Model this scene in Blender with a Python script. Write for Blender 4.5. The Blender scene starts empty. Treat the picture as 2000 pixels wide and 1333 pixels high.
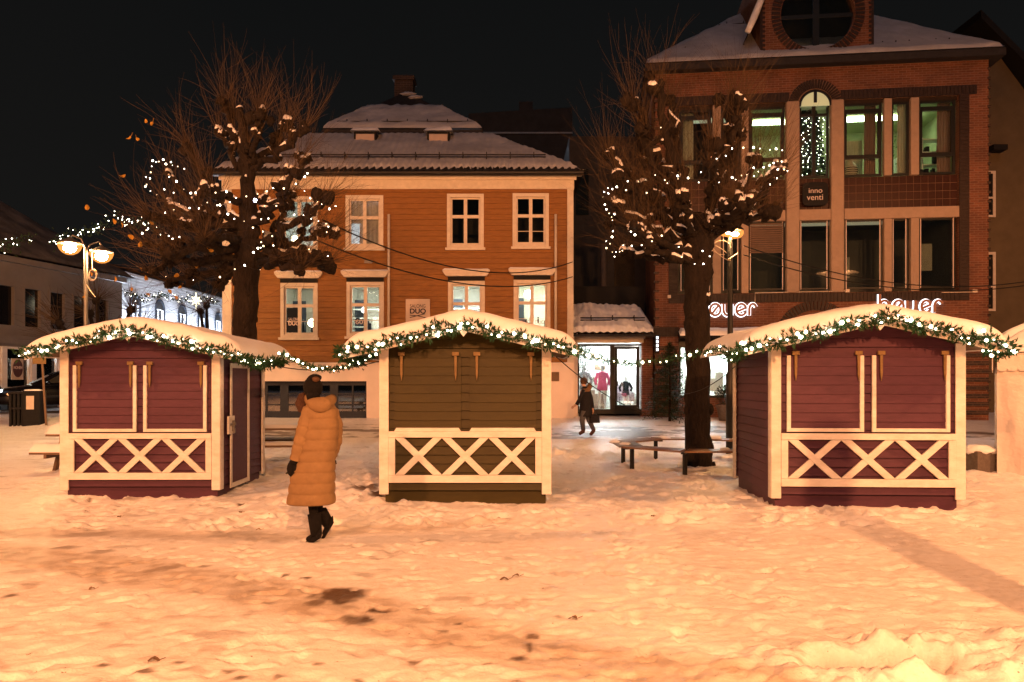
import bpy, bmesh, math, random
import numpy as np
from mathutils import Vector, Matrix, noise as mnoise
random.seed(7)
R = math.radians
scene = bpy.context.scene
COL = scene.collection

# ---------------------------------------------------------------- camera, sky, key lights, exposure
F = 1500.0            # focal length in pixels of a 2000 px wide frame
HZ = 742.0            # horizon row
CAMZ = 1.65
cd = bpy.data.cameras.new('camera'); cam = bpy.data.objects.new('camera', cd); COL.objects.link(cam)
cam.location = (0, 0, CAMZ); cam.rotation_euler = (R(90), 0, 0)
cd.sensor_width = 36; cd.lens = 27.0; cd.shift_y = (HZ-666.5)/2000; cd.clip_end = 900; cd.clip_start = 0.05
scene.camera = cam
scene.view_settings.view_transform = 'Standard'; scene.view_settings.look = 'None'
scene.view_settings.gamma = 1; scene.view_settings.exposure = 0.0
w = bpy.data.worlds.new('World'); scene.world = w; w.use_nodes = True
nt = w.node_tree; bg = nt.nodes['Background']
tc = nt.nodes.new('ShaderNodeTexCoord'); sep = nt.nodes.new('ShaderNodeSeparateXYZ')
rmp = nt.nodes.new('ShaderNodeValToRGB'); nz = nt.nodes.new('ShaderNodeTexNoise'); nz.inputs['Scale'].default_value = 2.2
add = nt.nodes.new('ShaderNodeMath'); add.operation = 'MULTIPLY_ADD'
nt.links.new(tc.outputs['Generated'], sep.inputs[0]); nt.links.new(tc.outputs['Generated'], nz.inputs['Vector'])
nt.links.new(nz.outputs[0], add.inputs[0]); add.inputs[1].default_value = 0.12; nt.links.new(sep.outputs['Z'], add.inputs[2])
nt.links.new(add.outputs[0], rmp.inputs[0]); nt.links.new(rmp.outputs[0], bg.inputs['Color'])
rmp.color_ramp.elements[0].position = 0.0; rmp.color_ramp.elements[0].color = (.0105, .0095, .0085, 1)
rmp.color_ramp.elements[1].position = 0.55; rmp.color_ramp.elements[1].color = (.0048, .0052, .0054, 1)
bg.inputs['Strength'].default_value = 1.0
SOD = (1.0, 0.39, 0.138)
def light(name, typ, loc, energy, color, size=.2, rot=None):
    l = bpy.data.lights.new(name, typ); l.energy = energy; l.color = color
    if typ == 'POINT': l.shadow_soft_size = size
    if typ == 'SUN': l.angle = size
    o = bpy.data.objects.new(name, l); COL.objects.link(o); o.location = loc
    if rot: o.rotation_euler = rot
    return o
# town glow from the sky behind the camera (weak, very soft)
light('sky_glow', 'SUN', (0, -10, 30), 0.19, (.70, .80, 1.0), R(35), (R(52), 0, R(-8)))
# sodium lamps behind the photographer, then two side lamps added for the mid ground
light('unseen_lamp_light', 'POINT', (2.9, -9.5, 8.0), 18500, SOD, .15)
light('unseen_lamp_light', 'POINT', (-6.5, -10.5, 8.0), 11500, (1.0, .35, .115), .15)
light('unseen_lamp_light', 'POINT', (14.0, 5.0, 7.6), 6500, SOD, .15)  # unseen side lamp, added to brighten the middle ground
light('unseen_lamp_light', 'POINT', (-13.5, 6.0, 7.6), 4800, (1.0, .37, .13), .15)  # second added side lamp, also outside the view

# ---------------------------------------------------------------- helpers
def P(px, py, Y):
    return Vector(((px-1000)/F*Y, Y, CAMZ+(HZ-py)/F*Y))
def tag(o, label=None, cat=None, group=None, kind=None):
    if label: o['label'] = label
    if cat: o['category'] = cat
    if group: o['group'] = group
    if kind: o['kind'] = kind
    return o
def empty(name, loc=(0,0,0), rz=0, label=None, cat=None, group=None, parent=None):
    o = bpy.data.objects.new(name, None); COL.objects.link(o); o.location = loc; o.rotation_euler = (0, 0, rz)
    o.empty_display_size = .2
    if parent: o.parent = parent
    return tag(o, label, cat, group)
class MB:
    def __init__(s): s.v = []; s.f = []
    def add(s, vs, fs):
        b = len(s.v); s.v.extend([tuple(v) for v in vs]); s.f.extend([tuple(i+b for i in f) for f in fs]); return s
    def box(s, x0, x1, y0, y1, z0, z1):
        return s.add([(x0,y0,z0),(x1,y0,z0),(x1,y1,z0),(x0,y1,z0),(x0,y0,z1),(x1,y0,z1),(x1,y1,z1),(x0,y1,z1)],
                     [(0,3,2,1),(4,5,6,7),(0,1,5,4),(1,2,6,5),(2,3,7,6),(3,0,4,7)])
    def quad(s, a, b, c, d): return s.add([a,b,c,d], [(0,1,2,3)])
    def prism(s, poly, y0, y1, ax='y'):
        n = len(poly)
        def m(p, t):
            return (p[0], t, p[1]) if ax == 'y' else ((t, p[0], p[1]) if ax == 'x' else (p[0], p[1], t))
        vs = [m(p, y0) for p in poly]+[m(p, y1) for p in poly]
        fs = [tuple(range(n)), tuple(range(2*n-1, n-1, -1))]+[(i, i+n, (i+1) % n+n, (i+1) % n) for i in range(n)]
        return s.add(vs, fs)
    def bar(s, a, b, w, h=None):       # rectangular bar between points
        a = Vector(a); b = Vector(b); h = h or w; d = (b-a).normalized()
        u = Vector((0,0,1)) if abs(d.z) < .95 else Vector((1,0,0))
        x = d.cross(u).normalized()*w/2; y = x.cross(d).normalized()*h/2
        return s.add([a-x-y,a+x-y,a+x+y,a-x+y,b-x-y,b+x-y,b+x+y,b-x+y], [(0,3,2,1),(4,5,6,7),(0,1,5,4),(1,2,6,5),(2,3,7,6),(3,0,4,7)])
    def tube(s, path, rad, n=8, jit=0, cap=True):
        path = [Vector(p) for p in path]; k = len(path)
        if not hasattr(rad, '__len__'): rad = [rad]*k
        vs = []; ref = Vector((.13, .21, .97)).normalized()
        for i, p in enumerate(path):
            d = (path[min(i+1, k-1)]-path[max(i-1, 0)]).normalized()
            if i == 0:
                x = d.cross(ref)
                if x.length < .1: x = d.cross(Vector((1, 0, 0)))
                x.normalize()
            else:
                x = (x-d*x.dot(d)).normalized()
            y = d.cross(x)
            for j in range(n):
                a = 2*math.pi*j/n; r = rad[i]
                if jit: r *= 1+jit*(mnoise.noise(Vector((math.cos(a)*2, math.sin(a)*2, 0))+p*3.1))
                vs.append(p+x*math.cos(a)*r+y*math.sin(a)*r)
        fs = [(i*n+j, i*n+(j+1) % n, (i+1)*n+(j+1) % n, (i+1)*n+j) for i in range(k-1) for j in range(n)]
        if cap: fs += [tuple(reversed(range(n))), tuple((k-1)*n+j for j in range(n))]
        return s.add(vs, fs)
    def loft(s, rings, cap=True):
        n = len(rings[0]); vs = [v for r in rings for v in r]
        fs = [(i*n+j, i*n+(j+1) % n, (i+1)*n+(j+1) % n, (i+1)*n+j) for i in range(len(rings)-1) for j in range(n)]
        if cap: fs += [tuple(reversed(range(n))), tuple((len(rings)-1)*n+j for j in range(n))]
        return s.add(vs, fs)
    def lathe(s, prof, c=(0,0,0), n=20, cap=True):
        return s.loft([[(c[0]+r*math.cos(2*math.pi*j/n), c[1]+r*math.sin(2*math.pi*j/n), c[2]+z) for j in range(n)] for r, z in prof], cap)
    def ball(s, c, r, sc=(1,1,1), nu=12, nv=8, jit=0, fq=4, seed=0):
        rings = []
        for i in range(nv+1):
            t = math.pi*i/nv; ring = []
            for j in range(nu):
                a = 2*math.pi*j/nu
                d = Vector((math.sin(t)*math.cos(a), math.sin(t)*math.sin(a), -math.cos(t)))
                k = r*(1+(jit*mnoise.noise(d*fq+Vector((seed*3.7, seed*1.3, c[0]))) if jit else 0))
                if i in (0, nv): k = r; 
                ring.append((c[0]+d.x*k*sc[0], c[1]+d.y*k*sc[1], c[2]+d.z*k*sc[2]))
            rings.append(ring)
        return s.loft(rings, False)
    def grid(s, fn, nu, nv):
        vs = [fn(i/nu, j/nv) for j in range(nv+1) for i in range(nu+1)]
        fs = [(j*(nu+1)+i, j*(nu+1)+i+1, (j+1)*(nu+1)+i+1, (j+1)*(nu+1)+i) for j in range(nv) for i in range(nu)]
        return s.add(vs, fs)
    def ribbon(s, pts, w, y0, y1):   # flat stroke in the xz plane, thickness y0..y1
        k = len(pts); L = []; Rr = []
        closed = (abs(pts[0][0]-pts[-1][0])+abs(pts[0][1]-pts[-1][1])) < 1e-6
        for i in range(k):
            a = pts[i-1] if i > 0 else (pts[-2] if closed else pts[0])
            b = pts[i+1] if i < k-1 else (pts[1] if closed else pts[-1])
            dx, dz = b[0]-a[0], b[1]-a[1]; l = math.hypot(dx, dz) or 1; nx, nz_ = -dz/l*w/2, dx/l*w/2
            L.append((pts[i][0]+nx, pts[i][1]+nz_)); Rr.append((pts[i][0]-nx, pts[i][1]-nz_))
        vs = []
        for i in range(k):
            vs += [(L[i][0], y0, L[i][1]), (Rr[i][0], y0, Rr[i][1]), (Rr[i][0], y1, Rr[i][1]), (L[i][0], y1, L[i][1])]
        fs = [(0,1,2,3), tuple(4*(k-1)+q for q in (3,2,1,0))]
        for i in range(k-1):
            for q in range(4): fs.append((4*i+q, 4*i+4+q, 4*i+4+(q+1) % 4, 4*i+(q+1) % 4))
        return s.add(vs, fs)
    def xf(s, M, start=0):
        for i in range(start, len(s.v)): s.v[i] = tuple(M @ Vector(s.v[i]))
        return s
    def build(s, name, mat, parent=None, smooth=False, bevel=0, fix=True):
        me = bpy.data.meshes.new(name); me.from_pydata(s.v, [], s.f); 
        if fix:
            bm = bmesh.new(); bm.from_mesh(me); bmesh.ops.recalc_face_normals(bm, faces=bm.faces); bm.to_mesh(me); bm.free()
        me.materials.append(mat)
        if smooth: me.shade_smooth()
        o = bpy.data.objects.new(name, me); COL.objects.link(o)
        if parent: o.parent = parent
        if bevel:
            m = o.modifiers.new('b', 'BEVEL'); m.width = bevel; m.segments = 2; m.limit_method = 'ANGLE'
        return o
def copy_tree(o, parent=None):
    c = o.copy(); COL.objects.link(c); c.parent = parent
    for ch in list(o.children): copy_tree(ch, c)
    return c
def text_obj(name, s, mat, parent, loc, width=None, height=None, rot=(R(90),0,0), extrude=.004, bold=0):
    cu = bpy.data.curves.new(name, 'FONT'); cu.body = s; cu.align_x = 'CENTER'; cu.align_y = 'CENTER'; cu.extrude = extrude; cu.size = 1
    cu.offset = bold; cu.space_line = .8
    t = bpy.data.objects.new(name, cu); COL.objects.link(t)
    dg = bpy.context.evaluated_depsgraph_get(); me = bpy.data.meshes.new_from_object(t.evaluated_get(dg)); me.name = name
    bpy.data.objects.remove(t)
    xs = [v.co.x for v in me.vertices]; ys = [v.co.y for v in me.vertices]
    sx = width/(max(xs)-min(xs)) if width else None; sy = height/(max(ys)-min(ys)) if height else None
    sx = sx or sy; sy = sy or sx
    for v in me.vertices: v.co.x *= sx; v.co.y *= sy
    me.materials.clear(); me.materials.append(mat)
    o = bpy.data.objects.new(name, me); COL.objects.link(o); o.parent = parent; o.location = loc; o.rotation_euler = rot
    return o

# ---------------------------------------------------------------- materials
def newmat(name):
    m = bpy.data.materials.new(name); m.use_nodes = True; return m, m.node_tree, m.node_tree.nodes['Principled BSDF']
def mat(name, c, rough=.6, var=.25, scale=6, bump=.15, bscale=40, stretch=(1,1,1), metal=0, c2=None, spec=.22, sss=0, bdist=.01):
    m, t, b = newmat(name); N = t.nodes; L = t.links
    tcn = N.new('ShaderNodeTexCoord'); mp = N.new('ShaderNodeMapping'); mp.inputs['Scale'].default_value = stretch
    L.new(tcn.outputs['Object'], mp.inputs[0])
    n1 = N.new('ShaderNodeTexNoise'); n1.inputs['Scale'].default_value = scale; n1.inputs['Detail'].default_value = 6; n1.inputs['Roughness'].default_value = .65
    L.new(mp.outputs[0], n1.inputs['Vector'])
    rp = N.new('ShaderNodeValToRGB'); rp.color_ramp.elements[0].position = .3; rp.color_ramp.elements[1].position = .72
    d = c2 or tuple(x*(1-var) for x in c)
    rp.color_ramp.elements[0].color = (*d, 1); rp.color_ramp.elements[1].color = (*c, 1)
    L.new(n1.outputs[0], rp.inputs[0]); L.new(rp.outputs[0], b.inputs['Base Color'])
    b.inputs['Roughness'].default_value = rough; b.inputs['Metallic'].default_value = metal
    b.inputs['Specular IOR Level'].default_value = spec
    if bump:
        n2 = N.new('ShaderNodeTexNoise'); n2.inputs['Scale'].default_value = bscale; n2.inputs['Detail'].default_value = 5
        L.new(mp.outputs[0], n2.inputs['Vector']); bp = N.new('ShaderNodeBump'); bp.inputs['Strength'].default_value = bump; bp.inputs['Distance'].default_value = bdist
        L.new(n2.outputs[0], bp.inputs['Height']); L.new(bp.outputs[0], b.inputs['Normal'])
    return m
def emit(name, c, s):
    m, t, b = newmat(name); b.inputs['Base Color'].default_value = (*c, 1)
    b.inputs['Emission Color'].default_value = (*c, 1); b.inputs['Emission Strength'].default_value = s; return m
def glass(name, tint=(.9,.95,.95), refl=.12, rough=.02):
    m = bpy.data.materials.new(name); m.use_nodes = True; t = m.node_tree; N = t.nodes; N.clear(); L = t.links
    o = N.new('ShaderNodeOutputMaterial'); mx = N.new('ShaderNodeMixShader'); a = N.new('ShaderNodeBsdfTransparent'); g = N.new('ShaderNodeBsdfGlossy')
    a.inputs[0].default_value = (*tint, 1); g.inputs['Roughness'].default_value = rough
    fr = N.new('ShaderNodeFresnel'); fr.inputs[0].default_value = 1.5; ad = N.new('ShaderNodeMath'); ad.operation = 'ADD'; ad.inputs[1].default_value = refl-.04
    L.new(fr.outputs[0], ad.inputs[0]); L.new(ad.outputs[0], mx.inputs[0]); L.new(a.outputs[0], mx.inputs[1]); L.new(g.outputs[0], mx.inputs[2]); L.new(mx.outputs[0], o.inputs[0])
    return m
def brick(name, c1, c2, mortar, scale=1.0, bw=.24, rh=.075):
    m, t, b = newmat(name); N = t.nodes; L = t.links
    tcn = N.new('ShaderNodeTexCoord'); sp = N.new('ShaderNodeSeparateXYZ'); cb = N.new('ShaderNodeCombineXYZ'); ad = N.new('ShaderNodeMath'); ad.operation = 'ADD'
    L.new(tcn.outputs['Object'], sp.inputs[0]); L.new(sp.outputs['X'], ad.inputs[0]); L.new(sp.outputs['Y'], ad.inputs[1]); L.new(ad.outputs[0], cb.inputs['X']); L.new(sp.outputs['Z'], cb.inputs['Y'])
    bt = N.new('ShaderNodeTexBrick'); L.new(cb.outputs[0], bt.inputs['Vector'])
    bt.inputs['Scale'].default_value = 1; bt.inputs['Brick Width'].default_value = bw; bt.inputs['Row Height'].default_value = rh; bt.inputs['Mortar Size'].default_value = .009
    bt.inputs['Mortar Smooth'].default_value = .2; bt.inputs['Bias'].default_value = 0
    bt.inputs['Color1'].default_value = (*c1, 1); bt.inputs['Color2'].default_value = (*c2, 1); bt.inputs['Mortar'].default_value = (*mortar, 1)
    ns = N.new('ShaderNodeTexNoise'); ns.inputs['Scale'].default_value = 1.3; ns.inputs['Detail'].default_value = 7; L.new(tcn.outputs['Object'], ns.inputs['Vector'])
    rp = N.new('ShaderNodeValToRGB'); rp.color_ramp.elements[0].position = .3; rp.color_ramp.elements[0].color = (.55,.55,.55,1); rp.color_ramp.elements[1].position = .7
    mx = N.new('ShaderNodeMixRGB'); mx.blend_type = 'MULTIPLY'; mx.inputs[0].default_value = 1
    L.new(ns.outputs[0], rp.inputs[0]); L.new(bt.outputs['Color'], mx.inputs[1]); L.new(rp.outputs[0], mx.inputs[2]); L.new(mx.outputs[0], b.inputs['Base Color'])
    bp = N.new('ShaderNodeBump'); bp.inputs['Strength'].default_value = .6; bp.inputs['Distance'].default_value = .01; bp.invert = True
    L.new(bt.outputs['Fac'], bp.inputs['Height']); L.new(bp.outputs[0], b.inputs['Normal']); b.inputs['Roughness'].default_value = .85
    return m
M = {}
M['burg'] = mat('burgundy_paint', (.086,.031,.058), .5, .3, 5, .25, 60, (1,1,5))
M['olive'] = mat('olive_paint', (.044,.034,.006), .5, .3, 5, .25, 60, (1,1,5))
M['white'] = mat('white_paint', (.76,.75,.74), .5, .18, 4, .25, 50, (1,1,2.5), c2=(.56,.53,.49))
M['peg'] = mat('raw_pine', (.24,.16,.07), .6, .35, 20, .2, 60)
M['roofwood'] = mat('roof_boards', (.16,.11,.07), .8, .4, 8)
M['snow'] = mat('snow', (.84,.85,.88), .65, .06, 3, .45, 26, bdist=.02)
M['dimsnow'] = mat('dimmed_roof_snow', (.46,.47,.52), .75, .35, 1.2, .35, 14, bdist=.03)  # roof snow, darkened in its colour to suit the weak light there
M['roofsnow'] = mat('roof_snow', (.80,.82,.87), .7, .10, 1.5, .35, 14, bdist=.03)
M['bark'] = mat('bark', (.024,.017,.012), .95, .55, 7, 1.0, 22, (1,1,.35), c2=(.007,.005,.004), bdist=.06)
M['twig'] = mat('twig_bark', (.075,.048,.025), .8, .4, 9, 0)
M['leaf'] = mat('autumn_leaf', (.42,.23,.03), .6, .5, 30, 0)
M['fir'] = mat('fir_needles', (.030,.085,.030), .6, .5, 25, 0, c2=(.010,.038,.014))
M['spruce'] = mat('spruce_needles', (.020,.044,.018), .7, .6, 12, 0)
M['bulb'] = emit('led_bulb', (1.0,.90,.62), 20)
M['bulbd'] = emit('led_bulb_faint', (1.0,.80,.48), 5)
M['bulbw'] = emit('led_bulb_cool', (1.0,.92,.74), 22)
M['bulbblue'] = emit('led_bulb_blue', (.62,.66,1.0), 60)
M['sod'] = emit('sodium_lens', (1.0,.55,.22), 1400)
M['sod2'] = emit('sodium_lens_dim', (1.0,.50,.18), 3200)
M['black'] = mat('black_steel', (.015,.015,.016), .4, .3, 10, .1)
M['blackm'] = mat('black_matte', (.012,.012,.013), .8, .3, 10, .1)
M['pole'] = mat('grey_steel', (.22,.21,.20), .35, .3, 8, .1, metal=.6)
M['ochre'] = mat('ochre_siding', (.275,.122,.032), .6, .35, 3, .2, 50, (1,1,6))
M['trim'] = mat('cream_trim', (.62,.55,.47), .55, .2, 6, .15)
M['plaster'] = mat('pale_plaster', (.78,.68,.62), .85, .12, 1.4, .3, 30)
M['tile'] = mat('dark_roof_tile', (.030,.028,.030), .7, .4, 5, .3)
M['darkwall'] = mat('dark_facade', (.035,.033,.033), .8, .4, 2, .2)
M['brick'] = brick('red_brick', (.190,.066,.033), (.125,.041,.021), (.22,.13,.085))
M['darkbrick'] = brick('dark_clinker', (.050,.028,.020), (.030,.018,.014), (.12,.075,.05))
M['soldier'] = mat('dark_soldier_brick', (.035,.022,.018), .55, .5, 10, .3)
M['mortarlite'] = mat('pale_mortar', (.24,.15,.10), .85, .3, 10, .2)
M['concrete'] = mat('pink_concrete', (.35,.26,.20), .85, .2, 5, .35, 60)
M['wtile'] = mat('brown_glazed_tile', (.040,.014,.010), .3, .4, 6, .1)
M['frameblk'] = mat('black_window_frame', (.012,.013,.012), .4, .3, 8, 0)
M['glass'] = glass('window_glass')
M['glassd'] = glass('dark_window_glass', (.75,.8,.78), .16)
M['room'] = mat('room_wall', (.70,.70,.64), .8, .12, 3, 0)
M['roomg'] = mat('office_wall', (.42,.46,.27), .8, .2, 2, 0)
M['roomd'] = mat('unlit_room', (.05,.045,.04), .8, .4, 3, 0)
M['curtain'] = mat('curtain_cloth', (.62,.62,.50), .8, .3, 3, .2, 20, (8,8,.5))
M['curtainr'] = mat('rosy_curtain_cloth', (.36,.24,.19), .8, .3, 3, .2, 20, (8,8,.5))
M['coat'] = mat('mustard_coat', (.235,.150,.072), .65, .22, 9, .5, 16, bdist=.02)
M['coatd'] = mat('coat_seam', (.26,.11,.03), .8, .3, 9, .3)
M['fur'] = mat('fur_trim', (.10,.05,.032), .95, .55, 40, 1.0, 90, bdist=.03)
M['furd'] = mat('tan_fur_trim', (.30,.17,.09), .95, .55, 40, 1.0, 90, bdist=.03)
M['knit'] = mat('black_knit', (.006,.0055,.006), .95, .4, 40, .6, 90)
M['navy'] = mat('dark_coat', (.014,.013,.017), .85, .4, 20, .3)
M['jeans'] = mat('grey_jeans', (.085,.085,.095), .85, .3, 20, .3)
M['boot'] = mat('brown_boot', (.085,.042,.028), .5, .4, 20, .2)
M['skin'] = mat('skin', (.50,.31,.22), .55, .12, 12, .1)
M['hair'] = mat('brown_hair', (.10,.05,.025), .6, .5, 30, .4, 60, (1,1,.3))
M['mann'] = mat('white_mannequin', (.78,.78,.78), .35, .05, 5, 0)
M['pink'] = mat('pink_fabric', (.72,.13,.24), .7, .25, 12, .3)
M['print'] = mat('black_white_print', (.70,.70,.72), .7, 0, 30, 0, c2=(.02,.02,.03))
M['greywood'] = mat('weathered_wood', (.20,.13,.085), .6, .4, 6, .3, 40, (1,8,1))
M['wetwood'] = mat('wet_bench_wood', (.26,.15,.085), .28, .4, 6, .25, 40, (3,3,1))
M['mesh'] = mat('galvanised_mesh', (.30,.28,.26), .35, .5, 60, .5, 80, metal=.7)
M['tarp'] = mat('white_tarpaulin', (.66,.60,.58), .5, .12, 2, .5, 5, bdist=.08)
M['stone'] = mat('granite_block', (.14,.115,.10), .85, .4, 14, .5)
M['car'] = mat('black_car_paint', (.008,.008,.010), .12, .2, 4, 0, spec=.6)
M['tyre'] = mat('tyre_rubber', (.015,.015,.015), .9, .3, 20, .2)
M['head'] = emit('car_headlight', (.75,.90,1.0), 2.2)
M['greyhouse'] = mat('grey_render', (.20,.19,.185), .85, .2, 1.5, .3)
M['whitewall'] = mat('white_boarding', (.75,.77,.80), .7, .12, 2, .2, 30, (1,1,6))
M['signg'] = mat('sign_plate', (.52,.42,.36), .5, .1, 6, 0)
M['ink'] = mat('dark_ink', (.02,.02,.035), .6, 0, 6, 0)
M['paper'] = mat('paper', (.62,.52,.44), .8, .2, 8, 0)
M['letter'] = mat('bronze_letter', (.33,.17,.11), .5, .2, 8, 0)
M['halo'] = emit('letter_backlight', (.80,.90,1.0), 2.2)
M['cable'] = mat('black_cable', (.01,.01,.01), .6, .2, 10, 0)
M['whitecable'] = mat('white_cable', (.65,.55,.45), .5, .2, 10, 0)
M['shelf'] = mat('white_shelf', (.72,.74,.66), .5, .1, 5, 0)
M['bluegrey'] = mat('bluegrey_frame', (.022,.030,.045), .5, .2, 5, 0)
M['text_w'] = mat('pale_lettering', (.62,.52,.50), .6, .05, 5, 0)

def glow_glass(name, c, s_, op):
    m = bpy.data.materials.new(name); m.use_nodes = True; t = m.node_tree; t.nodes.clear(); o = t.nodes.new('ShaderNodeOutputMaterial'); mx = t.nodes.new('ShaderNodeMixShader'); a = t.nodes.new('ShaderNodeBsdfTransparent'); e = t.nodes.new('ShaderNodeEmission')
    e.inputs[0].default_value = (*c, 1); e.inputs[1].default_value = s_; mx.inputs[0].default_value = op
    t.links.new(a.outputs[0], mx.inputs[1]); t.links.new(e.outputs[0], mx.inputs[2]); t.links.new(mx.outputs[0], o.inputs[0]); return m
M['bowl'] = glow_glass('orange_halo_glass', (1.0, .34, .07), 1.7, .55)  # lamp glass with the bulb's orange halo put in as emission
# ---------------------------------------------------------------- ground
def _h(i, j, s):
    n = (i.astype(np.int64)*374761393 + j.astype(np.int64)*668265263 + s*974634777) & 0xffffffff
    n = ((n ^ (n >> 13))*1274126177) & 0xffffffff
    return ((n ^ (n >> 16)) & 0xffff)/65535.0
def vn(x, y, s=0):
    xi = np.floor(x); yi = np.floor(y); fx = x-xi; fy = y-yi; fx = fx*fx*(3-2*fx); fy = fy*fy*(3-2*fy)
    a = _h(xi, yi, s); b = _h(xi+1, yi, s); c = _h(xi, yi+1, s); d = _h(xi+1, yi+1, s)
    return (a*(1-fx)+b*fx)*(1-fy)+(c*(1-fx)+d*fx)*fy-.5
def fbm(x, y, s=0, o=4, r=.5):
    t = 0; a = 1
    for k in range(o): t = t+a*vn(x*2**k+k*17.3, y*2**k-k*9.1, s+k); a *= r
    return t
def sm(a, b, t):
    t = np.clip((t-a)/(b-a), 0, 1); return t*t*(3-2*t)
def gbase(x, y):
    x = np.asarray(x, float); y = np.asarray(y, float)
    return .40*sm(19, 25.5, y)-.10*np.exp(-((x+5)**2+(y-10.6)**2)/7.0)
def gz(x, y): return float(gbase(x, y))
def axis(parts):
    out = [parts[0][0]]
    for a, b, s0, s1 in parts:
        t = a
        while t < b-1e-6:
            k = (t-a)/(b-a); t += s0+(s1-s0)*k; out.append(min(t, b))
    return np.array(sorted(set(np.round(out, 4))))
xr = axis([(0, 4.5, .027, .032), (4.5, 9, .032, .08), (9, 24, .08, .35), (24, 400, .5, 60)])
xs = np.concatenate([-xr[::-1][:-1], xr])
ys = axis([(-60, 3.2, 6, .5), (3.2, 3.9, .1, .03), (3.9, 6.5, .02, .03), (6.5, 13, .03, .06), (13, 30, .07, .16), (30, 60, .3, 2), (60, 600, 3, 80)])
X, Yg = np.meshgrid(xs, ys)
near = 1-sm(14, 30, Yg)
Z = gbase(X, Yg)
def seg_d(ax, ay, bx, by):
    dx, dy = bx-ax, by-ay; t = np.clip(((X-ax)*dx+(Yg-ay)*dy)/(dx*dx+dy*dy), 0, 1)
    return np.hypot(X-ax-t*dx, Yg-ay-t*dy)
lane = np.minimum.reduce([seg_d(-6.5, 7.9, -4.0, 7.0), seg_d(-4.0, 7.0, -1.5, 5.7), seg_d(-1.5, 5.7, 0, 4.8), seg_d(0, 4.8, 1.2, 4.0)])
lanem = 1-sm(.22, .50, lane+.12*fbm(X*2, Yg*2, 5))
lane2 = np.minimum.reduce([seg_d(-9, 9.0, -2.4, 8.1), seg_d(-2.4, 8.1, -.2, 9.0)])
lanem2 = .7*(1-sm(.10, .4, lane2+.2*fbm(X*2, Yg*2, 15)))
pack = np.clip(lanem+lanem2, 0, 1)
Z = Z+.045*fbm(X/2.2, Yg/2.2, 1, 3)*(1-.5*near*0)
rough_m = (1-.8*pack)*(.25+.75*near)*(.35+.75*sm(-.12, .22, fbm(X/.8, Yg/.55, 91, 3)))
Z = Z+rough_m*(.012*fbm(X/.36, Yg/.30, 2, 3)+.009*np.abs(fbm(X/.085, Yg/.070, 3, 3)))
Z = Z+(.25+.75*rough_m)*(.006*fbm(X/.055, Yg/.045, 8, 2)+.010*sm(.16,.36,fbm(X/.17, Yg/.12, 95, 3)))*near
# ploughed, trodden chunks around stalls and behind them
chunk = np.exp(-(((X+2.3)/1.1)**2+((Yg-12.0)/2.3)**2))+.8*np.exp(-(((X-1.1)/1.2)**2+((Yg-16.8)/.8)**2))*1.6+.25*np.exp(-(((X-.4)/1.2)**2+((Yg-9.2)/.5)**2))
chunk = chunk+.8*np.exp(-(((Yg-24.0)/1.7)**2))*(1-sm(-13.5, -11.5, X))+.5*np.exp(-(((X-8.0)/1.5)**2+((Yg-12.5)/2)**2))
chunk = chunk+.2*np.exp(-(((X-4.4)/1.6)**2+((Yg-9.2)/.22)**2))+.18*np.exp(-(((X+.6)/1.6)**2+((Yg-9.65)/.22)**2))+.18*np.exp(-(((X+5.2)/1.6)**2+((Yg-10.7)/.22)**2))
Z = Z+chunk*(.04+.20*np.abs(fbm(X/.50, Yg/.45, 21, 3))+.09*np.abs(fbm(X/.19, Yg/.18, 22, 2)))
# bank of shovelled snow at the lower right
bk = np.exp(-(((X-2.45)/1.25)**4))*np.exp(-((np.maximum(Yg-4.45-.12*(X-2.2), 0)/.36)**2))*sm(4.02, 4.26, Yg+.30*np.abs(fbm(X/.22, Yg/.20, 31, 3))-.06*(X-2.2))
Z = Z+bk*(.05+.15*np.abs(fbm(X/.22, Yg/.19, 32, 4))+.05*np.abs(fbm(X/.07, Yg/.06, 33, 3)))
bare = np.exp(-(((X-2.12)/.42)**4+((Yg-4.34+.05*fbm(X/.12, Yg/.1, 77, 2))/.12)**4))
Z = Z-bare*bk*.20
Z = Z-.07*bare
rnd = random.Random(3)
def dent(cx, cy, rx, ry, ang, dep, rim=.35):
    R0 = max(rx, ry)*2.2
    i0, i1 = np.searchsorted(xs, [cx-R0, cx+R0]); j0, j1 = np.searchsorted(ys, [cy-R0, cy+R0])
    if i1 <= i0 or j1 <= j0: return
    x = X[j0:j1, i0:i1]-cx; y = Yg[j0:j1, i0:i1]-cy; c, s_ = math.cos(ang), math.sin(ang)
    d = ((x*c+y*s_)/rx)**2+((-x*s_+y*c)/ry)**2
    Z[j0:j1, i0:i1] += -dep*np.exp(-d*d)+dep*rim*np.exp(-(np.sqrt(d)-1.35)**2*9)
for k in range(2600):
    cy = 3.9+(rnd.random()**1.3)*11; cx = rnd.uniform(-.8, .8)*cy
    if abs(cx) > 8.5: continue
    big = rnd.random() < .35
    dent(cx, cy, rnd.uniform(.035, .05) if big else rnd.uniform(.02, .04), rnd.uniform(.10, .15) if big else rnd.uniform(.03, .08),
         rnd.uniform(-1.8, 1.8), rnd.uniform(.008, .017) if big else rnd.uniform(.003, .009), .2)
for k in range(1500):
    cy = rnd.uniform(8.6, 19); cx = rnd.uniform(-.62, .62)*cy
    if abs(cx) > 8.6: continue
    dent(cx, cy, rnd.uniform(.06, .10), rnd.uniform(.10, .19), rnd.uniform(-1.8, 1.8), rnd.uniform(.012, .045), .55)
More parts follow.
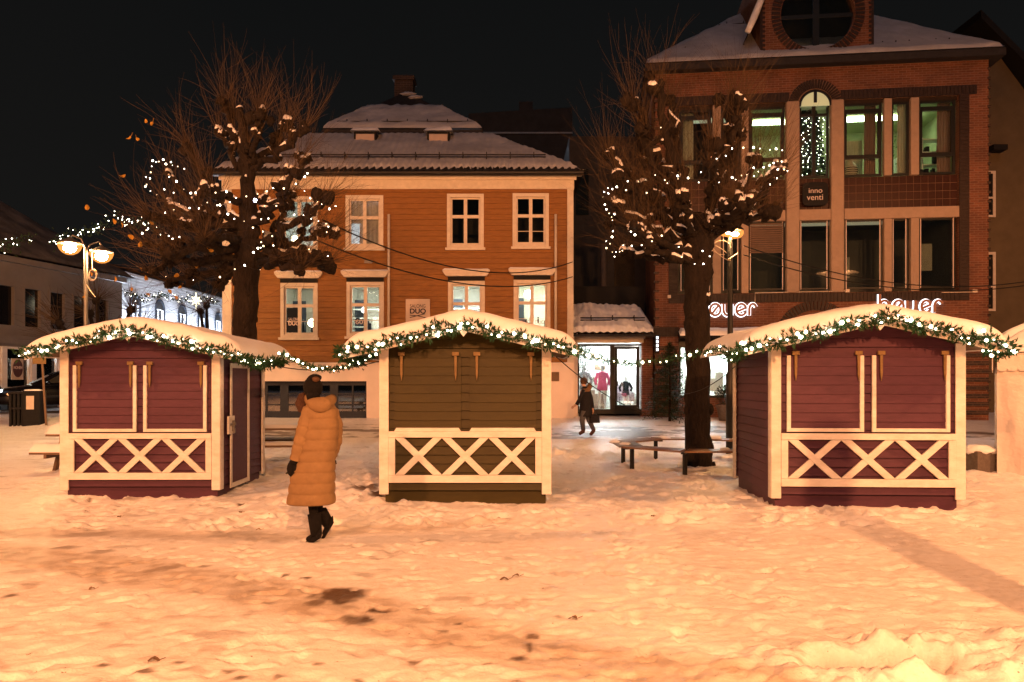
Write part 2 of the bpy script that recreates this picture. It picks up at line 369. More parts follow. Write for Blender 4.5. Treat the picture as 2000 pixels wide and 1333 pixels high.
def walk(x0, y0, x1, y1):      # a line of boot prints
    L_ = math.hypot(x1-x0, y1-y0); n = int(L_/.36); hx, hy = (x1-x0)/L_, (y1-y0)/L_; a = math.atan2(-hx, hy)
    for k in range(n):
        s = .10*(1 if k % 2 else -1); cx = x0+hx*L_*k/n-hy*s+rnd.gauss(0, .02); cy = y0+hy*L_*k/n+hx*s+rnd.gauss(0, .02); d = rnd.uniform(.012, .022)
        dent(cx+hx*.05, cy+hy*.05, .050, .085, a+rnd.gauss(0, .12), d, .45); dent(cx-hx*.09, cy-hy*.09, .038, .042, a, d*1.1, .45)
for w_ in ((-6.5,9.3,-.3,5.2), (-2.2,8.1,3.4,5.0), (-4.5,4.6,1.5,9.4), (.2,9.3,2.4,4.7), (-3.4,9.6,-1.2,4.2), (3.6,9.0,-.6,6.2), (-6.4,6.6,5.6,7.9), (.9,4.2,1.6,13.2), (-3.0,15.5,-1.9,9.0), (5.2,8.8,1.4,5.9), (-5.3,5.2,-.6,8.9)): walk(*w_)
# masks: asphalt showing (1 = asphalt), dirt
asp = np.zeros_like(X)
n_a = fbm(X/1.1, Yg/.35, 41, 5, .6)
asp = np.maximum(asp, .85*sm(.0, .22, n_a+.22-np.abs((Yg-21.6)/1.9)**3)*sm(-14, -10, X)*(1-sm(14, 20, X)))
asp = np.maximum(asp, sm(.0, .2, fbm(X/2, Yg/2, 43)+.4)*sm(27, 28.5, Yg)*(1-sm(-11.5, -10, X)))
asp = np.maximum(asp, sm(45, 60, Yg)); asp = np.maximum(asp, bare*.95)
asp = np.clip(asp, 0, 1)
dirt = np.zeros_like(X)
def spot(px, py, rx, ry, a=1.0, sd=1):
    global dirt
    yy = 2475/(py-HZ); xx = (px-1000)/F*yy; RX = rx/F*yy; RY = ry*yy*yy/2475
    d = np.sqrt(((X-xx)/RX)**2+((Yg-yy)/RY)**2)+.55*fbm(X/.09, Yg/.07, sd, 3)
    dirt = np.maximum(dirt, a*(1-sm(.55, 1.25, d)))
for q, (a_, b_, c_, d_, e_) in enumerate([(660,1167,52,17,1), (618,1182,22,9,.8), (697,1213,38,11,.8), (715,1212,16,7,1), (742,1194,22,6,1), (1035,1262,9,14,.95), (1012,1284,16,5,.95), (955,1294,16,5,.9),
        (805,1288,14,3,.9), (895,1217,6,3,.9), (865,1232,12,3,.7), (555,1130,9,3,1), (597,1134,9,3,1), (1040,1240,14,4,.8), (280,1318,26,6,.8), (200,1307,15,4,.9), (445,1315,14,6,.7), (350,1300,10,4,.7), (20,1165,14,5,.8),
        (200,1075,22,5,.55), (395,1110,14,3,.7), (235,983,9,2.5,1), (472,976,8,2.5,1), (168,967,5,3,1), (712,962,26,7,.9), (740,972,16,6,1), (250,965,22,4,.5), (60,1145,20,4,.5), (40,1120,30,4,.4), (130,1068,26,4,.6), (470,1330,20,5,.8), (545,1325,16,5,.7), (700,1330,14,4,.8), (1010,1330,16,4,.7), (525,1185,12,3,.5), (620,1300,8,3,.7), (880,1255,10,3,.6), (1090,1205,9,3,.5), (170,1040,60,6,.4), (460,1040,70,7,.35), (700,1068,60,4,.3), (940,1333,20,6,.8)]):
    spot(a_, b_, c_, d_, e_, 60+q)
dirt = np.maximum(dirt, .35*sm(.36, .52, fbm(X/.3, Yg/.16, 71, 4))*near*(1-sm(0, 3, X)*.6)*(1-bk))
nx_, ny_ = len(xs), len(ys)
me = bpy.data.meshes.new('snowy_square')
co = np.stack([X, Yg, Z], -1).reshape(-1, 3).astype(np.float32)
idx = np.arange(nx_*ny_).reshape(ny_, nx_)
fc = np.stack([idx[:-1, :-1], idx[:-1, 1:], idx[1:, 1:], idx[1:, :-1]], -1).reshape(-1, 4).astype(np.int32)
me.vertices.add(len(co)); me.vertices.foreach_set('co', co.ravel())
me.loops.add(fc.size); me.loops.foreach_set('vertex_index', fc.ravel())
me.polygons.add(len(fc)); me.polygons.foreach_set('loop_start', np.arange(0, fc.size, 4, dtype=np.int32)); me.polygons.foreach_set('loop_total', np.full(len(fc), 4, np.int32))
me.update(calc_edges=True); me.validate()
for nm, arr in (('asphalt', asp), ('dirt', dirt), ('packed', pack)):
    a_ = me.attributes.new(nm, 'FLOAT', 'POINT'); a_.data.foreach_set('value', arr.ravel().astype(np.float32))
me.shade_smooth()
m, t, b = newmat('trodden_snow'); N = t.nodes; L = t.links
def attr(n):
    a = N.new('ShaderNodeAttribute'); a.attribute_name = n; return a.outputs['Fac']
def mixc(f, c1, c2):
    x = N.new('ShaderNodeMixRGB')
    if isinstance(f, float): x.inputs[0].default_value = f
    else: L.new(f, x.inputs[0])
    for i, c in ((1, c1), (2, c2)):
        if isinstance(c, tuple): x.inputs[i].default_value = (*c, 1)
        else: L.new(c, x.inputs[i])
    return x.outputs[0]
tcn = N.new('ShaderNodeTexCoord')
def nzz(sc, det=5, lo=.35, hi=.65, st=(1,1,1)):
    mp = N.new('ShaderNodeMapping'); mp.inputs['Scale'].default_value = st; L.new(tcn.outputs['Object'], mp.inputs[0])
    n = N.new('ShaderNodeTexNoise'); n.inputs['Scale'].default_value = sc; n.inputs['Detail'].default_value = det; L.new(mp.outputs[0], n.inputs['Vector'])
    r = N.new('ShaderNodeMapRange'); r.inputs[1].default_value = lo; r.inputs[2].default_value = hi; L.new(n.outputs[0], r.inputs[0]); return r.outputs[0], n.outputs[0]
n1, r1 = nzz(1.6); n2, r2 = nzz(14, 6); n3, r3 = nzz(46, 6)
c = mixc(n1, (.84,.84,.86), (.71,.68,.66)); c = mixc(n2, c, (.86,.86,.88))
n4, r4 = nzz(5, 6, .42, .60); c = mixc(attr('packed'), c, mixc(n4, (.70,.65,.60), (.50,.43,.37)))
n5, r5 = nzz(34, 2, .735, .77); c = mixc(n5, c, (.20,.15,.11)); c = mixc(attr('dirt'), c, (.10,.062,.038))
c = mixc(attr('asphalt'), c, mixc(n2, (.17,.12,.085), (.05,.038,.03)))
L.new(c, b.inputs['Base Color'])
rr = N.new('ShaderNodeMapRange'); L.new(attr('packed'), rr.inputs[0]); rr.inputs[3].default_value = .46; rr.inputs[4].default_value = .34; L.new(rr.outputs[0], b.inputs['Roughness'])
bp = N.new('ShaderNodeBump'); bp.inputs['Strength'].default_value = .38; bp.inputs['Distance'].default_value = .02
mm = N.new('ShaderNodeMath'); mm.operation = 'MULTIPLY_ADD'; L.new(r3, mm.inputs[0]); mm.inputs[1].default_value = .75; L.new(r2, mm.inputs[2])
L.new(mm.outputs[0], bp.inputs['Height']); L.new(bp.outputs[0], b.inputs['Normal'])
me.materials.append(m)
g = bpy.data.objects.new('snowy_ground', me); COL.objects.link(g); tag(g, 'trodden orange lit snow covering the town square', 'snow ground', kind='structure')

# ---------------------------------------------------------------- clapboards, walls with openings, rooms
def clap(mb, u0, u1, z0, z1, step, org=(0,0,0), ud=(1,0,0), nd=(0,-1,0), holes=(), ur=None, lip=.02, gap=.011):
    org = Vector(org); ud = Vector(ud); nd = Vector(nd); up = Vector((0,0,1))
    def pt(u, z, o): return org+ud*u+up*z+nd*o
    z = z0
    while z < z1-1e-4:
        zt = min(z+step, z1)
        cuts = sorted(set([z, zt]+[h for ho in holes for h in ho[2:4] if z < h < zt]))
        for a, b_ in zip(cuts[:-1], cuts[1:]):
            if ur: (ua0, ub0), (ua1, ub1) = ur(a), ur(b_)
            else: ua0 = ua1 = u0; ub0 = ub1 = u1
            if ub0 <= ua0: continue
            ub1 = max(ub1, ua1)
            oa = lip*(1-(a-z)/step); ob_ = lip*(1-(b_-z)/step)
            mid = (a+b_)/2; hs = sorted([(h[0], h[1]) for h in holes if h[2] < mid < h[3]])
            segs = []; cur = None
            if hs:
                cur = ua0
                for h0, h1 in hs:
                    if h0 > cur: segs.append((cur, h0, cur, h0))
                    cur = max(cur, h1)
                if cur < ub0: segs.append((cur, ub0, cur, ub0))
            else: segs = [(ua0, ub0, ua1, ub1)]
            for s0, s1, t0, t1 in segs:
                if abs(a-z) < 1e-6 and b_-a > gap*2:
                    g_ = a+gap
                    mb.quad(pt(s0, a, 0), pt(s1, a, 0), pt(s1, a, -.012), pt(s0, a, -.012)); mb.quad(pt(s0, a, -.012), pt(s1, a, -.012), pt(s1, g_, -.012), pt(s0, g_, -.012))
                    mb.quad(pt(s0, g_, -.012), pt(s1, g_, -.012), pt(s1, g_, oa), pt(s0, g_, oa))
                    mb.quad(pt(s0, g_, oa), pt(s1, g_, oa), pt(t1, b_, ob_), pt(t0, b_, ob_))
                else:
                    mb.quad(pt(s0, a, oa), pt(s1, a, oa), pt(t1, b_, ob_), pt(t0, b_, ob_))
                    if abs(a-z) < 1e-6: mb.quad(pt(s0, a, 0), pt(s1, a, 0), pt(s1, a, oa), pt(s0, a, oa))
        z = zt
def wallh(mb, u0, u1, z0, z1, holes, y, rev=.2):
    us = sorted(set([u0, u1]+[h[i] for h in holes for i in (0, 1)])); zs = sorted(set([z0, z1]+[h[i] for h in holes for i in (2, 3)]))
    for a, b_ in zip(us[:-1], us[1:]):
        for c_, d in zip(zs[:-1], zs[1:]):
            mu, mz = (a+b_)/2, (c_+d)/2
            if any(h[0] < mu < h[1] and h[2] < mz < h[3] for h in holes): continue
            mb.quad((a, y, c_), (b_, y, c_), (b_, y, d), (a, y, d))
    for h in holes: reveal(mb, h, y, rev)
def reveal(mb, h, y, rev):
    a, b_, c_, d = h
    mb.quad((a,y,c_),(a,y+rev,c_),(a,y+rev,d),(a,y,d)); mb.quad((b_,y,c_),(b_,y,d),(b_,y+rev,d),(b_,y+rev,c_))
    mb.quad((a,y,d),(a,y+rev,d),(b_,y+rev,d),(b_,y,d)); mb.quad((a,y,c_),(b_,y,c_),(b_,y+rev,c_),(a,y+rev,c_))
def room(parent, x0, x1, y0, y1, z0, z1, mt, lamp=None, name='room'):
    mb = MB(); mb.quad((x0,y1,z0),(x1,y1,z0),(x1,y1,z1),(x0,y1,z1)); mb.quad((x0,y0,z0),(x0,y1,z0),(x0,y1,z1),(x0,y0,z1)); mb.quad((x1,y0,z0),(x1,y1,z0),(x1,y1,z1),(x1,y0,z1))
    mb.quad((x0,y0,z0),(x1,y0,z0),(x1,y1,z0),(x0,y1,z0)); mb.quad((x0,y0,z1),(x1,y0,z1),(x1,y1,z1),(x0,y1,z1))
    r = mb.build(name, mt, parent, fix=False)
    if lamp:
        xm, ym = (x0+x1)/2, (y0+.40 if parent.name == 'timber_house' else y0+(y1-y0)*.45); dx = (x1-x0)*.32
        MB().box(xm-dx, xm+dx, ym-.22, ym+.22, z1-.06, z1-.03).build('ceiling_lamp', lamp, r)
    return r
def arc(cx, cz, r, a0, a1, n=14, sx=1):
    return [(cx+sx*r*math.cos(R(a0+(a1-a0)*i/n)), cz+r*math.sin(R(a0+(a1-a0)*i/n))) for i in range(n+1)]
def snowslab(mb, A, B, C, D, nu, nv, th, wave=0, wper=.25, nzs=.5, seed=0, edge=.12, off=.03):
    """snow lying on the plane A,B (eave) D,C (top)"""
    A, B, C, D = map(Vector, (A, B, C, D)); n = (B-A).cross(D-A).normalized()
    if n.z < 0: n = -n
    W = (B-A).length; Hh = (D-A).length
    def fn(u, v):
        p = A.lerp(B, u).lerp(D.lerp(C, u), v)
        du = min(u, 1-u)*W; dv = min(v, 1-v)*Hh
        k = min(1, max(0, du/edge))**.5*min(1, max(0, dv/edge))**.5
        h = th*k*(1+nzs*mnoise.noise(Vector((p.x*1.1+seed, p.y*1.1, 3)))+.3*nzs*mnoise.noise(Vector((p.x*5, p.y*5, seed))))
        if wave: h += wave*math.sin(2*math.pi*u*W/wper)*(1 if v < .15 else .6)
        return p+n*(off+h)
    mb.grid(fn, nu, nv)
# ---------------------------------------------------------------- market stalls
SLOPE = .235; PEAK = 2.33
def make_stall(name, loc, rz, label, paint, w=2.30, d=2.0, white_shutter=True, door=None, over=(.36,.32), drop=0, sn=1):
    st = empty(name, loc, rz, label, 'market stall', 'three wooden market stalls')
    hw = w/2-.05; pk = PEAK+drop
    zr = lambda x: pk-SLOPE*abs(x)-.03
    b = MB()
    def ur(z):
        e = min(hw, max(0, (pk-.03-z)/SLOPE)); return -e, e
    clap(b, -hw, hw, .17, pk-.04, .118, (0,0,0), (1,0,0), (0,-1,0), ur=ur)
    b.build('front_wall', paint, st)
    for sx in (-1, 1):
        b = MB(); clap(b, 0, d, .17, zr(hw), .118, (sx*hw,0,0), (0,1,0), (sx,0,0)); b.build('side_wall', paint, st)
    b = MB(); clap(b, -hw, hw, .17, pk-.04, .118, (0,d,0), (1,0,0), (0,1,0), ur=ur); b.build('back_wall', paint, st)
    b = MB(); b.box(-hw+.02, hw-.02, .035, d-.035, -.12, .168); b.build('plinth', paint, st)
    for sx in (-1, 1):
        for y0, y1 in ((-.055, -.028), (d+.028, d+.055)):
            b = MB(); zt = zr(w/2)-.01
            b.box(min(sx*w/2, sx*(w/2-.125)), max(sx*w/2, sx*(w/2-.125)), y0, y1, .13, zt+.02)
            xa, xb = sx*(w/2-.022), sx*(w/2+.003)
            if y0 < 0: b.box(min(xa, xb), max(xa, xb), -.027, .09, .13, zt)
            else: b.box(min(xa, xb), max(xa, xb), d-.09, d+.027, .13, zt)
            b.build('corner_post', M['white'], st, bevel=.006)
    # lattice rail
    b = MB(); x0, x1 = -w/2+.126, w/2-.126; y0, y1 = -.062, -.030
    b.box(x0, x1, y0, y1, .285, .385); b.box(x0, x1, y0-.012, y1, .885, .965)
    b.box(x0, x0+.085, y0, y1, .387, .883); b.box(x1-.085, x1, y0, y1, .387, .883)
    xa, xb = x0+.087, x1-.087; wd = (xb-xa)/3
    for k in range(3):
        l, r = xa+k*wd+.01, xa+(k+1)*wd-.01; t = .085
        def dia(p, q, ya, yb):
            dx, dz = q[0]-p[0], q[1]-p[1]; L_ = math.hypot(dx, dz); hx = t/2*L_/abs(dz)
            b.prism([(p[0]-hx, p[1]), (p[0]+hx, p[1]), (q[0]+hx, q[1]), (q[0]-hx, q[1])], ya, yb)
        h = t*.55
        dia((l+h, .389), (r-h, .881), y0, y1); dia((r-h, .389), (l+h, .881), y0-.006, y1-.003)
    b.build('lattice_rail', M['white'], st, bevel=.004)
    # shutters
    zs0, zs1 = .985, 1.955
    for sx in (-1, 1):
        xi, xo = sx*.055, sx*(w/2-.20)
        a, c = min(xi, xo), max(xi, xo)
        b = MB(); clap(b, a, c, zs0, zs1, .118, (0,-.030,0), (1,0,0), (0,-1,0), lip=.014)
        b.box(a, c, -.030, -.012, zs0, zs1)
        sh = b.build('shutter', paint, st)
        if white_shutter:
            f = MB(); t = .045; ya, yb = -.064, -.031
            f.box(a-.004, a+t, ya, yb, zs0, zs1+.004); f.box(c-t, c+.004, ya, yb, zs0, zs1+.004); f.box(a+t+.001, c-t-.001, ya, yb, zs0, zs0+t)
            f.build('shutter_frame', M['white'], sh, bevel=.003)
        else:
            f = MB(); f.prism([(a, .967), (c, .967), (c-.03, 1.012), (a+.03, 1.012)], -.064, -.046); f.build('shutter_sill', M['white'], sh)
        for xx in ((a+.10), (c-.07)):
            l = MB(); xx0 = xx
            l.box(xx0-.045, xx0+.045, -.098, -.066, 1.965, 2.015)
            lt = l.build('latch_block', M['peg'], st, bevel=.004)
            p = MB(); n = .018; p.prism([(xx0-n, 1.962), (xx0+n, 1.962), (xx0+n*.8, 1.72), (xx0, 1.63), (xx0-n*.8, 1.72)], -.092, -.070); p.build('peg', M['peg'], lt, bevel=.003)
    # roof
    ol, orr = over; yf, yb = -.38, d+.25
    b = MB()
    for sx, o_ in ((-1, ol), (1, orr)):
        xe = sx*(w/2+o_); ze = pk-SLOPE*abs(xe)
        b.add([(0,yf,pk),(xe,yf,ze),(xe,yb,ze),(0,yb,pk),(0,yf,pk-.025),(xe,yf,ze-.025),(xe,yb,ze-.025),(0,yb,pk-.025)],
              [(0,1,2,3),(4,7,6,5),(0,4,5,1),(1,5,6,2),(2,6,7,3)])
    rf = b.build('roof', M['roofwood'], st)
    for sx, o_ in ((-1, ol), (1, orr)):
        xe = sx*(w/2+o_); ze = pk-SLOPE*abs(xe); b = MB()
        b.add([(sx*.002,yf-.022,pk+.01),(xe,yf-.022,ze+.01),(xe,yf-.022,ze-.085),(sx*.002,yf-.022,pk-.085),(sx*.002,yf-.002,pk+.01),(xe,yf-.002,ze+.01),(xe,yf-.002,ze-.085),(sx*.002,yf-.002,pk-.085)],
              [(0,1,2,3),(7,6,5,4),(0,4,5,1),(2,6,7,3),(1,5,6,2)])
        b.build('barge_board', M['white'], rf)
    b = MB(); b.prism([(-.085, pk-.01), (.085, pk-.01), (.05, pk-.10), (0, pk-.16), (-.05, pk-.10)], yf-.045, yf-.024); b.build('gable_finial', M['white'], rf)
    # snow blanket
    xl, xr_ = -(w/2+ol+.03), (w/2+orr+.03); L0, L1 = yf-.07, yb+.05; TH = .215
    def top(u, v):
        x = xl+(xr_-xl)*u; y = L0+(L1-L0)*v
        ex = max(0, min(x-xl, xr_-x)); ey = max(0, min(y-L0, L1-y))
        k = (1-(1-min(1, ex/.32))**2.4)**.5*(1-(1-min(1, ey/.20))**2.2)**.5
        base = pk-SLOPE*math.sqrt(x*x+.02)+.012
        h = TH*(1+.22*mnoise.noise(Vector((x*.9+sn*5, y*.8, sn)))+.09*mnoise.noise(Vector((x*3.3, y*3, sn)))+.035*mnoise.noise(Vector((x*9, y*9, sn))))*k
        edge_w = .035*mnoise.noise(Vector((x*2.2, sn*3, 0))) if v in (0, 1) else 0
        return (x, y+edge_w, base+h)
    b = MB(); nu, nv = 110, 60; b.grid(top, nu, nv)
    # underside
    b.grid(lambda u, v: (lambda p: (p[0], p[1], pk-SLOPE*math.sqrt(p[0]**2+.02)+.004-(.035 if min(v, 1-v) < .01 or min(u, 1-u) < .005 else 0)))(top(u, v)), nu, nv)
    for v_ in (0, 1):
        off = 0
        i0 = 0 if v_ == 0 else nv*(nu+1); n_ = (nu+1)*(nv+1); base_i = 0
        for i in range(nu): b.f.append((i0+i, i0+i+1, n_+i0+i+1, n_+i0+i))
    for u_ in (0, nu):
        n_ = (nu+1)*(nv+1)
        for j in range(nv): b.f.append((j*(nu+1)+u_, (j+1)*(nu+1)+u_, n_+(j+1)*(nu+1)+u_, n_+j*(nu+1)+u_))
    b.build('snow_cover', M['roofsnow'], rf, smooth=True)
    if door:
        x = hw+.004
        b = MB(); b.box(x+.022, x+.036, .44, 1.16, .16, 1.93); dr = b.build('door', paint, st)
        f = MB(); t = .07; f.box(x+.037, x+.055, .37, .44, .10, 2.0); f.box(x+.037, x+.055, 1.16, 1.23, .10, 2.0); f.box(x+.037, x+.055, .441, 1.159, .10, .17); f.box(x+.037, x+.055, .441, 1.159, 1.93, 2.0)
        f.build('door_frame', M['white'], dr, bevel=.004)
        f = MB(); f.box(x+.056, x+.082, .20, .46, .93, 1.20); hp = f.build('hasp_board', M['white'], dr, bevel=.004)
        f = MB(); f.box(x+.083, x+.092, .26, .50, 1.05, 1.09); f.box(x+.083, x+.105, .34, .41, .97, 1.13); f.tube([(x+.10,.36,1.04),(x+.115,.36,1.09),(x+.115,.40,1.09),(x+.10,.40,1.04)], .008, 6); f.box(x+.093, x+.115, .35, .41, .94, 1.01)
        f.build('padlock', M['pole'], hp)
    return st, (xl, xr_, yf, yb, pk)
S1 = make_stall('market_stall', (-5.45, 11.30, -.10), R(.5), 'burgundy market stall with white lattice and a padlocked side door', M['burg'], 2.34, 2.0, True, True, (.30,.40), .13, 1)
S2 = make_stall('market_stall', (-.62, 10.22, 0), R(0), 'olive green market stall with plain shutters behind the walking woman', M['olive'], 2.28, 2.0, False, None, (.40,.30), .03, 2)
S3 = make_stall('market_stall', (4.53, 9.82, 0), R(-3), 'burgundy market stall beside the tent, no door in view', M['burg'], 2.42, 2.0, True, None, (.42,.30), .085, 3)

# ---------------------------------------------------------------- garlands
bulb_me = MB().ball((0,0,0), 1, nu=8, nv=5)
def shared_mesh(mb, name, mt):
    me = bpy.data.meshes.new(name); me.from_pydata(mb.v, [], mb.f); me.materials.append(mt); me.shade_smooth(); return me
BULB = shared_mesh(bulb_me, 'bulb', M['bulb']); BULBD = shared_mesh(MB().ball((0,0,0), 1, nu=8, nv=5), 'led_faint', M['bulbd']); BULBW = shared_mesh(MB().ball((0,0,0), 1, nu=8, nv=5), 'led', M['bulbw']); BULBB = shared_mesh(MB().ball((0,0,0), 1, nu=8, nv=5), 'led_blue', M['bulbblue'])
def put_bulb(me_, p, r, parent, name='bulb'):
    o = bpy.data.objects.new(name, me_); COL.objects.link(o); o.parent = parent; o.location = p; o.scale = (r, r, r); return o
def resample(path, step):
    path = [Vector(p) for p in path]; out = [path[0]]; rem = 0
    for a, b in zip(path[:-1], path[1:]):
        L_ = (b-a).length; t = step-rem
        while t <= L_: out.append(a.lerp(b, t/L_)); t += step
        rem = L_-(t-step)
    return out
def garland(loc, rz, path, label, group, dens=420, rad=.062, nb=11, wire=True, seed=1, leaf=.072, bscale=1.0):
    rn = random.Random(seed); e = empty('garland', loc, rz, label, 'garland', group)
    pts = resample(path, 1/dens*1.0); b = MB()
    for p in pts:
        loc_r = rad*(.75+.5*mnoise.noise(p*2.3+Vector((seed, 0, 0)))+.25)
        q = p+Vector((rn.gauss(0, loc_r*.45), rn.gauss(0, loc_r*.4), rn.gauss(0, loc_r*.45)))
        d = (q-p)+Vector((rn.uniform(-1,1), rn.uniform(-1,1), rn.uniform(-1,1)))*.045; d.normalize()
        L_ = leaf*rn.uniform(.6, 1.25)*(.6+.4*rad/.062)
        for k in range(2):
            s_ = d.cross(Vector((rn.uniform(-1,1), rn.uniform(-1,1), rn.uniform(-1,1)))).normalized()*L_*.17
            b.add([q, q+d*L_*.35+s_, q+d*L_, q+d*L_*.35-s_], [(0,1,2,3)])
        for k in range(3):
            dd = (d+Vector((rn.uniform(-1,1), rn.uniform(-1,1), rn.uniform(-1,1)))*.6).normalized()*L_*.8; qq = q+d*L_*rn.random()*.5
            s_ = dd.cross(Vector((rn.uniform(-1,1), rn.uniform(-1,1), .2))).normalized()*.0035; b.add([qq-s_, qq+s_, qq+dd], [(0,1,2)])
    b.build('foliage', M['fir'], e, fix=False)
    MB().tube(resample(path, .08), .006, 5).build('wire', M['cable'], e)
    for p in resample(path, 1/nb):
        r = rn.choice((.009, .012, .015, .020, .027))*bscale
        put_bulb(BULB if rn.random() < .68 else BULBD, p+Vector((rn.gauss(0, rad*.5), -rad*.35-rn.random()*.035, rn.gauss(0, rad*.55))), r, e)
    return e
def gable_path(S, sag=.03, wrapR=0, wrapL=0):
    st, (xl, xr_, yf, yb, pk) = S; y = yf-.075; pts = []
    z = lambda x: pk-SLOPE*abs(x)-.005
    if wrapL: pts += [(xl+.02, y+wrapL*(1-k/6), z(xl)-.03-.03*math.sin(k)) for k in range(6)]
    n = 40
    for i in range(n+1):
        x = xl+(xr_-xl)*i/n; pts.append((x, y-.01*math.sin(i*1.3), z(x)+.022*math.sin(i*.9)+.012*math.sin(i*2.1)))
    if wrapR: pts += [(xr_-.02, y+wrapR*(k+1)/6, z(xr_)-.05-.02*math.sin(k)) for k in range(6)]
    return pts
for S, lab, kw, sd in ((S1, 'lit fir garland along the gable of the stall with the side door', dict(wrapR=2.2), 11), (S2, 'lit fir garland along the gable of the olive green stall', dict(wrapL=1.2), 12), (S3, 'lit fir garland along the gable of the stall beside the tent', dict(wrapL=.9, wrapR=.5), 13)):
    garland(S[0].location, S[0].rotation_euler.z, gable_path(S, **kw), lab, 'fir garlands on the stall roofs', seed=sd)
def sagp(a, b, s, n=24):
    a = Vector(a); b = Vector(b); return [a.lerp(b, i/n)-Vector((0, 0, s*4*(i/n)*(1-i/n))) for i in range(n+1)]
gp = [P(548, 690, 11.6), P(575, 703, 11.4), P(605, 716, 11.1), P(640, 721, 10.8), P(672, 718, 10.6), P(700, 711, 10.5), P(738, 690, 10.9)]
def smooth_path(pts, n=6):
    out = []
    for i in range(len(pts)-1):
        p0 = pts[max(i-1, 0)]; p1 = pts[i]; p2 = pts[i+1]; p3 = pts[min(i+2, len(pts)-1)]
        for k in range(n):
            t = k/n; out.append(.5*((2*p1)+(-p0+p2)*t+(2*p0-5*p1+4*p2-p3)*t*t+(-p0+3*p1-3*p2+p3)*t**3))
    return out+[pts[-1]]
garland((0,0,0), 0, smooth_path(gp), 'thin lit garland sagging over the walking woman between two stalls', 'garlands hanging between the stalls', dens=330, rad=.034, nb=8, seed=21, leaf=.05)
gp = [P(1118, 683, 10.2), P(1150, 695, 10.6), P(1190, 705, 10.9), P(1235, 711, 11.1), P(1275, 706, 11.2), P(1320, 700, 11.2), P(1370, 690, 10.9), P(1412, 680, 10.3)]
garland((0,0,0), 0, smooth_path(gp), 'thin lit garland hanging in front of the fashion shop and a tree trunk', 'garlands hanging between the stalls', dens=260, rad=.036, nb=8, seed=22, leaf=.05)

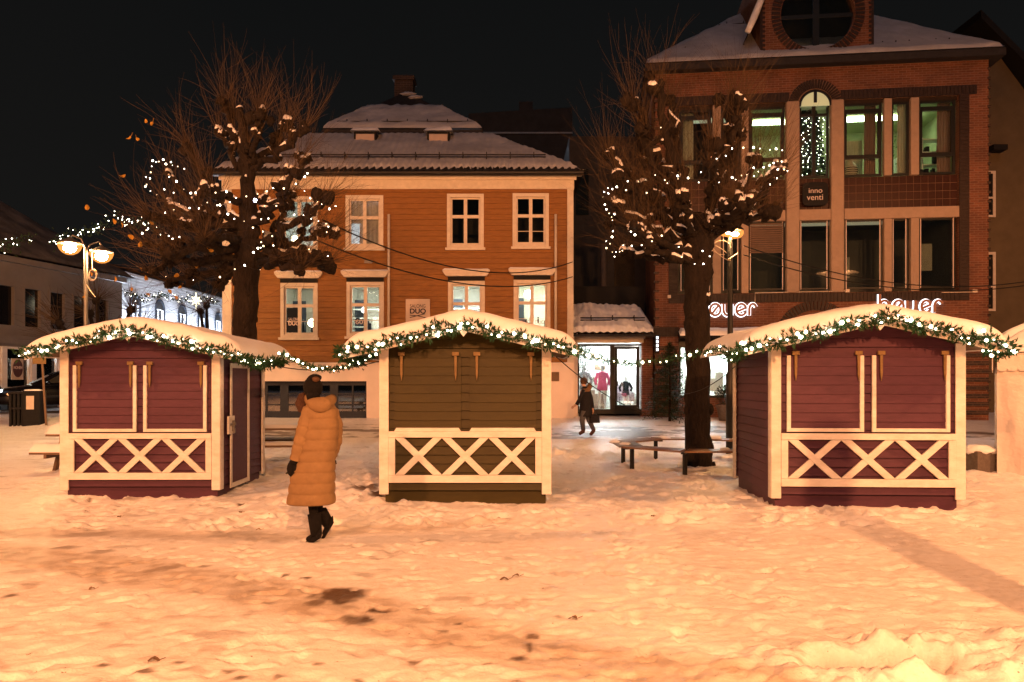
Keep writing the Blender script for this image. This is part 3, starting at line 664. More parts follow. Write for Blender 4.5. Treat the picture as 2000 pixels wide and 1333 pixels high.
# ---------------------------------------------------------------- pollarded trees
def bez(a, c, b, n=12): return [a*(1-t)**2+c*2*t*(1-t)+b*t*t for t in [i/n for i in range(n+1)]]
def pollard(loc, label, trunk, limbs, seed, twn=42, leaves=(), cat='tree'):
    """trunk: list of (x,z,r, dy) in metres relative to loc; limbs: (x0,z0,x1,z1,dy,r0,r1,snow)"""
    rn = random.Random(seed); T = empty('pollarded_tree', loc, 0, label, cat, 'pollarded trees with string lights')
    tb = MB(); sb = MB(); tw = MB(); heads = []
    tp = [Vector((x, dy, z)) for x, z, r, dy in trunk]; tr = [t_[2] for t_ in trunk]
    pp = []; rr_ = []
    for i in range(len(tp)-1):
        for k in range(6): pp.append(tp[i].lerp(tp[i+1], k/6)+Vector((rn.gauss(0,.012), rn.gauss(0,.012), 0))); rr_.append((tr[i]*(1-k/6)+tr[i+1]*k/6)*(1+rn.gauss(0, .03)))
    pp.append(tp[-1]); rr_.append(tr[-1]); tb.tube(pp, rr_, 22, jit=.16)
    for k in range(26):   # burrs on the trunk
        i = rn.randrange(len(pp)-8); a = rn.random()*6.28
        tb.ball(pp[i]+Vector((math.cos(a), math.sin(a), 0))*rr_[i]*.93, rn.uniform(.03, .08), (1,1,1.5), 8, 6, .4, 5, k)
    def knob(p, r, dirv, caps=True):
        for k in range(5):
            q = p+Vector((rn.gauss(0,1), rn.gauss(0,1), rn.gauss(0,.8)))*r*.55
            tb.ball(q, r*rn.uniform(.55, .95), (1,1,rn.uniform(.8,1.2)), 10, 7, .55, 3.5, rn.random()*9)
        if False:
            q = p+Vector((rn.gauss(0,.4)*r, rn.gauss(0,.4)*r-.2*r, r*.72)); [sb.ball(q+Vector((rn.gauss(0,.45)*r, rn.gauss(0,.3)*r-.3*r, rn.gauss(-.05,.25)*r)), r*rn.uniform(.25,.6), (rn.uniform(.6,1.6), rn.uniform(.7,1.1), rn.uniform(.3,.7)), 10, 7, 1.3, 4, rn.random()*9) for _ in range(2)]
        heads.append((p, dirv, r))
    for (x0, z0, x1, z1, dy, r0, r1, sn_) in limbs:
        a = Vector((x0, 0, z0)); e = Vector((x1, dy, z1)); d = e-a
        c = a+Vector((d.x*.55, d.y*.55, d.z*.22+rn.uniform(-.15, .1))) if abs(d.x) > .5*abs(d.z) else a+Vector((d.x*.75, d.y*.7, d.z*.45))
        path = bez(a, c, e, 14); path = [p+Vector((rn.gauss(0,.045), rn.gauss(0,.045), rn.gauss(0,.04)))*(1 if 0 < i < 14 else 0) for i, p in enumerate(path)]
        rad = [.72*(r0+(r1-r0)*(i/14)**.7)*(1+.18*math.sin(i*2.3+x1*5)) for i in range(15)]
        tb.tube(path, rad, 12, jit=.3)
        ed = (path[-1]-path[-3]).normalized()
        knob(e, r1*rn.uniform(1.25, 1.85), ed)
        for fr in (.45, .66, .84):
            if rn.random() < .65:
                i = int(fr*14); side = Vector((rn.gauss(0,.5), rn.gauss(0,.7), rn.uniform(-.1,.9))); side -= ed*side.dot(ed); side.normalize()
                q = path[i]+side*(rad[i]*1.1+rn.uniform(.02,.10)); tb.tube([path[i], (path[i]+q)/2, q], [rad[i]*.75, rad[i]*.6, rad[i]*.6], 8, jit=.3)
                knob(q, r1*rn.uniform(.8, 1.25), (ed+side*1.5).normalized(), rn.random() < .45)
        if False:      # snow line on the upper side of the limb
            k0 = rn.randint(1, 5); k1 = rn.randint(9, 14)
            sp = [path[i]+Vector((0, -.3*rad[i], rad[i]*.88)) for i in range(k0, k1)]
            n_ = len(sp); sb.tube(sp, [max(.01, rad[i+k0]*.52*math.sin(math.pi*(i+.4)/(n_))**.4*(1+.25*rn.gauss(0,1))) for i in range(n_)], 8, jit=.5)
    tk = tb.build('trunk', M['bark'], T, smooth=True)
    tm = tk.data; zmin = trunk[-3][1]*.80; nv_ = len(tm.vertices); wgt = []; pos = []
    for v in tm.vertices:
        n = v.normal; c_ = v.co
        up = n.z*.9-.15*n.y
        wv = max(0, min(1, (up-.30)/.35))*max(0, min(1, (mnoise.noise(Vector((c_.x*2.1+seed, c_.y*2.1, c_.z*2.1)))+.35*mnoise.noise(c_*7)-.04)/.22)) if c_.z > zmin else 0
        wgt.append(wv); pos.append(c_+n*(-.02)+Vector((n.x*.2, n.y*.2, 1)).normalized()*(.018+.045*wv**.7)*(wv > 0))
    keep = {}
    for f_ in tm.polygons:
        if max(wgt[i] for i in f_.vertices) > 0:
            for i in f_.vertices:
                if i not in keep: keep[i] = len(sb.v); sb.v.append(tuple(pos[i]))
            sb.f.append(tuple(keep[i] for i in f_.vertices))
    if sb.v: tag(sb.build('snow_patches', M['snow'], T, smooth=True, fix=False), kind='stuff')
    ctr = Vector((tp[-1].x*.5, 0, tp[-1].z*.62)); tips = []
    for p, dv, r in heads:
        out = (p-ctr); out.z *= .55; out = out.normalized() if out.length > .01 else Vector((0,0,1))
        for k in range(int(twn*min(1.6, r/.10))):
            d = (out*rn.uniform(.25, 1.2)+Vector((0,0,1))*rn.uniform(.05, .95)+Vector((rn.gauss(0,.42), rn.gauss(0,.42), rn.gauss(0,.34)))).normalized()
            L_ = rn.uniform(.35, 1.0)*(1.05+.55*max(0, d.z)); q = p+d*r*.7; path = [q]; dd = d.copy(); cur = Vector((rn.gauss(0,.06), rn.gauss(0,.06), rn.uniform(-.06, .16)))*1.5
            for s_ in range(6): dd = (dd+cur+Vector((rn.gauss(0,.035),)*3)).normalized(); path.append(path[-1]+dd*L_/6)
            r0 = rn.uniform(.0024, .0046); tw.tube(path, [r0*(1-.75*i/6) for i in range(7)], 3, cap=False)
            if rn.random() < .5:
                i = rn.randint(1, 4); d2 = (dd+Vector((rn.gauss(0,.5), rn.gauss(0,.5), rn.gauss(0,.4)))).normalized(); tw.tube([path[i], path[i]+d2*L_*.2, path[i]+d2*L_*.38+Vector((0,0,.02))], [r0*.6, r0*.5, r0*.25], 3, cap=False)
            tips.append(path[-1])
    tw.build('crown', M['twig'], T, fix=False)
    if leaves:
        lb = MB()
        for (x, z) in leaves:
            c = Vector((x, rn.uniform(-1.2, .6), z)); s_ = rn.uniform(.035, .058); u = Vector((rn.gauss(0,1), rn.gauss(0,.4), rn.gauss(0,1))).normalized(); v = Vector((rn.gauss(0,.4), -1, rn.gauss(0,.4))).cross(u).normalized(); n_ = u.cross(v)
            ring = [c+u*s_*math.cos(a)*(1+.18*math.cos(3*a))+v*s_*.72*math.sin(a)+n_*s_*.3*math.cos(2*a) for a in [k*math.pi/6 for k in range(12)]]
            lb.add([c]+ring, [(0, i+1, (i+1) % 12+1) for i in range(12)]); lb.tube([c-u*s_, c-u*s_*1.8+Vector((0,0,.04))], .003, 4)
        lb.build('leaves', M['leaf'], T, fix=False)
    return T
TY = 14.7
def t2(px, py, bx): return ((px-1000)/F*TY-bx, CAMZ+(HZ-py)/F*TY)
bx1 = (478-1000)/F*TY; bx2 = (1364-1000)/F*TY
def mk(lst, bx):
    out = []
    for (a, b_, c_, d, dy, r0, r1, s_) in lst:
        x0, z0 = t2(a, b_, bx); k = (TY+dy)/TY
        x1 = (c_-1000)/F*(TY+dy)-bx; z1 = CAMZ+(HZ-d)/F*(TY+dy); out.append((x0, z0, x1, z1, dy, r0, r1, s_))
    return out
def tk(lst, bx): return [(*t2(a, b_, bx), r, 0) for a, b_, r in lst]
lv = [t2(a, b_, bx1) for a, b_ in [(288,292),(312,300),(338,275),(353,282),(275,362),(231,430),(245,443),(272,425),(232,437),(222,545),(228,548),(265,567),(270,540),(247,518),(268,525),(262,570),(300,480),(297,487),(320,567),(325,577),(335,535),(382,520),(221,590),(347,560),(465,618),(455,508),(238,515),(575,330)]]
T1 = pollard((bx1, TY, 0), 'pollarded tree standing right behind the stall with the side door', tk([(480,935,.28),(479,800,.225),(478,650,.215),(480,560,.225),(482,500,.235),(485,430,.18),(484,340,.12),(478,270,.10),(466,212,.08)], bx1),
  mk([(485,500,296,528,-.6,.12,.075,1),(480,515,335,552,.8,.12,.08,1),(478,490,288,478,.3,.11,.07,1),(478,470,298,425,-1.1,.11,.07,0),(480,450,325,395,1.2,.11,.07,1),(480,440,368,288,-.3,.12,.085,1),
      (482,430,335,345,.9,.11,.06,0),(480,405,398,372,-1.2,.10,.07,1),(484,330,428,262,.5,.10,.07,1),(484,330,505,228,-.4,.11,.07,0),(484,320,560,248,.2,.10,.075,1),(484,335,592,256,-.7,.10,.065,1),
      (490,430,590,312,.4,.12,.08,1),(492,445,568,338,-.8,.11,.07,1),(495,475,636,388,-.4,.12,.075,1),(495,480,640,450,.6,.11,.075,1),(492,490,560,402,1.2,.11,.07,1),(495,500,622,505,-.9,.12,.08,1),
      (495,510,640,512,.2,.12,.085,1),(490,515,588,528,-1.3,.11,.07,0),(478,480,398,468,-1.5,.11,.07,1),(480,505,385,515,1.4,.11,.07,0),(482,480,330,500,-1.4,.11,.075,0),(483,300,440,205,.2,.09,.075,1),(484,520,430,560,.4,.10,.07,0),(480,440,350,440,-.2,.11,.07,1)], bx1), 5, 23, lv)
T2 = pollard((bx2, TY, 0), 'pollarded tree with a ring bench round its trunk', tk([(1365,925,.27),(1364,850,.235),(1362,700,.225),(1361,600,.235),(1362,520,.26),(1366,470,.27),(1368,420,.20)], bx2),
  mk([(1362,480,1288,172,.3,.19,.10,0),(1368,470,1430,195,.2,.17,.09,1),(1345,420,1250,255,-.5,.12,.085,1),(1335,350,1310,195,.9,.11,.075,1),(1330,360,1238,202,-.6,.11,.07,1),(1345,420,1188,305,.5,.12,.08,1),
      (1340,440,1205,338,-1.0,.11,.07,1),(1345,420,1300,330,1.2,.11,.07,0),(1400,330,1452,205,-.5,.10,.065,1),(1390,380,1445,262,.7,.11,.07,1),(1385,400,1392,285,-1.0,.11,.08,1),(1355,480,1205,402,-.6,.12,.07,1),
      (1355,490,1193,432,.8,.11,.07,1),(1355,500,1240,445,-1.3,.11,.07,1),(1355,480,1262,395,.2,.11,.07,0),(1358,505,1218,492,.2,.11,.075,1),(1358,510,1270,482,-.9,.11,.07,1),(1355,490,1302,425,1.4,.11,.07,1),
      (1372,450,1480,312,.4,.12,.075,1),(1374,455,1508,345,-.6,.11,.07,1),(1374,470,1482,388,.9,.12,.075,1),(1372,450,1528,328,.1,.11,.065,1),(1374,455,1508,412,-.3,.12,.08,1),(1374,440,1458,398,-1.3,.11,.07,1),
      (1374,430,1440,380,1.1,.10,.07,0),(1358,460,1328,385,-1.2,.10,.07,1),(1374,470,1420,395,-.7,.10,.07,1),(1365,470,1275,375,-.4,.11,.07,1)], bx2), 9, 23, [])
def string_lights(pts, loc, label, seed, blue=()):
    rn = random.Random(seed); e = empty('string_lights', loc, 0, label, 'string lights', 'light chains in the pollarded trees')
    ps = []
    for px, py in pts:
        Y = TY+.9*mnoise.noise(Vector((px*.012, py*.012, seed)))*1.5-.75; ps.append(P(px, py, Y)-Vector(loc))
    for i, p in enumerate(ps):
        put_bulb(BULBB if i in blue else (BULBW if rn.random() < .62 else BULBD), p, .030 if i in blue else rn.choice((.006,.008,.010,.012,.016)), e)
    left = ps[:]; cur = left.pop(0); path = [cur]; wb = MB()
    while left:
        nx = min(left, key=lambda q: (q-cur).length); left.remove(nx)
        if (nx-cur).length > .9:
            if len(path) > 1: wb.tube(path, .0035, 4, cap=False)
            path = []
        elif path: path.append((cur+nx)/2-Vector((0,0,.02)))
        path.append(nx); cur = nx
    if len(path) > 1: wb.tube(path, .0035, 4, cap=False)
    wb.build('wire', M['cable'], e, fix=False); return e
z8 = [(225,160),(320,150),(345,190),(215,210),(207,265),(165,310),(200,320),(440,348),(512,235),(415,450),(160,390),(205,435),(262,468),(570,453),(640,475),(703,460),(615,450),(795,450),(893,442),(980,497),(465,553),(560,590),(643,593),(415,606),(337,630),(835,563),(907,645),(965,688),(1055,710),(1135,768),(1155,520),(1240,570),(1178,462),(1260,437),(1320,408),(1415,412),(1455,355),(1525,370),(1603,437),(1600,270),(1630,275),(1560,308),(1605,305),(1348,570),(1720,533),(1510,650),(1595,655),(1665,688),(1830,598),(1885,572),(1800,733),(1820,760),(1805,808),(1225,803),(1310,845),(1140,992),(1060,1110),(1200,1150),(835,1217),(1815,1025),(1210,900),(1230,935),(1320,930),(245,710),(165,790),(130,820),(295,832),(370,843),(467,852),(405,868),(345,1213),(595,1245),(970,1145),(1645,965),(1275,685),(1210,693),(255,172),(280,168),(390,172),(405,202),(452,212),(375,308),(170,375),(158,398),(508,418),(330,420),(720,540),(810,566),(924,536),(1075,484),(1730,708),(1205,950),(1180,955),(1655,500),(1760,555)]
string_lights([(250+x*.215, 280+y*.215) for x, y in z8], (bx1, TY, 4), 'white light chain in the tree behind the padlocked stall', 3, (30,))
z7 = [(570,770),(630,800),(645,820),(710,775),(712,793),(775,788),(840,815),(910,822),(967,815),(512,800),(467,810),(400,808),(347,804),(333,843),(305,857),(278,850),(255,875),(280,883),(247,905),(390,863),(434,850),(518,880),(475,912),(258,953),(310,950),(347,955),(268,982),(285,1007),(317,1012),(300,1030),(305,1050),(503,957),(357,943),(308,1118),(303,1153),(445,1140),(420,1120),(267,1180),(290,1195),(268,1222),(305,1247),(318,1275),(327,1247),(372,1205),(367,1238),(350,1245),(425,1208),(487,1205),(550,1180),(611,1145),(667,1175),(716,1215),(735,1278),(865,1240),(908,1273),(815,1320),(870,1320),(1047,605),(1117,600),(1008,650),(952,668),(910,727),(855,752),(1282,612),(1320,607),(1358,617),(1220,605),(1180,600),(1305,695),(1330,685),(1355,685),(1243,722),(1280,710),(1330,735),(1370,735),(1390,743),(1325,790),(1283,827),(1182,775),(1138,768),(1105,772),(1048,785),(1070,798),(1210,748),(1182,725),(1175,973),(1093,953),(605,475)]
string_lights([(1100+x*.315, 100+y*.315) for x, y in z7], (bx2, TY, 4), 'white light chain in the tree with the ring bench', 4)

# ---------------------------------------------------------------- ring bench
BX, BY = bx2, TY
e = empty('ring_bench', (BX, BY, 0), R(22.5), 'wooden ring bench on black legs round the bare tree trunk', 'bench')
for k in range(8):
    a0, a1 = R(45*k+1.2), R(45*k+43.8); ri, ro = 1.22, 1.72; z0, z1 = .40, .43
    def pr(r, a): return (r*math.cos(a), r*math.sin(a))
    meshy = (k == 3)
    b = MB(); b.prism([pr(ri,a0), pr(ro,a0), pr(ro,a1), pr(ri,a1)], z0, z1, 'z'); b.build('seat', M['mesh'] if meshy else M['wetwood'], e, bevel=.008)
    ca = R(45*k); b = MB(); px_, py_ = pr(1.47, ca); b.box(px_-.03, px_+.03, py_-.03, py_+.03, -.05, z0-.03)
    x0_, y0_ = pr(ri+.04, ca); x1_, y1_ = pr(ro-.04, ca); b.bar((x0_,y0_,z0-.015), (x1_,y1_,z0-.015), .07, .028); b.build('leg', M['black'], e)
rn = random.Random(8)
for k in range(9):
    b = MB(); a = rn.random()*6.28; r_ = rn.uniform(1.3, 1.62); b.ball((r_*math.cos(a), r_*math.sin(a), .435), rn.uniform(.07, .16), (1,1,.35), 12, 7, .5, 5, k)
    b.build('snow_patch', M['snow'], e, smooth=True)
# unseen lamps with wide hoods added to keep light off the roofs
for lx, ly, lz, lab in ((2.9, -9.5, 8.0, 'nearest'), (-6.5, -10.5, 8.0, 'second'), (14.0, 5.0, 7.6, 'eastern'), (-13.5, 6.0, 7.6, 'western')):
    e = empty('street_lamp', (lx, ly, 0), 0, lab+' hooded street lamp behind the photographer', 'street lamp', 'hooded street lamps behind the photographer')
    MB().lathe([(.09,0),(.06,lz-.6),(.05,lz+.15)], (0,-.75,0), 12).build('pole', M['pole'], e, smooth=True)
    b = MB(); b.tube([(0,-.75,lz+.14),(0,-.4,lz+.3),(0,0,lz+.26)], .035, 8); b.build('arm', M['pole'], e)
    b = MB(); b.lathe([(.001,.20),(.2,.19),(1.15,.03),(1.15,.0),(.001,.02)], (0,0,lz+.10), 28, False); b.build('lamp_cap', M['blackm'], e, smooth=False)  # oversized hood, shaped to cut off upward light

# ---------------------------------------------------------------- street lamps
def lamp_head(parent, x, z, mt, s=1):
    b = MB(); b.lathe([(.03,.20),(.05,.17),(.12,.13),(.27,.06),(.29,.03),(.28,.02),(.0,.02)], (x,0,z), 24); h = b.build('lamp_cap', M['pole'], parent, smooth=True)
    b = MB(); b.lathe([(.285,.02),(.29,-.03),(.25,-.13),(.18,-.21),(.09,-.26),(.001,-.275)], (x,0,z), 24, False); b.build('lamp_glass', M['bowl'], h, smooth=True)
    b = MB(); b.ball((x,0,z-.09), .15, (1,1,.8), 16, 10); b.build('lamp_bulb', mt, h, smooth=True)
    return h
e = empty('street_lamp', (-11.1, 20, gz(-11.1, 20)), R(25), 'tall double headed street lamp glowing orange behind the padlocked stall', 'street lamp', 'double headed street lamps')
MB().lathe([(.075,0),(.075,1.0),(.055,1.05),(.048,5.0),(.03,5.08),(.001,5.1)], (0,0,0), 14).build('pole', M['pole'], e, smooth=True)
b = MB(); b.tube([(-.36,0,5.30),(-.30,0,5.36),(-.1,0,5.28),(0,0,5.0)], .018, 8); b.tube([(.36,0,5.16),(.30,0,5.24),(.1,0,5.15),(0,0,4.95)], .018, 8); b.build('arm', M['pole'], e)
lamp_head(e, -.36, 5.12, M['sod']); lamp_head(e, .36, 4.95, M['sod'])
b = MB()
for k in range(3): b.tube([(.15+.09*math.cos(t_/10*6.28)+.01*k, -.08, 4.33+.14*math.sin(t_/10*6.28)+.02*k) for t_ in range(11)], .007, 5)
b.tube([(.15,-.08,4.49),(.15,-.05,4.95)], .008, 5); b.tube([(.02,-.06,4.1),(.10,-.08,3.95),(.22,-.08,3.78)], .01, 5); b.build('cable_coil', M['whitecable'], e)
e = empty('street_lamp', (4.83, 17, 0), R(12), 'black street lamp close behind the tree with the ring bench', 'street lamp', 'double headed street lamps')
MB().lathe([(.095,-.05),(.095,1.75),(.062,1.82),(.055,4.72),(.03,4.8),(.001,4.82)], (0,0,0), 14).build('pole', M['black'], e, smooth=True)
b = MB(); b.tube([(-.06,-.1,4.98),(0,-.05,4.9),(0,0,4.7)], .018, 8); b.tube([(.15,.1,4.98),(.05,.05,4.9),(0,0,4.7)], .018, 8); b.build('arm', M['black'], e)
for x_, s_ in ((-.10, 1), (.16, 1)):
    b = MB(); b.lathe([(.02,.18),(.10,.15),(.20,.07),(.20,.05),(.0,.05)], (x_, -.1 if x_ < 0 else .1, 4.93), 20); h = b.build('lamp_cap', M['black'], e, smooth=True)
    b = MB(); b.lathe([(.19,.045),(.20,-.03),(.14,-.11),(.001,-.14)], (x_, -.1 if x_ < 0 else .1, 4.93), 20, False); b.build('lamp_glass', M['bowl'], h, smooth=True); b = MB(); b.ball((x_, -.1 if x_ < 0 else .1, 4.90), .07, (1.3,1,.6), 14, 8); b.build('lamp_bulb', M['sod2'], h, smooth=True)
b = MB()
for k in range(2): b.tube([(-.25+.22*math.cos(t_/10*6.28+k), -.1, 4.55-.12*k+.16*math.sin(t_/10*6.28)) for t_ in range(9)], .007, 5)
b.tube([(-.1,-.12,4.3),(.0,-.12,4.36),(.12,-.12,4.44)], .012, 5); b.build('cable_coil', M['whitecable'], e)
# unseen post just outside the frame, placed so its shadow crosses the snow
e = empty('shadow_post', (3.62, 2.6, 0), 0, 'slim round notice column near the photographer', 'notice column')
MB().lathe([(.19,-.05),(.19,3.5),(.22,3.53),(.19,3.61),(.001,3.7)], (0,0,0), 18).build('shaft', M['pole'], e, smooth=True)

# ---------------------------------------------------------------- small things
def picnic(loc, rz, label, sn=1.0):
    e = empty('picnic_table', loc, rz, label, 'picnic table', 'snow covered picnic tables')
    b = MB(); [b.box(-.9, .9, y, y+.135, .70, .74) for y in (-.36, -.21, -.06, .09, .24)]; b.build('table_top', M['greywood'], e)
    for s_ in (-1, 1):
        b = MB(); [b.box(-.9, .9, min(s_*y, s_*(y+.12)), max(s_*y, s_*(y+.12)), .41, .45) for y in (.60, .73)]; b.build('bench_seat', M['greywood'], e)
    for x in (-.65, .65):
        b = MB(); b.bar((x,-.55,-.1), (x,-.22,.70), .05, .10); b.bar((x,.55,-.1), (x,.22,.70), .05, .10); b.bar((x+.03,-.84,.385), (x+.03,.84,.385), .05, .09); b.bar((x+.03,-.36,.67), (x+.03,.36,.67), .05, .07); b.build('leg_frame', M['greywood'], e)
    b = MB()
    def pad(y0, y1, z, th, sd):
        snowslab(b, (-.92,y0,z), (.92,y0,z), (.92,y1,z), (-.92,y1,z), 50, 10, th*sn, nzs=.5, seed=sd, edge=.08, off=.0)
    pad(-.38, .38, .742, .19, 1); pad(-.86, -.58, .452, .16, 2); pad(.58, .86, .452, .14, 3); b.build('snow_cover', M['snow'], e, smooth=True)
    return e
picnic((-7.72, 14.55, -.10), R(0), 'snow covered picnic table at the outer side of the padlocked stall')
picnic((-4.62, 15.2, -.03), R(4), 'snow dusted picnic table seen between the padlocked stall and the walking woman', .35)
e = empty('waste_bin', (-14.5, 23, gz(-14.5, 23)), R(10), 'dark slatted waste bin housing with a paper notice', 'waste bin')
b = MB(); b.box(-.05, .42, -.25, .25, -.05, 1.05); b.build('housing', M['blackm'], e, bevel=.01)
b = MB(); [b.box(-.42+.11*k, -.36+.11*k, -.22, .22, -.05, .96) for k in range(4)]; b.box(-.42, -.05, -.23, .23, .50, .56); b.box(-.44, -.05, -.24, .24, .96, 1.03); b.build('slatted_side', M['blackm'], e)
MB().box(.06, .27, -.262, -.252, .50, .90).build('notice', M['paper'], e)
b = MB(); b.ball((.15, 0, 1.05), .26, (1, .9, .18), 14, 7, .4, 4); b.build('snow_cap', M['snow'], e, smooth=True)
e = empty('sign_post', (-14.0, 22.9, gz(-14, 22.9)), 0, 'leaning wooden post with a yellow board seen from behind', 'sign post')
MB().tube([(.12,0,-.1),(.04,0,1.1),(-.04,0,2.5)], .032, 10).build('post', M['greywood'], e)
MB().box(-.27, .13, -.05, -.034, 1.86, 2.32).build('board', M['peg'], e, bevel=.01)
e = empty('stone_block', (8.28, 13.6, 0), R(8), 'dark granite block capped with snow beside the tent', 'stone block')
b = MB(); b.box(-.21, .21, -.21, .21, -.1, .40); o = b.build('block', M['stone'], e, bevel=.02)
b = MB(); b.ball((0, 0, .40), .27, (1, .95, .38), 18, 10, .35, 3); b.build('snow_cap', M['snow'], e, smooth=True)
# tent
e = empty('party_tent', (8.40, 13.3, 0), R(-32), 'pale tarpaulin tent with a scalloped valance at the edge of the square', 'tent')
b = MB()
def tw_(u, v, y): 
    x = 3.0*u; z = -.05+2.15*v; f_ = .04*math.sin(x*9+z*1.5)*(.3+.7*(1-v))+.03*mnoise.noise(Vector((x*2, z*1.5, 1)))
    return (x, y+f_, z)
b.grid(lambda u, v: tw_(u, v, 0), 60, 24); b.grid(lambda u, v: (tw_(0, v, 3*u)[0]+.03*math.sin(u*20), 3*u, -.05+2.15*v), 40, 24); b.build('side_sheet', M['tarp'], e, smooth=True, fix=False)
b = MB(); zt = 2.10
for k in range(20):
    x = k*.15; b.prism([(x+.15, zt), (x, zt), (x, zt-.26)]+[(x+.075-.075*math.cos(a_*math.pi/6), zt-.26-.045*math.sin(a_*math.pi/6)) for a_ in range(1, 6)]+[(x+.15, zt-.26)], -.075, -.06)
for k in range(20):
    y = k*.15; b.prism([(y+.15, zt), (y, zt), (y, zt-.26)]+[(y+.075-.075*math.cos(a_*math.pi/6), zt-.26-.045*math.sin(a_*math.pi/6)) for a_ in range(1, 6)]+[(y+.15, zt-.26)], -.075, -.06, 'x')
b.build('valance', M['tarp'], e)
b = MB(); b.add([(-.08,-.08,zt),(3.1,-.08,zt),(3.1,3.1,zt),(-.08,3.1,zt),(1.5,1.5,zt+1.0)], [(0,1,4),(1,2,4),(2,3,4),(3,0,4)]); b.build('roof_sheet', M['tarp'], e)
b = MB(); snowslab(b, (-.1,-.1,zt), (3.1,-.1,zt), (2.0,1.0,zt+.70), (1.0,1.0,zt+.70), 40, 20, .14, nzs=.6, seed=5); snowslab(b, (-.1,3.1,zt), (-.1,-.1,zt), (1.0,1.0,zt+.70), (1.0,2.0,zt+.70), 40, 20, .14, nzs=.6, seed=7); b.build('snow_cover', M['roofsnow'], e, smooth=True)
# overhead and hanging cables
def cable(name, a, b_, s, label, r=.014, mt='cable', grp='black cables strung over the square'):
    o = MB().tube(sagp(a, b_, s, 40), r, 5).build(name, M[mt], None); return tag(o, label, 'cable', grp)
cable('overhead_cable', P(630, 430, 14.9), P(1118, 512, 24.85), .65, 'upper of two thin cables crossing the ochre house front', .016)
cable('overhead_cable', P(600, 462, 14.9), P(1118, 541, 24.85), .60, 'lower of two thin cables crossing the ochre house front', .016)
cable('overhead_cable', P(1452, 498, 17), P(2060, 548, 20), .5, 'lower of two cables crossing the brick building windows', .013)
cable('overhead_cable', P(1452, 480, 17), P(2060, 540, 20.4), .55, 'upper of two cables crossing the brick building windows', .013)
cable('power_cable', P(1086, 697, 10.5), P(1262, 808, 12.2), .10, 'black cable hanging down from the olive green stall', .007, grp='power cables hanging at the stalls')
cable('power_cable', P(1436, 716, 11.0), P(1330, 770, 14.0), .10, 'black cable drooping from the burgundy stall to the tree trunk', .007, grp='power cables hanging at the stalls')
cable('power_cable', P(516, 709, 11.8), P(740, 706, 10.6), .12, 'thin cable sagging under the garland above the walking woman', .007, grp='power cables hanging at the stalls')
# fallen leaves and twigs on the snow
rn = random.Random(4)
for k, (px, py) in enumerate([(470,994),(233,1003),(168,988),(985,1135),(1008,1128),(505,1030),(1275,1010),(180,1155),(300,1300),(1120,1210)]):
    Y = 2475/(py-HZ); x = (px-1000)/F*Y; b = MB(); s_ = rn.uniform(.02,.036); a0 = rn.random()*6
    ring = [(s_*math.cos(a_+a0)*(1+.25*math.cos(3*a_)), s_*.7*math.sin(a_+a0), .012+.012*math.cos(2*a_)) for a_ in [q*math.pi/5 for q in range(10)]]
    b.add([(0,0,.02)]+ring, [(0, i+1, (i+1) % 10+1) for i in range(10)]); b.tube([(s_,0,.01),(s_*2,.01,.02)], .002, 4)
    o = b.build('fallen_leaf', M['leaf'] if k in (5,) else M['greywood'], None, fix=False); jj = np.argmin(abs(ys-Y)); ii = np.argmin(abs(xs-x)); o.location = (x, Y, float(Z[jj, ii])+.004)
    tag(o, 'small dry brown leaf lying on the trodden snow', 'leaf', 'dry leaves on the snow')
# ---------------------------------------------------------------- ochre timber house
lampw = emit('warm_ceiling_lamp', (1.0,.93,.80), 26); lampc = emit('cool_ceiling_lamp', (.92,.97,1.0), 170); lampg = emit('office_ceiling_lamp', (.88,1.0,.62), 17); globe = emit('lamp_globe', (1.0,.80,.50), 14); globew = emit('white_lamp_globe', (1.0,.96,.88), 9)
HY = 25.0; HX = -3.7
e = H = empty('timber_house', (HX, HY, 0), 0, 'ochre clapboard house with a snowy two tier hipped roof', 'house')
def ob(px, py): return (px-1000)/60-HX, CAMZ+(HZ-py)/60
hx0, hx1 = ob(437, 0)[0], ob(1118, 0)[0]; zs_ = ob(0, 708)[1]; ze_ = ob(0, 345)[1]
wins = []   # px rects of the clear opening inside the casing
for r in [(554,391,614,484),(682,389,742,480),(880,386,938,479),(1008,385,1065,477)]: wins.append(('u', r))
for r in [(555,560,614,654),(684,558,743,652),(882,556,940,650),(1010,554,1068,649)]: wins.append(('l', r))
holes = []
for k, (px0, py0, px1, py1) in wins:
    a, zt = ob(px0, py0); b_, zb = ob(px1, py1); holes.append((a, b_, zb, zt))
b = MB(); clap(b, hx0, hx1, zs_, ze_-.1, .178, holes=holes, lip=.026)
for h in holes: reveal(b, h, .0, .16)
b.build('wall', M['ochre'], H)
b = MB(); clap(b, 0, 9, zs_, ze_-.1, .178, org=(hx1,0,0), ud=(0,1,0), nd=(1,0,0)); clap(b, 0, 9, zs_, ze_-.1, .178, org=(hx0,0,0), ud=(0,1,0), nd=(-1,0,0)); b.quad((hx0,9,zs_),(hx1,9,zs_),(hx1,9,ze_),(hx0,9,ze_)); b.build('wall', M['ochre'], H)
for xa, xb in ((hx0-.03, hx0+.27), (hx1-.17, hx1+.03)):
    MB().box(xa, xb, -.055, .12, zs_-.02, ze_-.32).build('corner_board', M['trim'], H)
b = MB(); b.box(hx0-.05, hx1+.05, -.06, .1, ze_-.42, ze_-.02); b.box(hx0-.12, hx1+.12, -.13, -.061, ze_-.14, ze_-.0); b.box(hx0-.30, hx1+.30, -.34, .0, ze_+.0, ze_+.035); b.build('frieze', M['trim'], H)
bw0, bw1 = ob(488, 0)[0], ob(716, 0)[0]; bz0, bz1 = ob(0, 822)[1], ob(0, 745)[1]
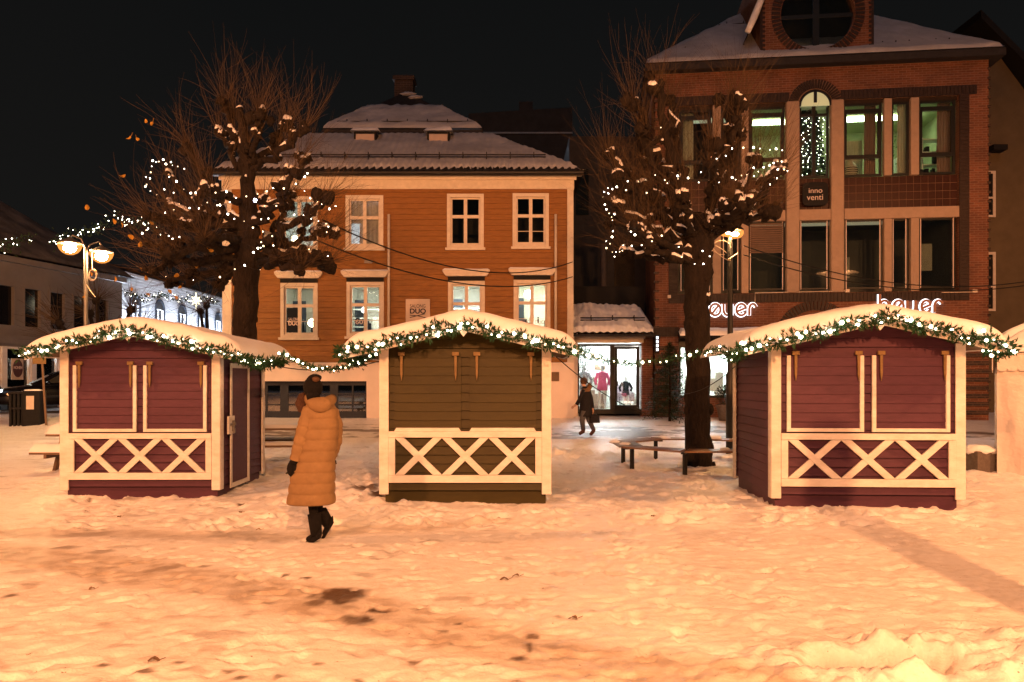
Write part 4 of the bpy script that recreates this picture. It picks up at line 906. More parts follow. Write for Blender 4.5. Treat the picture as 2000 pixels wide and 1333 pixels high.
b = MB(); wallh(b, hx0-.02, hx1+.05, -.1, zs_-.03, [(bw0, bw1, bz0, bz1)], -.02, .35); b.quad((hx1+.05,-.02,-.1),(hx1+.05,9,-.1),(hx1+.05,9,zs_-.03),(hx1+.05,-.02,zs_-.03)); b.quad((hx0-.02,-.02,-.1),(hx0-.02,9,-.1),(hx0-.02,9,zs_-.03),(hx0-.02,-.02,zs_-.03))
b.box(hx0-.06, hx1+.08, -.07, -.021, zs_-.06, zs_-.01); b.build('foundation', M['plaster'], H)
# basement shop front
b = MB(); yy = .18
xs_b = [ob(p, 0)[0] for p in (488, 518, 543, 560, 643, 658, 686, 716)]
b.box(bw0, bw1, yy, yy+.06, bz1-.14, bz1); b.box(bw0, bw1, yy, yy+.06, bz0, bz0+.30)
for p0, p1 in ((488,492),(544,560),(642,658),(685,688),(712,716),(515,519),(598,602)): b.box(ob(p0,0)[0], ob(p1,0)[0], yy-.004, yy+.064, bz0, bz1)
for zz in (.38, .66): b.box(bw0, bw1, yy+.006, yy+.05, bz0+(bz1-bz0)*zz, bz0+(bz1-bz0)*zz+.05)
w_ = b.build('basement_window', M['bluegrey'], H)
MB().box(bw0, bw1, yy+.025, yy+.03, bz0+.25, bz1-.1).build('pane', M['glassd'], w_)
room(H, bw0, bw1, .25, 2.4, bz0+.1, bz1, M['roomd'])
b = MB(); vx0, vz1 = ob(1077, 727); vx1, vz0 = ob(1092, 745); [b.box(vx0, vx1, -.05, -.024, vz0+k*(vz1-vz0)/6, vz0+k*(vz1-vz0)/6+.03) for k in range(6)]; b.box(vx0, vx1, -.03, -.022, vz0, vz1); b.build('vent_grille', M['greywood'], H)
def house_window(h, low):
    a, b_, z0, z1 = h; y = -.035; c = .115
    m1 = MB(); m1.box(a-c, a, y, .0, z0-c, z1+c); m1.box(b_, b_+c, y, .0, z0-c, z1+c); m1.box(a+.0005, b_-.0005, y, .0, z1, z1+c); m1.box(a+.0005, b_-.0005, y, .0, z0-c, z0)
    w_ = m1.build('window', M['trim'], H, bevel=.006)
    m1 = MB(); m1.box(a-c-.05, b_+c+.05, y-.07, y-.002, z0-c-.06, z0-c+.02); m1.build('sill', M['trim'], w_)
    s_ = MB(); t = .055; ya, yb = .04, .09; xm = (a+b_)/2; zt = z0+(z1-z0)*.60
    s_.box(a, a+t, ya, yb, z0, z1); s_.box(b_-t, b_, ya, yb, z0, z1); s_.box(a+t, b_-t, ya, yb, z0, z0+t*1.2); s_.box(a+t, b_-t, ya, yb, z1-t, z1)
    s_.box(xm-.055, xm+.055, ya-.012, yb, z0+t*1.2, z1-t); s_.box(a+t, b_-t, ya-.016, yb-.004, zt-.05, zt+.05)
    if low or a > 3: s_.box(a+t, b_-t, ya+.01, yb-.01, z0+(zt-z0)*.45, z0+(zt-z0)*.45+.018)
    s_.build('sash', M['trim'], w_)
    MB().box(a+t, b_-t, .066, .070, z0+t, z1-t).build('pane', M['glass'], w_)
    if low:
        m1 = MB(); top = z1+c+.14
        m1.box(a-c+.0, b_+c-.0, y-.03, .0, z1+c+.006, z1+c+.13); m1.build('dark_strip', M['blackm'], w_)  # plain black strip between casing and cornice
        m1 = MB(); m1.prism([(a-c-.06, top-.0), (b_+c+.06, top), (b_+c+.16, top+.14), (b_+c+.17, top+.20), (a-c-.17, top+.20), (a-c-.16, top+.14)], y-.13, -.0); m1.build('cornice', M['trim'], w_, bevel=.01)
        sn = MB(); snowslab(sn, (a-c-.17,y-.14,top+.20), (b_+c+.17,y-.14,top+.20), (b_+c+.17,-.03,top+.20), (a-c-.17,-.03,top+.20), 24, 6, .05, edge=.05, off=0, seed=a); sn.build('snow', M['snow'], w_, smooth=True)
    return w_
for i, h in enumerate(holes): house_window(h, i >= 4)
# rooms: upper floor
room(H, holes[0][0]-.4, holes[0][1]+.35, .17, 2.2, holes[0][2]-.3, holes[0][3]+.25, M['room'], emit('dim_room_lamp', (.75,.9,1.0), 25.0))
b = MB(); b.ball((holes[0][0]+.25, .45, holes[0][2]+.35), .13, nu=14, nv=9); b.build('lamp_globe', globe, H, smooth=True)  # added globe standing in for a street lamp's reflection in the glass
room(H, holes[1][0]-.35, holes[1][1]+.4, .17, 2.2, holes[1][2]-.3, holes[1][3]+.25, M['room'], emit('dim_room_lamp', (.85,.82,1.0), 30.0))
b = MB(); a, b_, z0, z1 = holes[1]
def fold(u, v, x0, x1, z0_, z1_, y, n=7, am=.03): return (x0+(x1-x0)*u, y+am*math.sin(u*n*6.28)+.01*math.sin(v*5), z0_+(z1_-z0_)*v)
b.grid(lambda u, v: fold(u, v, a+.30, b_, z0, z1, .22, 5), 40, 4); b.grid(lambda u, v: fold(u, v, a, b_, z0+.75, z1, .20, 9, .012), 40, 4); b.build('curtain', mat('sheer_curtain', (.72,.66,.64), .8), H, smooth=True, fix=False)
room(H, holes[2][0]-.4, holes[3][1]+.3, .17, 3, holes[2][2]-.3, holes[2][3]+.25, M['roomd'])
# lower floor
r1_ = room(H, holes[4][0]-.4, holes[5][0]-.4, .17, 2.6, holes[4][2]-.5, holes[4][3]+.2, M['room'], emit('salon_lamp', (1,.93,.78), 20))
b = MB(); b.ball((holes[4][1]-.22, .55, holes[4][2]+.42), .14, nu=14, nv=9); b.build('lamp_globe', globe, H, smooth=True)
r2_ = room(H, holes[5][0]-.38, holes[6][0]-1.0, .17, 3.0, holes[5][2]-.5, holes[5][3]+.2, M['room'], emit('salon_lamp', (1,.98,.88), 45))
b = MB(); b.ball((holes[5][0]+.28, .9, holes[5][3]-.72), .10, nu=12, nv=8); b.ball((holes[5][1]-.15, 1.1, holes[5][3]-.70), .10, nu=12, nv=8); b.build('lamp_globe', globew, H, smooth=True)
r3_ = room(H, holes[6][0]-.98, holes[7][0]-.6, .17, 3.0, holes[6][2]-.5, holes[6][3]+.2, M['room'], emit('salon_lamp', (1,.99,.93), 120))
r4_ = room(H, holes[7][0]-.58, hx1-.15, .17, 2.2, holes[7][2]-.5, holes[7][3]+.2, M['room'], emit('salon_lamp', (1,.96,.74), 70))
b = MB(); b.ball((holes[7][0]+.38, .75, holes[7][3]-.28), .15, nu=14, nv=9); b.build('lamp_globe', globew, H, smooth=True)
# furniture seen in the salon windows
b = MB()
for hx_, sd in ((holes[4], 1), (holes[5], 2), (holes[6], 3), (holes[7], 4)):
    rn = random.Random(sd); a, b_, z0, z1 = hx_
    for k in range(9):
        x = rn.uniform(a-.1, b_+.1); zz = z0+rn.choice((-.1, .12, .35)); wd = rn.uniform(.03, .12); b.box(x, x+wd, .35+k*.04, .38+k*.04+wd, zz, zz+rn.uniform(.12, .42))
    b.box(a-.2, b_+.2, 1.2, 1.5, z0+.1, z0+.14); b.box(a-.2, a+.25, 1.7, 1.75, z0, z1-.3)
b.build('salon_furniture', M['bluegrey'], H)
b = MB()
for hx_ in (holes[5], holes[6]):
    a, b_, z0, z1 = hx_
    for k in range(3): b.box(a-.2, b_+.3, 1.4+.01*k, 1.6+.01*k, z0+.3+.3*k, z0+.33+.3*k)
    b.box(b_-.42, b_-.1, 1.0, 1.3, z0-.2, z0+.62)
b.build('shelf', M['shelf'], H)
# dark back panel and lettering on the panes
a, b_, z0, z1 = holes[4]; MB().box(a+.06, a+.56, .10, .115, z0+.08, z0+.88).build('poster', M['ink'], H)
text_obj('lettering', 'SALONG', M['text_w'], H, (a+.30, .060, z0+.50), width=.36, height=.10)
text_obj('lettering', 'DUO', M['text_w'], H, (a+.30, .060, z0+.36), width=.36, height=.13, bold=.02)
a, b_, z0, z1 = holes[7]
for xo in (.27, .74): text_obj('lettering', 'DUO', M['letter'], H, (a+xo, .060, z0+.32), width=.30, height=.12)
a, b_, z0, z1 = holes[5]; text_obj('lettering', '60', M['text_w'], H, (a+.28, .060, z0+.38), width=.24, height=.15)
# sign board
sx0, sz1 = ob(793, 585); sx1, sz0 = ob(840, 655); MB().box(sx0, sx1, -.07, -.03, sz0, sz1).build('sign', M['signg'], H)
sg = [o for o in H.children if o.name.startswith('sign')][-1]; cx_ = (sx0+sx1)/2
text_obj('lettering', 'SALONG', M['ink'], sg, (cx_, -.074, ob(0,599)[1]), width=.50, height=.115)
text_obj('lettering', 'DUO', M['ink'], sg, (cx_, -.074, ob(0,609)[1]), width=.52, height=.17, bold=.03)
b = MB(); zc = ob(0, 618)[1]; b.ribbon([(cx_-.26, zc-.05), (cx_-.05, zc+.0), (cx_+.24, zc+.07)], .025, -.078, -.072); b.ribbon([(cx_-.26, zc+.03), (cx_+.02, zc+.0), (cx_+.26, zc-.06)], .025, -.0785, -.0735)
b.ribbon([(cx_+.24+.045*math.cos(q), zc-.10+.045*math.sin(q)) for q in [k*.6283 for k in range(11)]], .018, -.078, -.072); b.build('scissors_mark', M['ink'], sg)
# downpipes and small plates
for px, y0p, y1p in ((760, 420, 640), (1085, 420, 660)):
    x, zt = ob(px, y0p); _, zb = ob(px, y1p); MB().tube([(x,-.07,zt),(x,-.07,zb)], .042, 12).build('downpipe', M['trim'], H, smooth=True)
x, z_ = ob(720, 512); MB().box(x-.13, x+.13, -.05, -.028, z_-.05, z_+.05).build('wall_plate', M['pole'], H)
# roof: lower tier
def R3(px, py, Y): p = P(px, py, Y); return (p.x-HX, p.y-HY, p.z)
ez = ze_+.06
E0 = (hx0-.32, -.42, ez); E1 = (hx1+.32, -.42, ez); tz = ez+2.62; ty = 4.0
T0_ = (-7.58-HX, ty, tz); T1_ = (-1.06-HX, ty, tz)
def tiledslope(A, B, C, D, nu, nv, per=.235):
    mb = MB(); A, B, C, D = map(Vector, (A, B, C, D)); n = (B-A).cross(D-A).normalized(); n = -n if n.z < 0 else n; W = (B-A).length
    mb.grid(lambda u, v: A.lerp(B, u).lerp(D.lerp(C, u), v)+n*(.035*math.sin(2*math.pi*(A.lerp(B,u).lerp(D.lerp(C,u),v)-A).dot((B-A).normalized())/per)), nu, nv); return mb
mb = tiledslope(E0, E1, T1_, T0_, 420, 8)
E2 = (hx1+.32, 9.4, ez); E3 = (hx0-.32, 9.4, ez); T2_ = (T1_[0], ty+.8, tz); T3_ = (T0_[0], ty+.8, tz)
mb.add([E1,E2,T2_,T1_,E0,E3,T3_,T0_], [(0,1,2,3),(4,7,6,5)]); mb.add([E2,E3,T3_,T2_], [(0,1,2,3)])
mb.box(E0[0], E1[0], -.40, -.30, ez-.12, ez-.02)
rf = mb.build('roof', M['tile'], H)
b = MB(); b.tube([(E0[0], -.47, ez-.06), (E1[0], -.47, ez-.06)], .06, 10); b.build('gutter', M['black'], rf)
def lerp(a, b_, t): return tuple(a[i]+(b_[i]-a[i])*t for i in range(3))
b = MB()
n_v = lambda t: None
Lw = lerp(E0, T0_, .055); Rw = lerp(E1, T1_, .055); L1_ = lerp(E0, T0_, .965); R1_ = lerp(E1, T1_, .965)
A, B, C, D = map(Vector, (Lw, Rw, R1_, L1_)); n = (B-A).cross(D-A).normalized(); n = -n if n.z < 0 else n
def sn_(u, v):
    p = A.lerp(B, u).lerp(D.lerp(C, u), v); x = p.x
    edge = .10*mnoise.noise(Vector((x*3, v*3, 2)))*(1-abs(2*v-1) < .1)
    wv = .028*math.sin(2*math.pi*(x-E0[0])/.235)*(1 if v < .08 else max(.35, .8-v))
    k = min(1, v*14)**.5*min(1, (1-v)*16)**.5
    if v == 0 or v == 1: p = p+(D-A).normalized()*(.07*math.sin(2*math.pi*(x-E0[0])/.235)*(v == 0)+.10*mnoise.noise(Vector((x*1.7, v*5, 2))))
    return p+n*(.03+wv+.085*k*(1+.5*mnoise.noise(Vector((x*.8, v*4, 1)))+.25*mnoise.noise(Vector((x*4, v*14, 1)))))
b.grid(sn_, 460, 46); b.build('roof_snow', M['dimsnow'], rf, smooth=True, fix=False)
b = MB(); snowslab(b, lerp(E1, T1_, .03), lerp(E2, T2_, .03), lerp(T2_, E2, .02), lerp(T1_, E1, .02), 40, 20, .1); b.build('roof_snow', M['dimsnow'], rf, smooth=True)
def guard(parent, A, B, n, h=.16, lead=0):
    b = MB(); A = Vector(A); B = Vector(B); b.tube([A+Vector((0,0,h)), B+Vector((0,0,h))], .022, 6); b.tube([A+Vector((0,0,h*.55)), B+Vector((0,0,h*.55))], .016, 6)
    for k in range(n):
        p = A.lerp(B, (k+.5)/n); b.bar(p+Vector((0,0,-.05)), p+Vector((0,0,h+.09)), .05, .03); b.bar(p+Vector((0,0,h+.05)), p+Vector((0,.25,-.0+h+.02)), .03, .03)
    return b.build('snow_guard', M['black'], parent)
G0 = Vector(lerp(E0, T0_, .20)); G1 = Vector(lerp(E1, T1_, .20)); guard(rf, G0+Vector((.2,0,.10)), G1+Vector((-.5,0,.10)), 13)
# roof windows
for px in (713, 856):
    p = R3(px, 258, 27.6); x, y, z = p; y += .3; d = MB(); wd = .40
    d.box(x-wd, x+wd, y-.30, y+1.3, z-.50, z); dm = d.build('dormer', M['blackm'], rf)
    MB().box(x-wd+.07, x+wd-.07, y-.315, y-.302, z-.34, z-.08).build('pane', M['signg'], dm)
    d = MB(); snowslab(d, (x-wd-.12,y-.38,z+.0), (x+wd+.12,y-.38,z+.0), (x+wd+.12,y+1.2,z+.12), (x-wd-.12,y+1.2,z+.12), 20, 14, .12, edge=.1); d.build('snow', M['roofsnow'], dm, smooth=True)
# upper tier
U0 = R3(629, 252, 28.75); U1 = R3(943, 250, 28.75); uz = U0[2]; AP = R3(792, 180, 32.2); U1 = (U1[0], U1[1], uz)
U2 = (U1[0], AP[1]+3.4, uz); U3 = (U0[0], AP[1]+3.4, uz)
b = MB(); b.add([U0,U1,U2,U3,AP], [(0,1,4),(1,2,4),(2,3,4),(3,0,4)]); b.add([(U0[0]+.1,U0[1]+.15,uz-.5),(U1[0]-.1,U0[1]+.15,uz-.5),(U1[0]-.1,U0[1]+.15,uz),(U0[0]+.1,U0[1]+.15,uz)], [(0,1,2,3)])
b.box(U0[0]+.02, U1[0]-.02, U0[1]+.02, U0[1]+.2, uz-.16, uz-.01)
r2 = b.build('upper_roof', M['tile'], H)
b = MB(); q0 = lerp(U0, AP, .01); q1 = lerp(U1, AP, .01); tl = lerp(U0, AP, .60); tr_ = lerp(U1, AP, .60)
A2, B2, C2, D2 = map(Vector, (q0, q1, tr_, tl)); n2_ = (B2-A2).cross(D2-A2).normalized(); n2_ = -n2_ if n2_.z < 0 else n2_
def sn2(u, v):
    vv = v*(1-.22*(abs(2*u-1))*0+.10*mnoise.noise(Vector((u*9, 1, 1)))); p = A2.lerp(B2, u).lerp(D2.lerp(C2, u), vv)
    return p+n2_*(.02+.12*min(1, v*12)**.5*min(1, (1-v)*6)**.5*(1+.5*mnoise.noise(p*1.4)+.25*mnoise.noise(p*5)))
b.grid(sn2, 160, 40); b.build('roof_snow', M['dimsnow'], r2, smooth=True, fix=False)
b = MB(); 
for t in (.80, .9): p = lerp(U1, AP, t); b.ball((p[0]-.15, p[1]-.05, p[2]+.03), .16, (2.0, .8, .5), 12, 8, .5, 3, t)
b.build('roof_snow', M['dimsnow'], r2, smooth=True)
guard(r2, (U0[0]+.5, U0[1]+.25, uz+.20), (U1[0]-.2, U0[1]+.25, uz+.20), 7)
c0 = R3(771, 150, 32.3); c1 = R3(807, 185, 32.3); b = MB(); b.box(c0[0], c1[0], c0[1]-.1, c0[1]+.6, uz+.8, c0[2]-.18); b.box(c0[0]-.06, c1[0]+.06, c0[1]-.16, c0[1]+.66, c0[2]-.18, c0[2]); b.build('chimney', M['darkbrick'], r2)

# ---------------------------------------------------------------- dark building behind, annex with the fashion shop
e = empty('dark_block', (4.0, 38, .4), 0, 'unlit dark block with a chimney showing above and beside the ochre house', 'building')
def lp(px, py, Y, o): p = P(px, py, Y); return (p.x-o[0], p.y-o[1], p.z-o[2])
o_ = (4.0, 38, .4); a = lp(915, 222, 38, o_); c_ = lp(1118, 210, 38, o_)
b = MB(); b.add([(a[0],0,0),(c_[0],0,0),(c_[0],0,c_[2]),(a[0],0,a[2]),(a[0],6,0),(c_[0],6,0),(c_[0],6,c_[2]),(a[0],6,a[2])], [(0,1,2,3),(1,5,6,2),(5,4,7,6),(4,0,3,7),(3,2,6,7)]); b.build('wall', M['darkwall'], e)
z_ = lp(0, 262, 38, o_)[2]; MB().box(a[0], c_[0], -.06, -.003, z_, z_+.08).build('ledge', M['pole'], e)
k0 = lp(1014, 193, 38, o_); k1 = lp(1041, 0, 38, o_); MB().box(k0[0], k1[0], .4, 1.1, a[2]-.3, k0[2]).build('chimney', M['darkwall'], e)
o_ = (4.8, 31, .4); e = empty('dark_rear_wing', o_, 0, 'dark rear facade with a pale drainpipe above the fashion shop roof', 'building')
a = lp(1112, 300, 31, o_); c_ = lp(1300, 268, 31, o_); b = MB()
b.add([(a[0],0,0),(c_[0],0,0),(c_[0],0,c_[2]),(a[0],0,a[2]+.7),(a[0],5,0),(c_[0],5,0),(c_[0],5,c_[2]),(a[0],5,a[2]+.7)], [(0,1,2,3),(1,5,6,2),(5,4,7,6),(4,0,3,7),(3,2,6,7)]); b.build('wall', M['darkwall'], e)
d0 = lp(1172, 478, 30.9, o_); d1 = lp(1186, 600, 30.9, o_); b = MB(); b.tube([((d0[0]+d1[0])/2, -.1, 0), ((d0[0]+d1[0])/2, -.1, d0[2])], .12, 10); b.build('drainpipe', mat('dull_pipe', (.10,.085,.075), .7), e, smooth=True)
for (p0, q0, p1, q1) in ((1125,330,1150,420),(1195,330,1235,420),(1200,480,1240,580)):
    w0 = lp(p0, q0, 30.9, o_); w1 = lp(p1, q1, 30.9, o_); MB().box(w0[0], w1[0], -.04, -.003, w1[2], w0[2]).build('window', M['glassd'], e)
# annex
AY = 26.0; o_ = (3.3, AY, .45); A_ = empty('fashion_shop', o_, 0, 'low fashion shop with lit glass front under a snowy tiled roof', 'shop')
def ap(px, py, Y=AY): return lp(px, py, Y, o_)
x0, x1 = ap(1127, 0)[0], ap(1253, 0)[0]; zt = ap(0, 671)[2]; zb = ap(0, 806)[2]
MB().box(x0-.35, x0+.02, -.04, .3, -.3, zt+.35).build('wall', M['plaster'], A_); MB().box(x1, x1+.38, -.04, .3, -.3, zt+.35).build('wall', M['brick'], A_)
b = MB(); b.box(x0-.05, x1+.05, -.10, -.03, zt+.02, zt+.22); b.box(x0-.1, x1+.1, -.16, -.101, zt+.16, zt+.22); b.build('fascia', M['trim'], A_); MB().box(x0-.28, x1+.38, -.028, .06, zt+.02, zt+.62).build('upper_wall', M['blackm'], A_)
f = MB(); t = .07; z0_, z1_ = zb+.05, zt-.02
dx0, dx1 = ap(1197, 0)[0], ap(1250, 0)[0]
f.box(x0, x1, .0, .08, z1_-.07, z1_); f.box(x0, x1, .0, .08, z0_-.1, z0_+.06); f.box(x0, x0+t, -.004, .084, z0_, z1_); f.box(dx0-.09, dx0+.05, -.004, .084, z0_, z1_)
fr = f.build('shop_window', M['frameblk'], A_); MB().box(x0+t, dx0-.09, .035, .041, z0_, z1_).build('pane', M['glass'], fr)
f = MB(); f.box(dx0+.055, dx0+.15, .005, .075, z0_, z1_-.08); f.box(dx1-.12, dx1-.01, .005, .075, z0_, z1_-.08); f.box(dx0+.15, dx1-.12, .005, .075, z1_-.17, z1_-.08); f.box(dx0+.15, dx1-.12, .005, .075, z0_+.06, z0_+.20)
dr = f.build('glass_door', M['frameblk'], A_); MB().box(dx0+.15, dx1-.12, .035, .041, z0_+.2, z1_-.17).build('pane', M['glass'], dr)
MB().box(dx0+.06, dx0+.17, -.05, .003, z0_+.85, z0_+1.0).build('handle', M['black'], dr)
r_ = room(A_, x0, x1, .10, 3.2, z0_-.02, z1_+.30, M['room'], emit('shop_lamp', (.93,.96,1.0), 210), 'shop_room')
b = MB(); [b.box(x0+.5, x0+1.3, 2.0, 2.35, z0_+.5+.45*k, z0_+.53+.45*k) for k in range(4)]; b.box(x0+.5, x0+.53, 2.0, 2.35, z0_, z0_+2.1); b.box(dx0+.25, dx0+.29, 1.2, 1.6, z0_, z0_+2.0); b.build('shelf', M['shelf'], A_)
b = MB(); rn = random.Random(2)
for k in range(9): x = x0+.55+rn.random()*.6; z_ = z0_+.53+.45*rn.randrange(4); b.box(x, x+.14, 1.95, 2.1, z_, z_+rn.uniform(.08, .2))
b.box(x0+.5, x0+1.1, 1.4, 1.7, z0_+.02, z0_+.55); b.build('handbags_on_shelf', M['greywood'], A_)
b = MB(); rn = random.Random(5)
for i in range(8):
    for j in range(16): 
        if rn.random() < .62: b.box(x0+.07+.055*i, x0+.11+.055*i, .16, .18, z1_-.10-.055*j, z1_-.06-.055*j)
b.build('bead_screen', M['blackm'], A_)
b = MB(); b.box(dx0+.1, dx1, 1.2, 1.7, z0_+.3, z0_+.62); b.box(dx0+.1, dx1, 1.65, 1.75, z0_+.3, z0_+.9); b.build('sofa', mat('mauve_sofa', (.62,.52,.58), .8), A_, bevel=.04)
b = MB(); b.tube([(dx0+.28,.5,z0_), (dx0+.34,.5,z0_+.22), (dx1-.25,.5,z0_+.22), (dx1-.17,.5,z0_)], .014, 6); b.tube([(dx0+.35,.9,z0_), (dx0+.35,.9,z0_+.45), (dx0+.75,.9,z0_+.45), (dx0+.75,.9,z0_)], .012, 6); b.build('side_table', M['black'], A_)
b = MB(); b.ball((dx0+.55,.9,z0_+.55), .10, (1.3,1,.8), 12, 8, .5, 6); b.build('flowers', M['pink'], A_)
# roof of annex
ry = 4.0; A0 = (x0-.30, -.55, zt+.30); A1 = (x1+.42, -.55, zt+.30); hT = ap(0, 600, AY+1.7)[2]
A2_ = (x1+.10, 1.7, hT); A3_ = (x0-.05, 1.7, hT)
b = tiledslope(A0, A1, A2_, A3_, 120, 6); b.box(A0[0], A1[0], -.53, -.45, A0[2]-.10, A0[2]-.02); rfa = b.build('roof', M['tile'], A_)
b = MB(); snowslab(b, lerp(A0,A3_,.02), lerp(A1,A2_,.02), lerp(A2_,A1,.02), lerp(A3_,A0,.02), 110, 40, .17, wave=.02, wper=.24, nzs=.8, seed=3, edge=.1); b.build('roof_snow', M['roofsnow'], rfa, smooth=True, fix=False)
guard(rfa, Vector(lerp(A0,A3_,.22))+Vector((.35,-.02,.14)), Vector(lerp(A1,A2_,.22))+Vector((-.25,-.02,.14)), 3, .18)
b = MB(); b.box(x0-.3, x1+.4, 1.75, 2.0, hT-.4, hT+.75); b.build('parapet', M['blackm'], A_)

# ---------------------------------------------------------------- brick building
th = R(6.6); OX, OY = 4.76, 25.5; cs, sn = math.cos(th), math.sin(th)
K = empty('brick_building', (OX, OY, 0), -th, 'red brick building with round gable window, pale pilasters and an arched window', 'building')
def bk(px, py, dep=0.0):
    k = (px-1000)/F; ox, oy = OX+sn*dep, OY+cs*dep
    u = (k*oy-ox)/(cs+k*sn); Y = oy-u*sn; return u, CAMZ+(HZ-py)/F*Y
def rect(p0, q0, p1, q1, dep=0): 
    u0, za = bk(p0, q0, dep); u1, zb_ = bk(p1, q0, dep); um, zt_ = bk((p0+p1)/2, q0, dep); _, zl = bk((p0+p1)/2, q1, dep); return u0, u1, zl, zt_
U0_, U1_ = 0, bk(1931, 0)[0]; EZ = 12.0
GZ0 = bk(1600, 655)[1]
bay = rect(1310, 192, 1888, 572); BZT = 10.72; BZB = bk(1600, 572)[1]
bu0, bu1 = bk(1324, 0)[0], bk(1873, 0)[0]
ac, _ = bk(1591.5, 0); azc = bk(1591, 208)[1]; ar = 30/1500*24.8
b = MB()
wallh(b, U0_, U1_, GZ0, EZ, [(bu0, bu1, BZB, BZT)], 0, .28)
b.quad((U1_,0,-.3),(U1_,9,-.3),(U1_,9,EZ),(U1_,0,EZ)); b.quad((U0_,0,-.3),(U0_,9,-.3),(U0_,9,EZ),(U0_,0,EZ)); b.quad((U0_,9,0),(U1_,9,0),(U1_,9,EZ),(U0_,9,EZ))
b.build('wall', M['brick'], K)
b = MB()
for k in range(int((EZ-.8)/.15)):
    z_ = .5+k*.15
    if k % 2: b.box(U1_-.03, U1_+.05, -.04, .12, z_, z_+.075); b.box(U0_-.05, U0_+.12, -.04, .12, z_, z_+.075)
b.build('corner_quoins', M['darkbrick'], K)
# ground floor piers and shop windows
pz0 = .2; gt = GZ0
piers = [(U0_, bk(1325,0)[0]), (bk(1432,0)[0], bk(1500,0)[0]), (bk(1700,0)[0], bk(1760,0)[0]), (bk(1868,0)[0], U1_)]
for a, c_ in piers: MB().box(a, c_, -.003, .5, pz0, gt-.001).build('pier', M['brick'], K)
for a, c_ in ((piers[0][1], piers[1][0]), (piers[1][1], piers[2][0]), (piers[2][1], piers[3][0])): MB().box(a+.001, c_-.001, -.002, .3, pz0, 1.05).build('apron_wall', M['brick'], K)
for a, c_ in (piers[3], piers[0]):
    b = MB()
    for k in range(9): b.box(a+.02, c_-.02, -.06, -.004, .55+k*.26, .55+k*.26+.13)
    b.build('pier_bands', M['darkbrick'], K)
def soldier_h(u0, u1, z0, z1, y0=-.035, step=.115):
    u = u0; b = MB(); b.box(u0, u1, -.012, -.002, z0, z1)
    while u < u1-step*.5: b.box(u+.008, u+step-.010, y0, -.0115, z0+.004, z1-.004); u += step
    b.build('soldier_course', M['soldier'], K)
def soldier_v(u0, u1, z0, z1, y0=-.035, step=.115):
    z = z0; b = MB(); b.box(u0, u1, -.012, -.002, z0, z1)
    while z < z1-step*.5: b.box(u0+.004, u1-.004, y0, -.0115, z+.008, z+step-.010); z += step
    b.build('soldier_course', M['soldier'], K)
su1 = bk(1893+12, 0)[0]; su0 = bk(1300, 0)[0]; tH = .30
soldier_h(su0, ac-.80, BZT-.02, BZT+tH-.02); soldier_h(ac+.80, su1-.001, BZT-.02, BZT+tH-.02); soldier_v(bu1+.0, bu1+.30, BZB-.30, BZT-.03); soldier_v(bu0-.30, bu0, BZB-.30, BZT-.03); soldier_h(bu0, bu1, BZB-.30, BZB-.01)
b = MB()
for k in range(29):
    a_ = R(-4+188*(k+.5)/29-2); r0, r1_ = ar+.07, ar+.36; da = R(188/29*.36)
    pts = [(ac+r0*math.cos(a_-da*1.2), azc+r0*math.sin(a_-da*1.2)), (ac+r1_*math.cos(a_-da), azc+r1_*math.sin(a_-da)), (ac+r1_*math.cos(a_+da), azc+r1_*math.sin(a_+da)), (ac+r0*math.cos(a_+da*1.2), azc+r0*math.sin(a_+da*1.2))]
    b.prism(pts, -.06, .0)
b.build('arch_ring', M['soldier'], K)
# arched doorway ring over the ground floor
b = MB()
dc, dz = bk(1592, 0)[0], bk(1592, 665)[1]
for k in range(31):
    a_ = R(180*(k+.5)/31); r0, r1_ = .98, 1.28; da = R(180/31*.36)
    b.prism([(dc+r0*math.cos(a_-da*1.1), dz+r0*math.sin(a_-da*1.1)), (dc+r1_*math.cos(a_-da), dz+r1_*math.sin(a_-da)), (dc+r1_*math.cos(a_+da), dz+r1_*math.sin(a_+da)), (dc+r0*math.cos(a_+da*1.1), dz+r0*math.sin(a_+da*1.1))], -.05, .0)
b.build('door_arch', M['soldier'], K)
soldier_h(bk(1276,0)[0], bk(1326,0)[0], gt-.02, gt+.30, -.03)
# mortar bed behind the clinker courses
b = MB(); b.prism(arc(ac, azc, ar+.37, -6, 186, 26)+arc(ac, azc, ar+.0, 186, -6, 26), -.016, -.0135)
b.build('mortar_bed', M['mortarlite'], K)
# bay infill: plane with everything inside the surround
fy = .12
up = [(1327,208,1390,343),(1410,208,1447,343),(1463,206,1534,343),(1562,178,1621,345),(1648,205,1725,343),(1743,204,1778,340),(1796,202,1869,338)]
lo = [(1327,432,1390,557),(1410,432,1446,557),(1463,432,1534,557),(1562,430,1621,557),(1651,427,1725,556),(1743,426,1776,554),(1797,424,1869,553)]
colmn = lambda a, c_: (bk(a,0)[0], bk(c_,0)[0])
UZT, UZB = BZT-.12, bk(1700, 343)[1]; LZT, LZB = bk(1700, 428)[1], BZB+.12
wins_up, wins_lo = [], []
for p in up: a, c_ = colmn(p[0], p[2]); wins_up.append((a, c_, UZB, UZT))
for p in lo: a, c_ = colmn(p[0], p[2]); wins_lo.append((a, c_, LZB, LZT))
# infill behind arch (rect part of arch hole above bay top)
b = MB(); a, c_ = wins_up[3][0], wins_up[3][1]
b.box(bu0, bu1, fy+.02, fy+.06, BZT-.12, BZT+.0); b.build('lintel', M['soldier'], K)
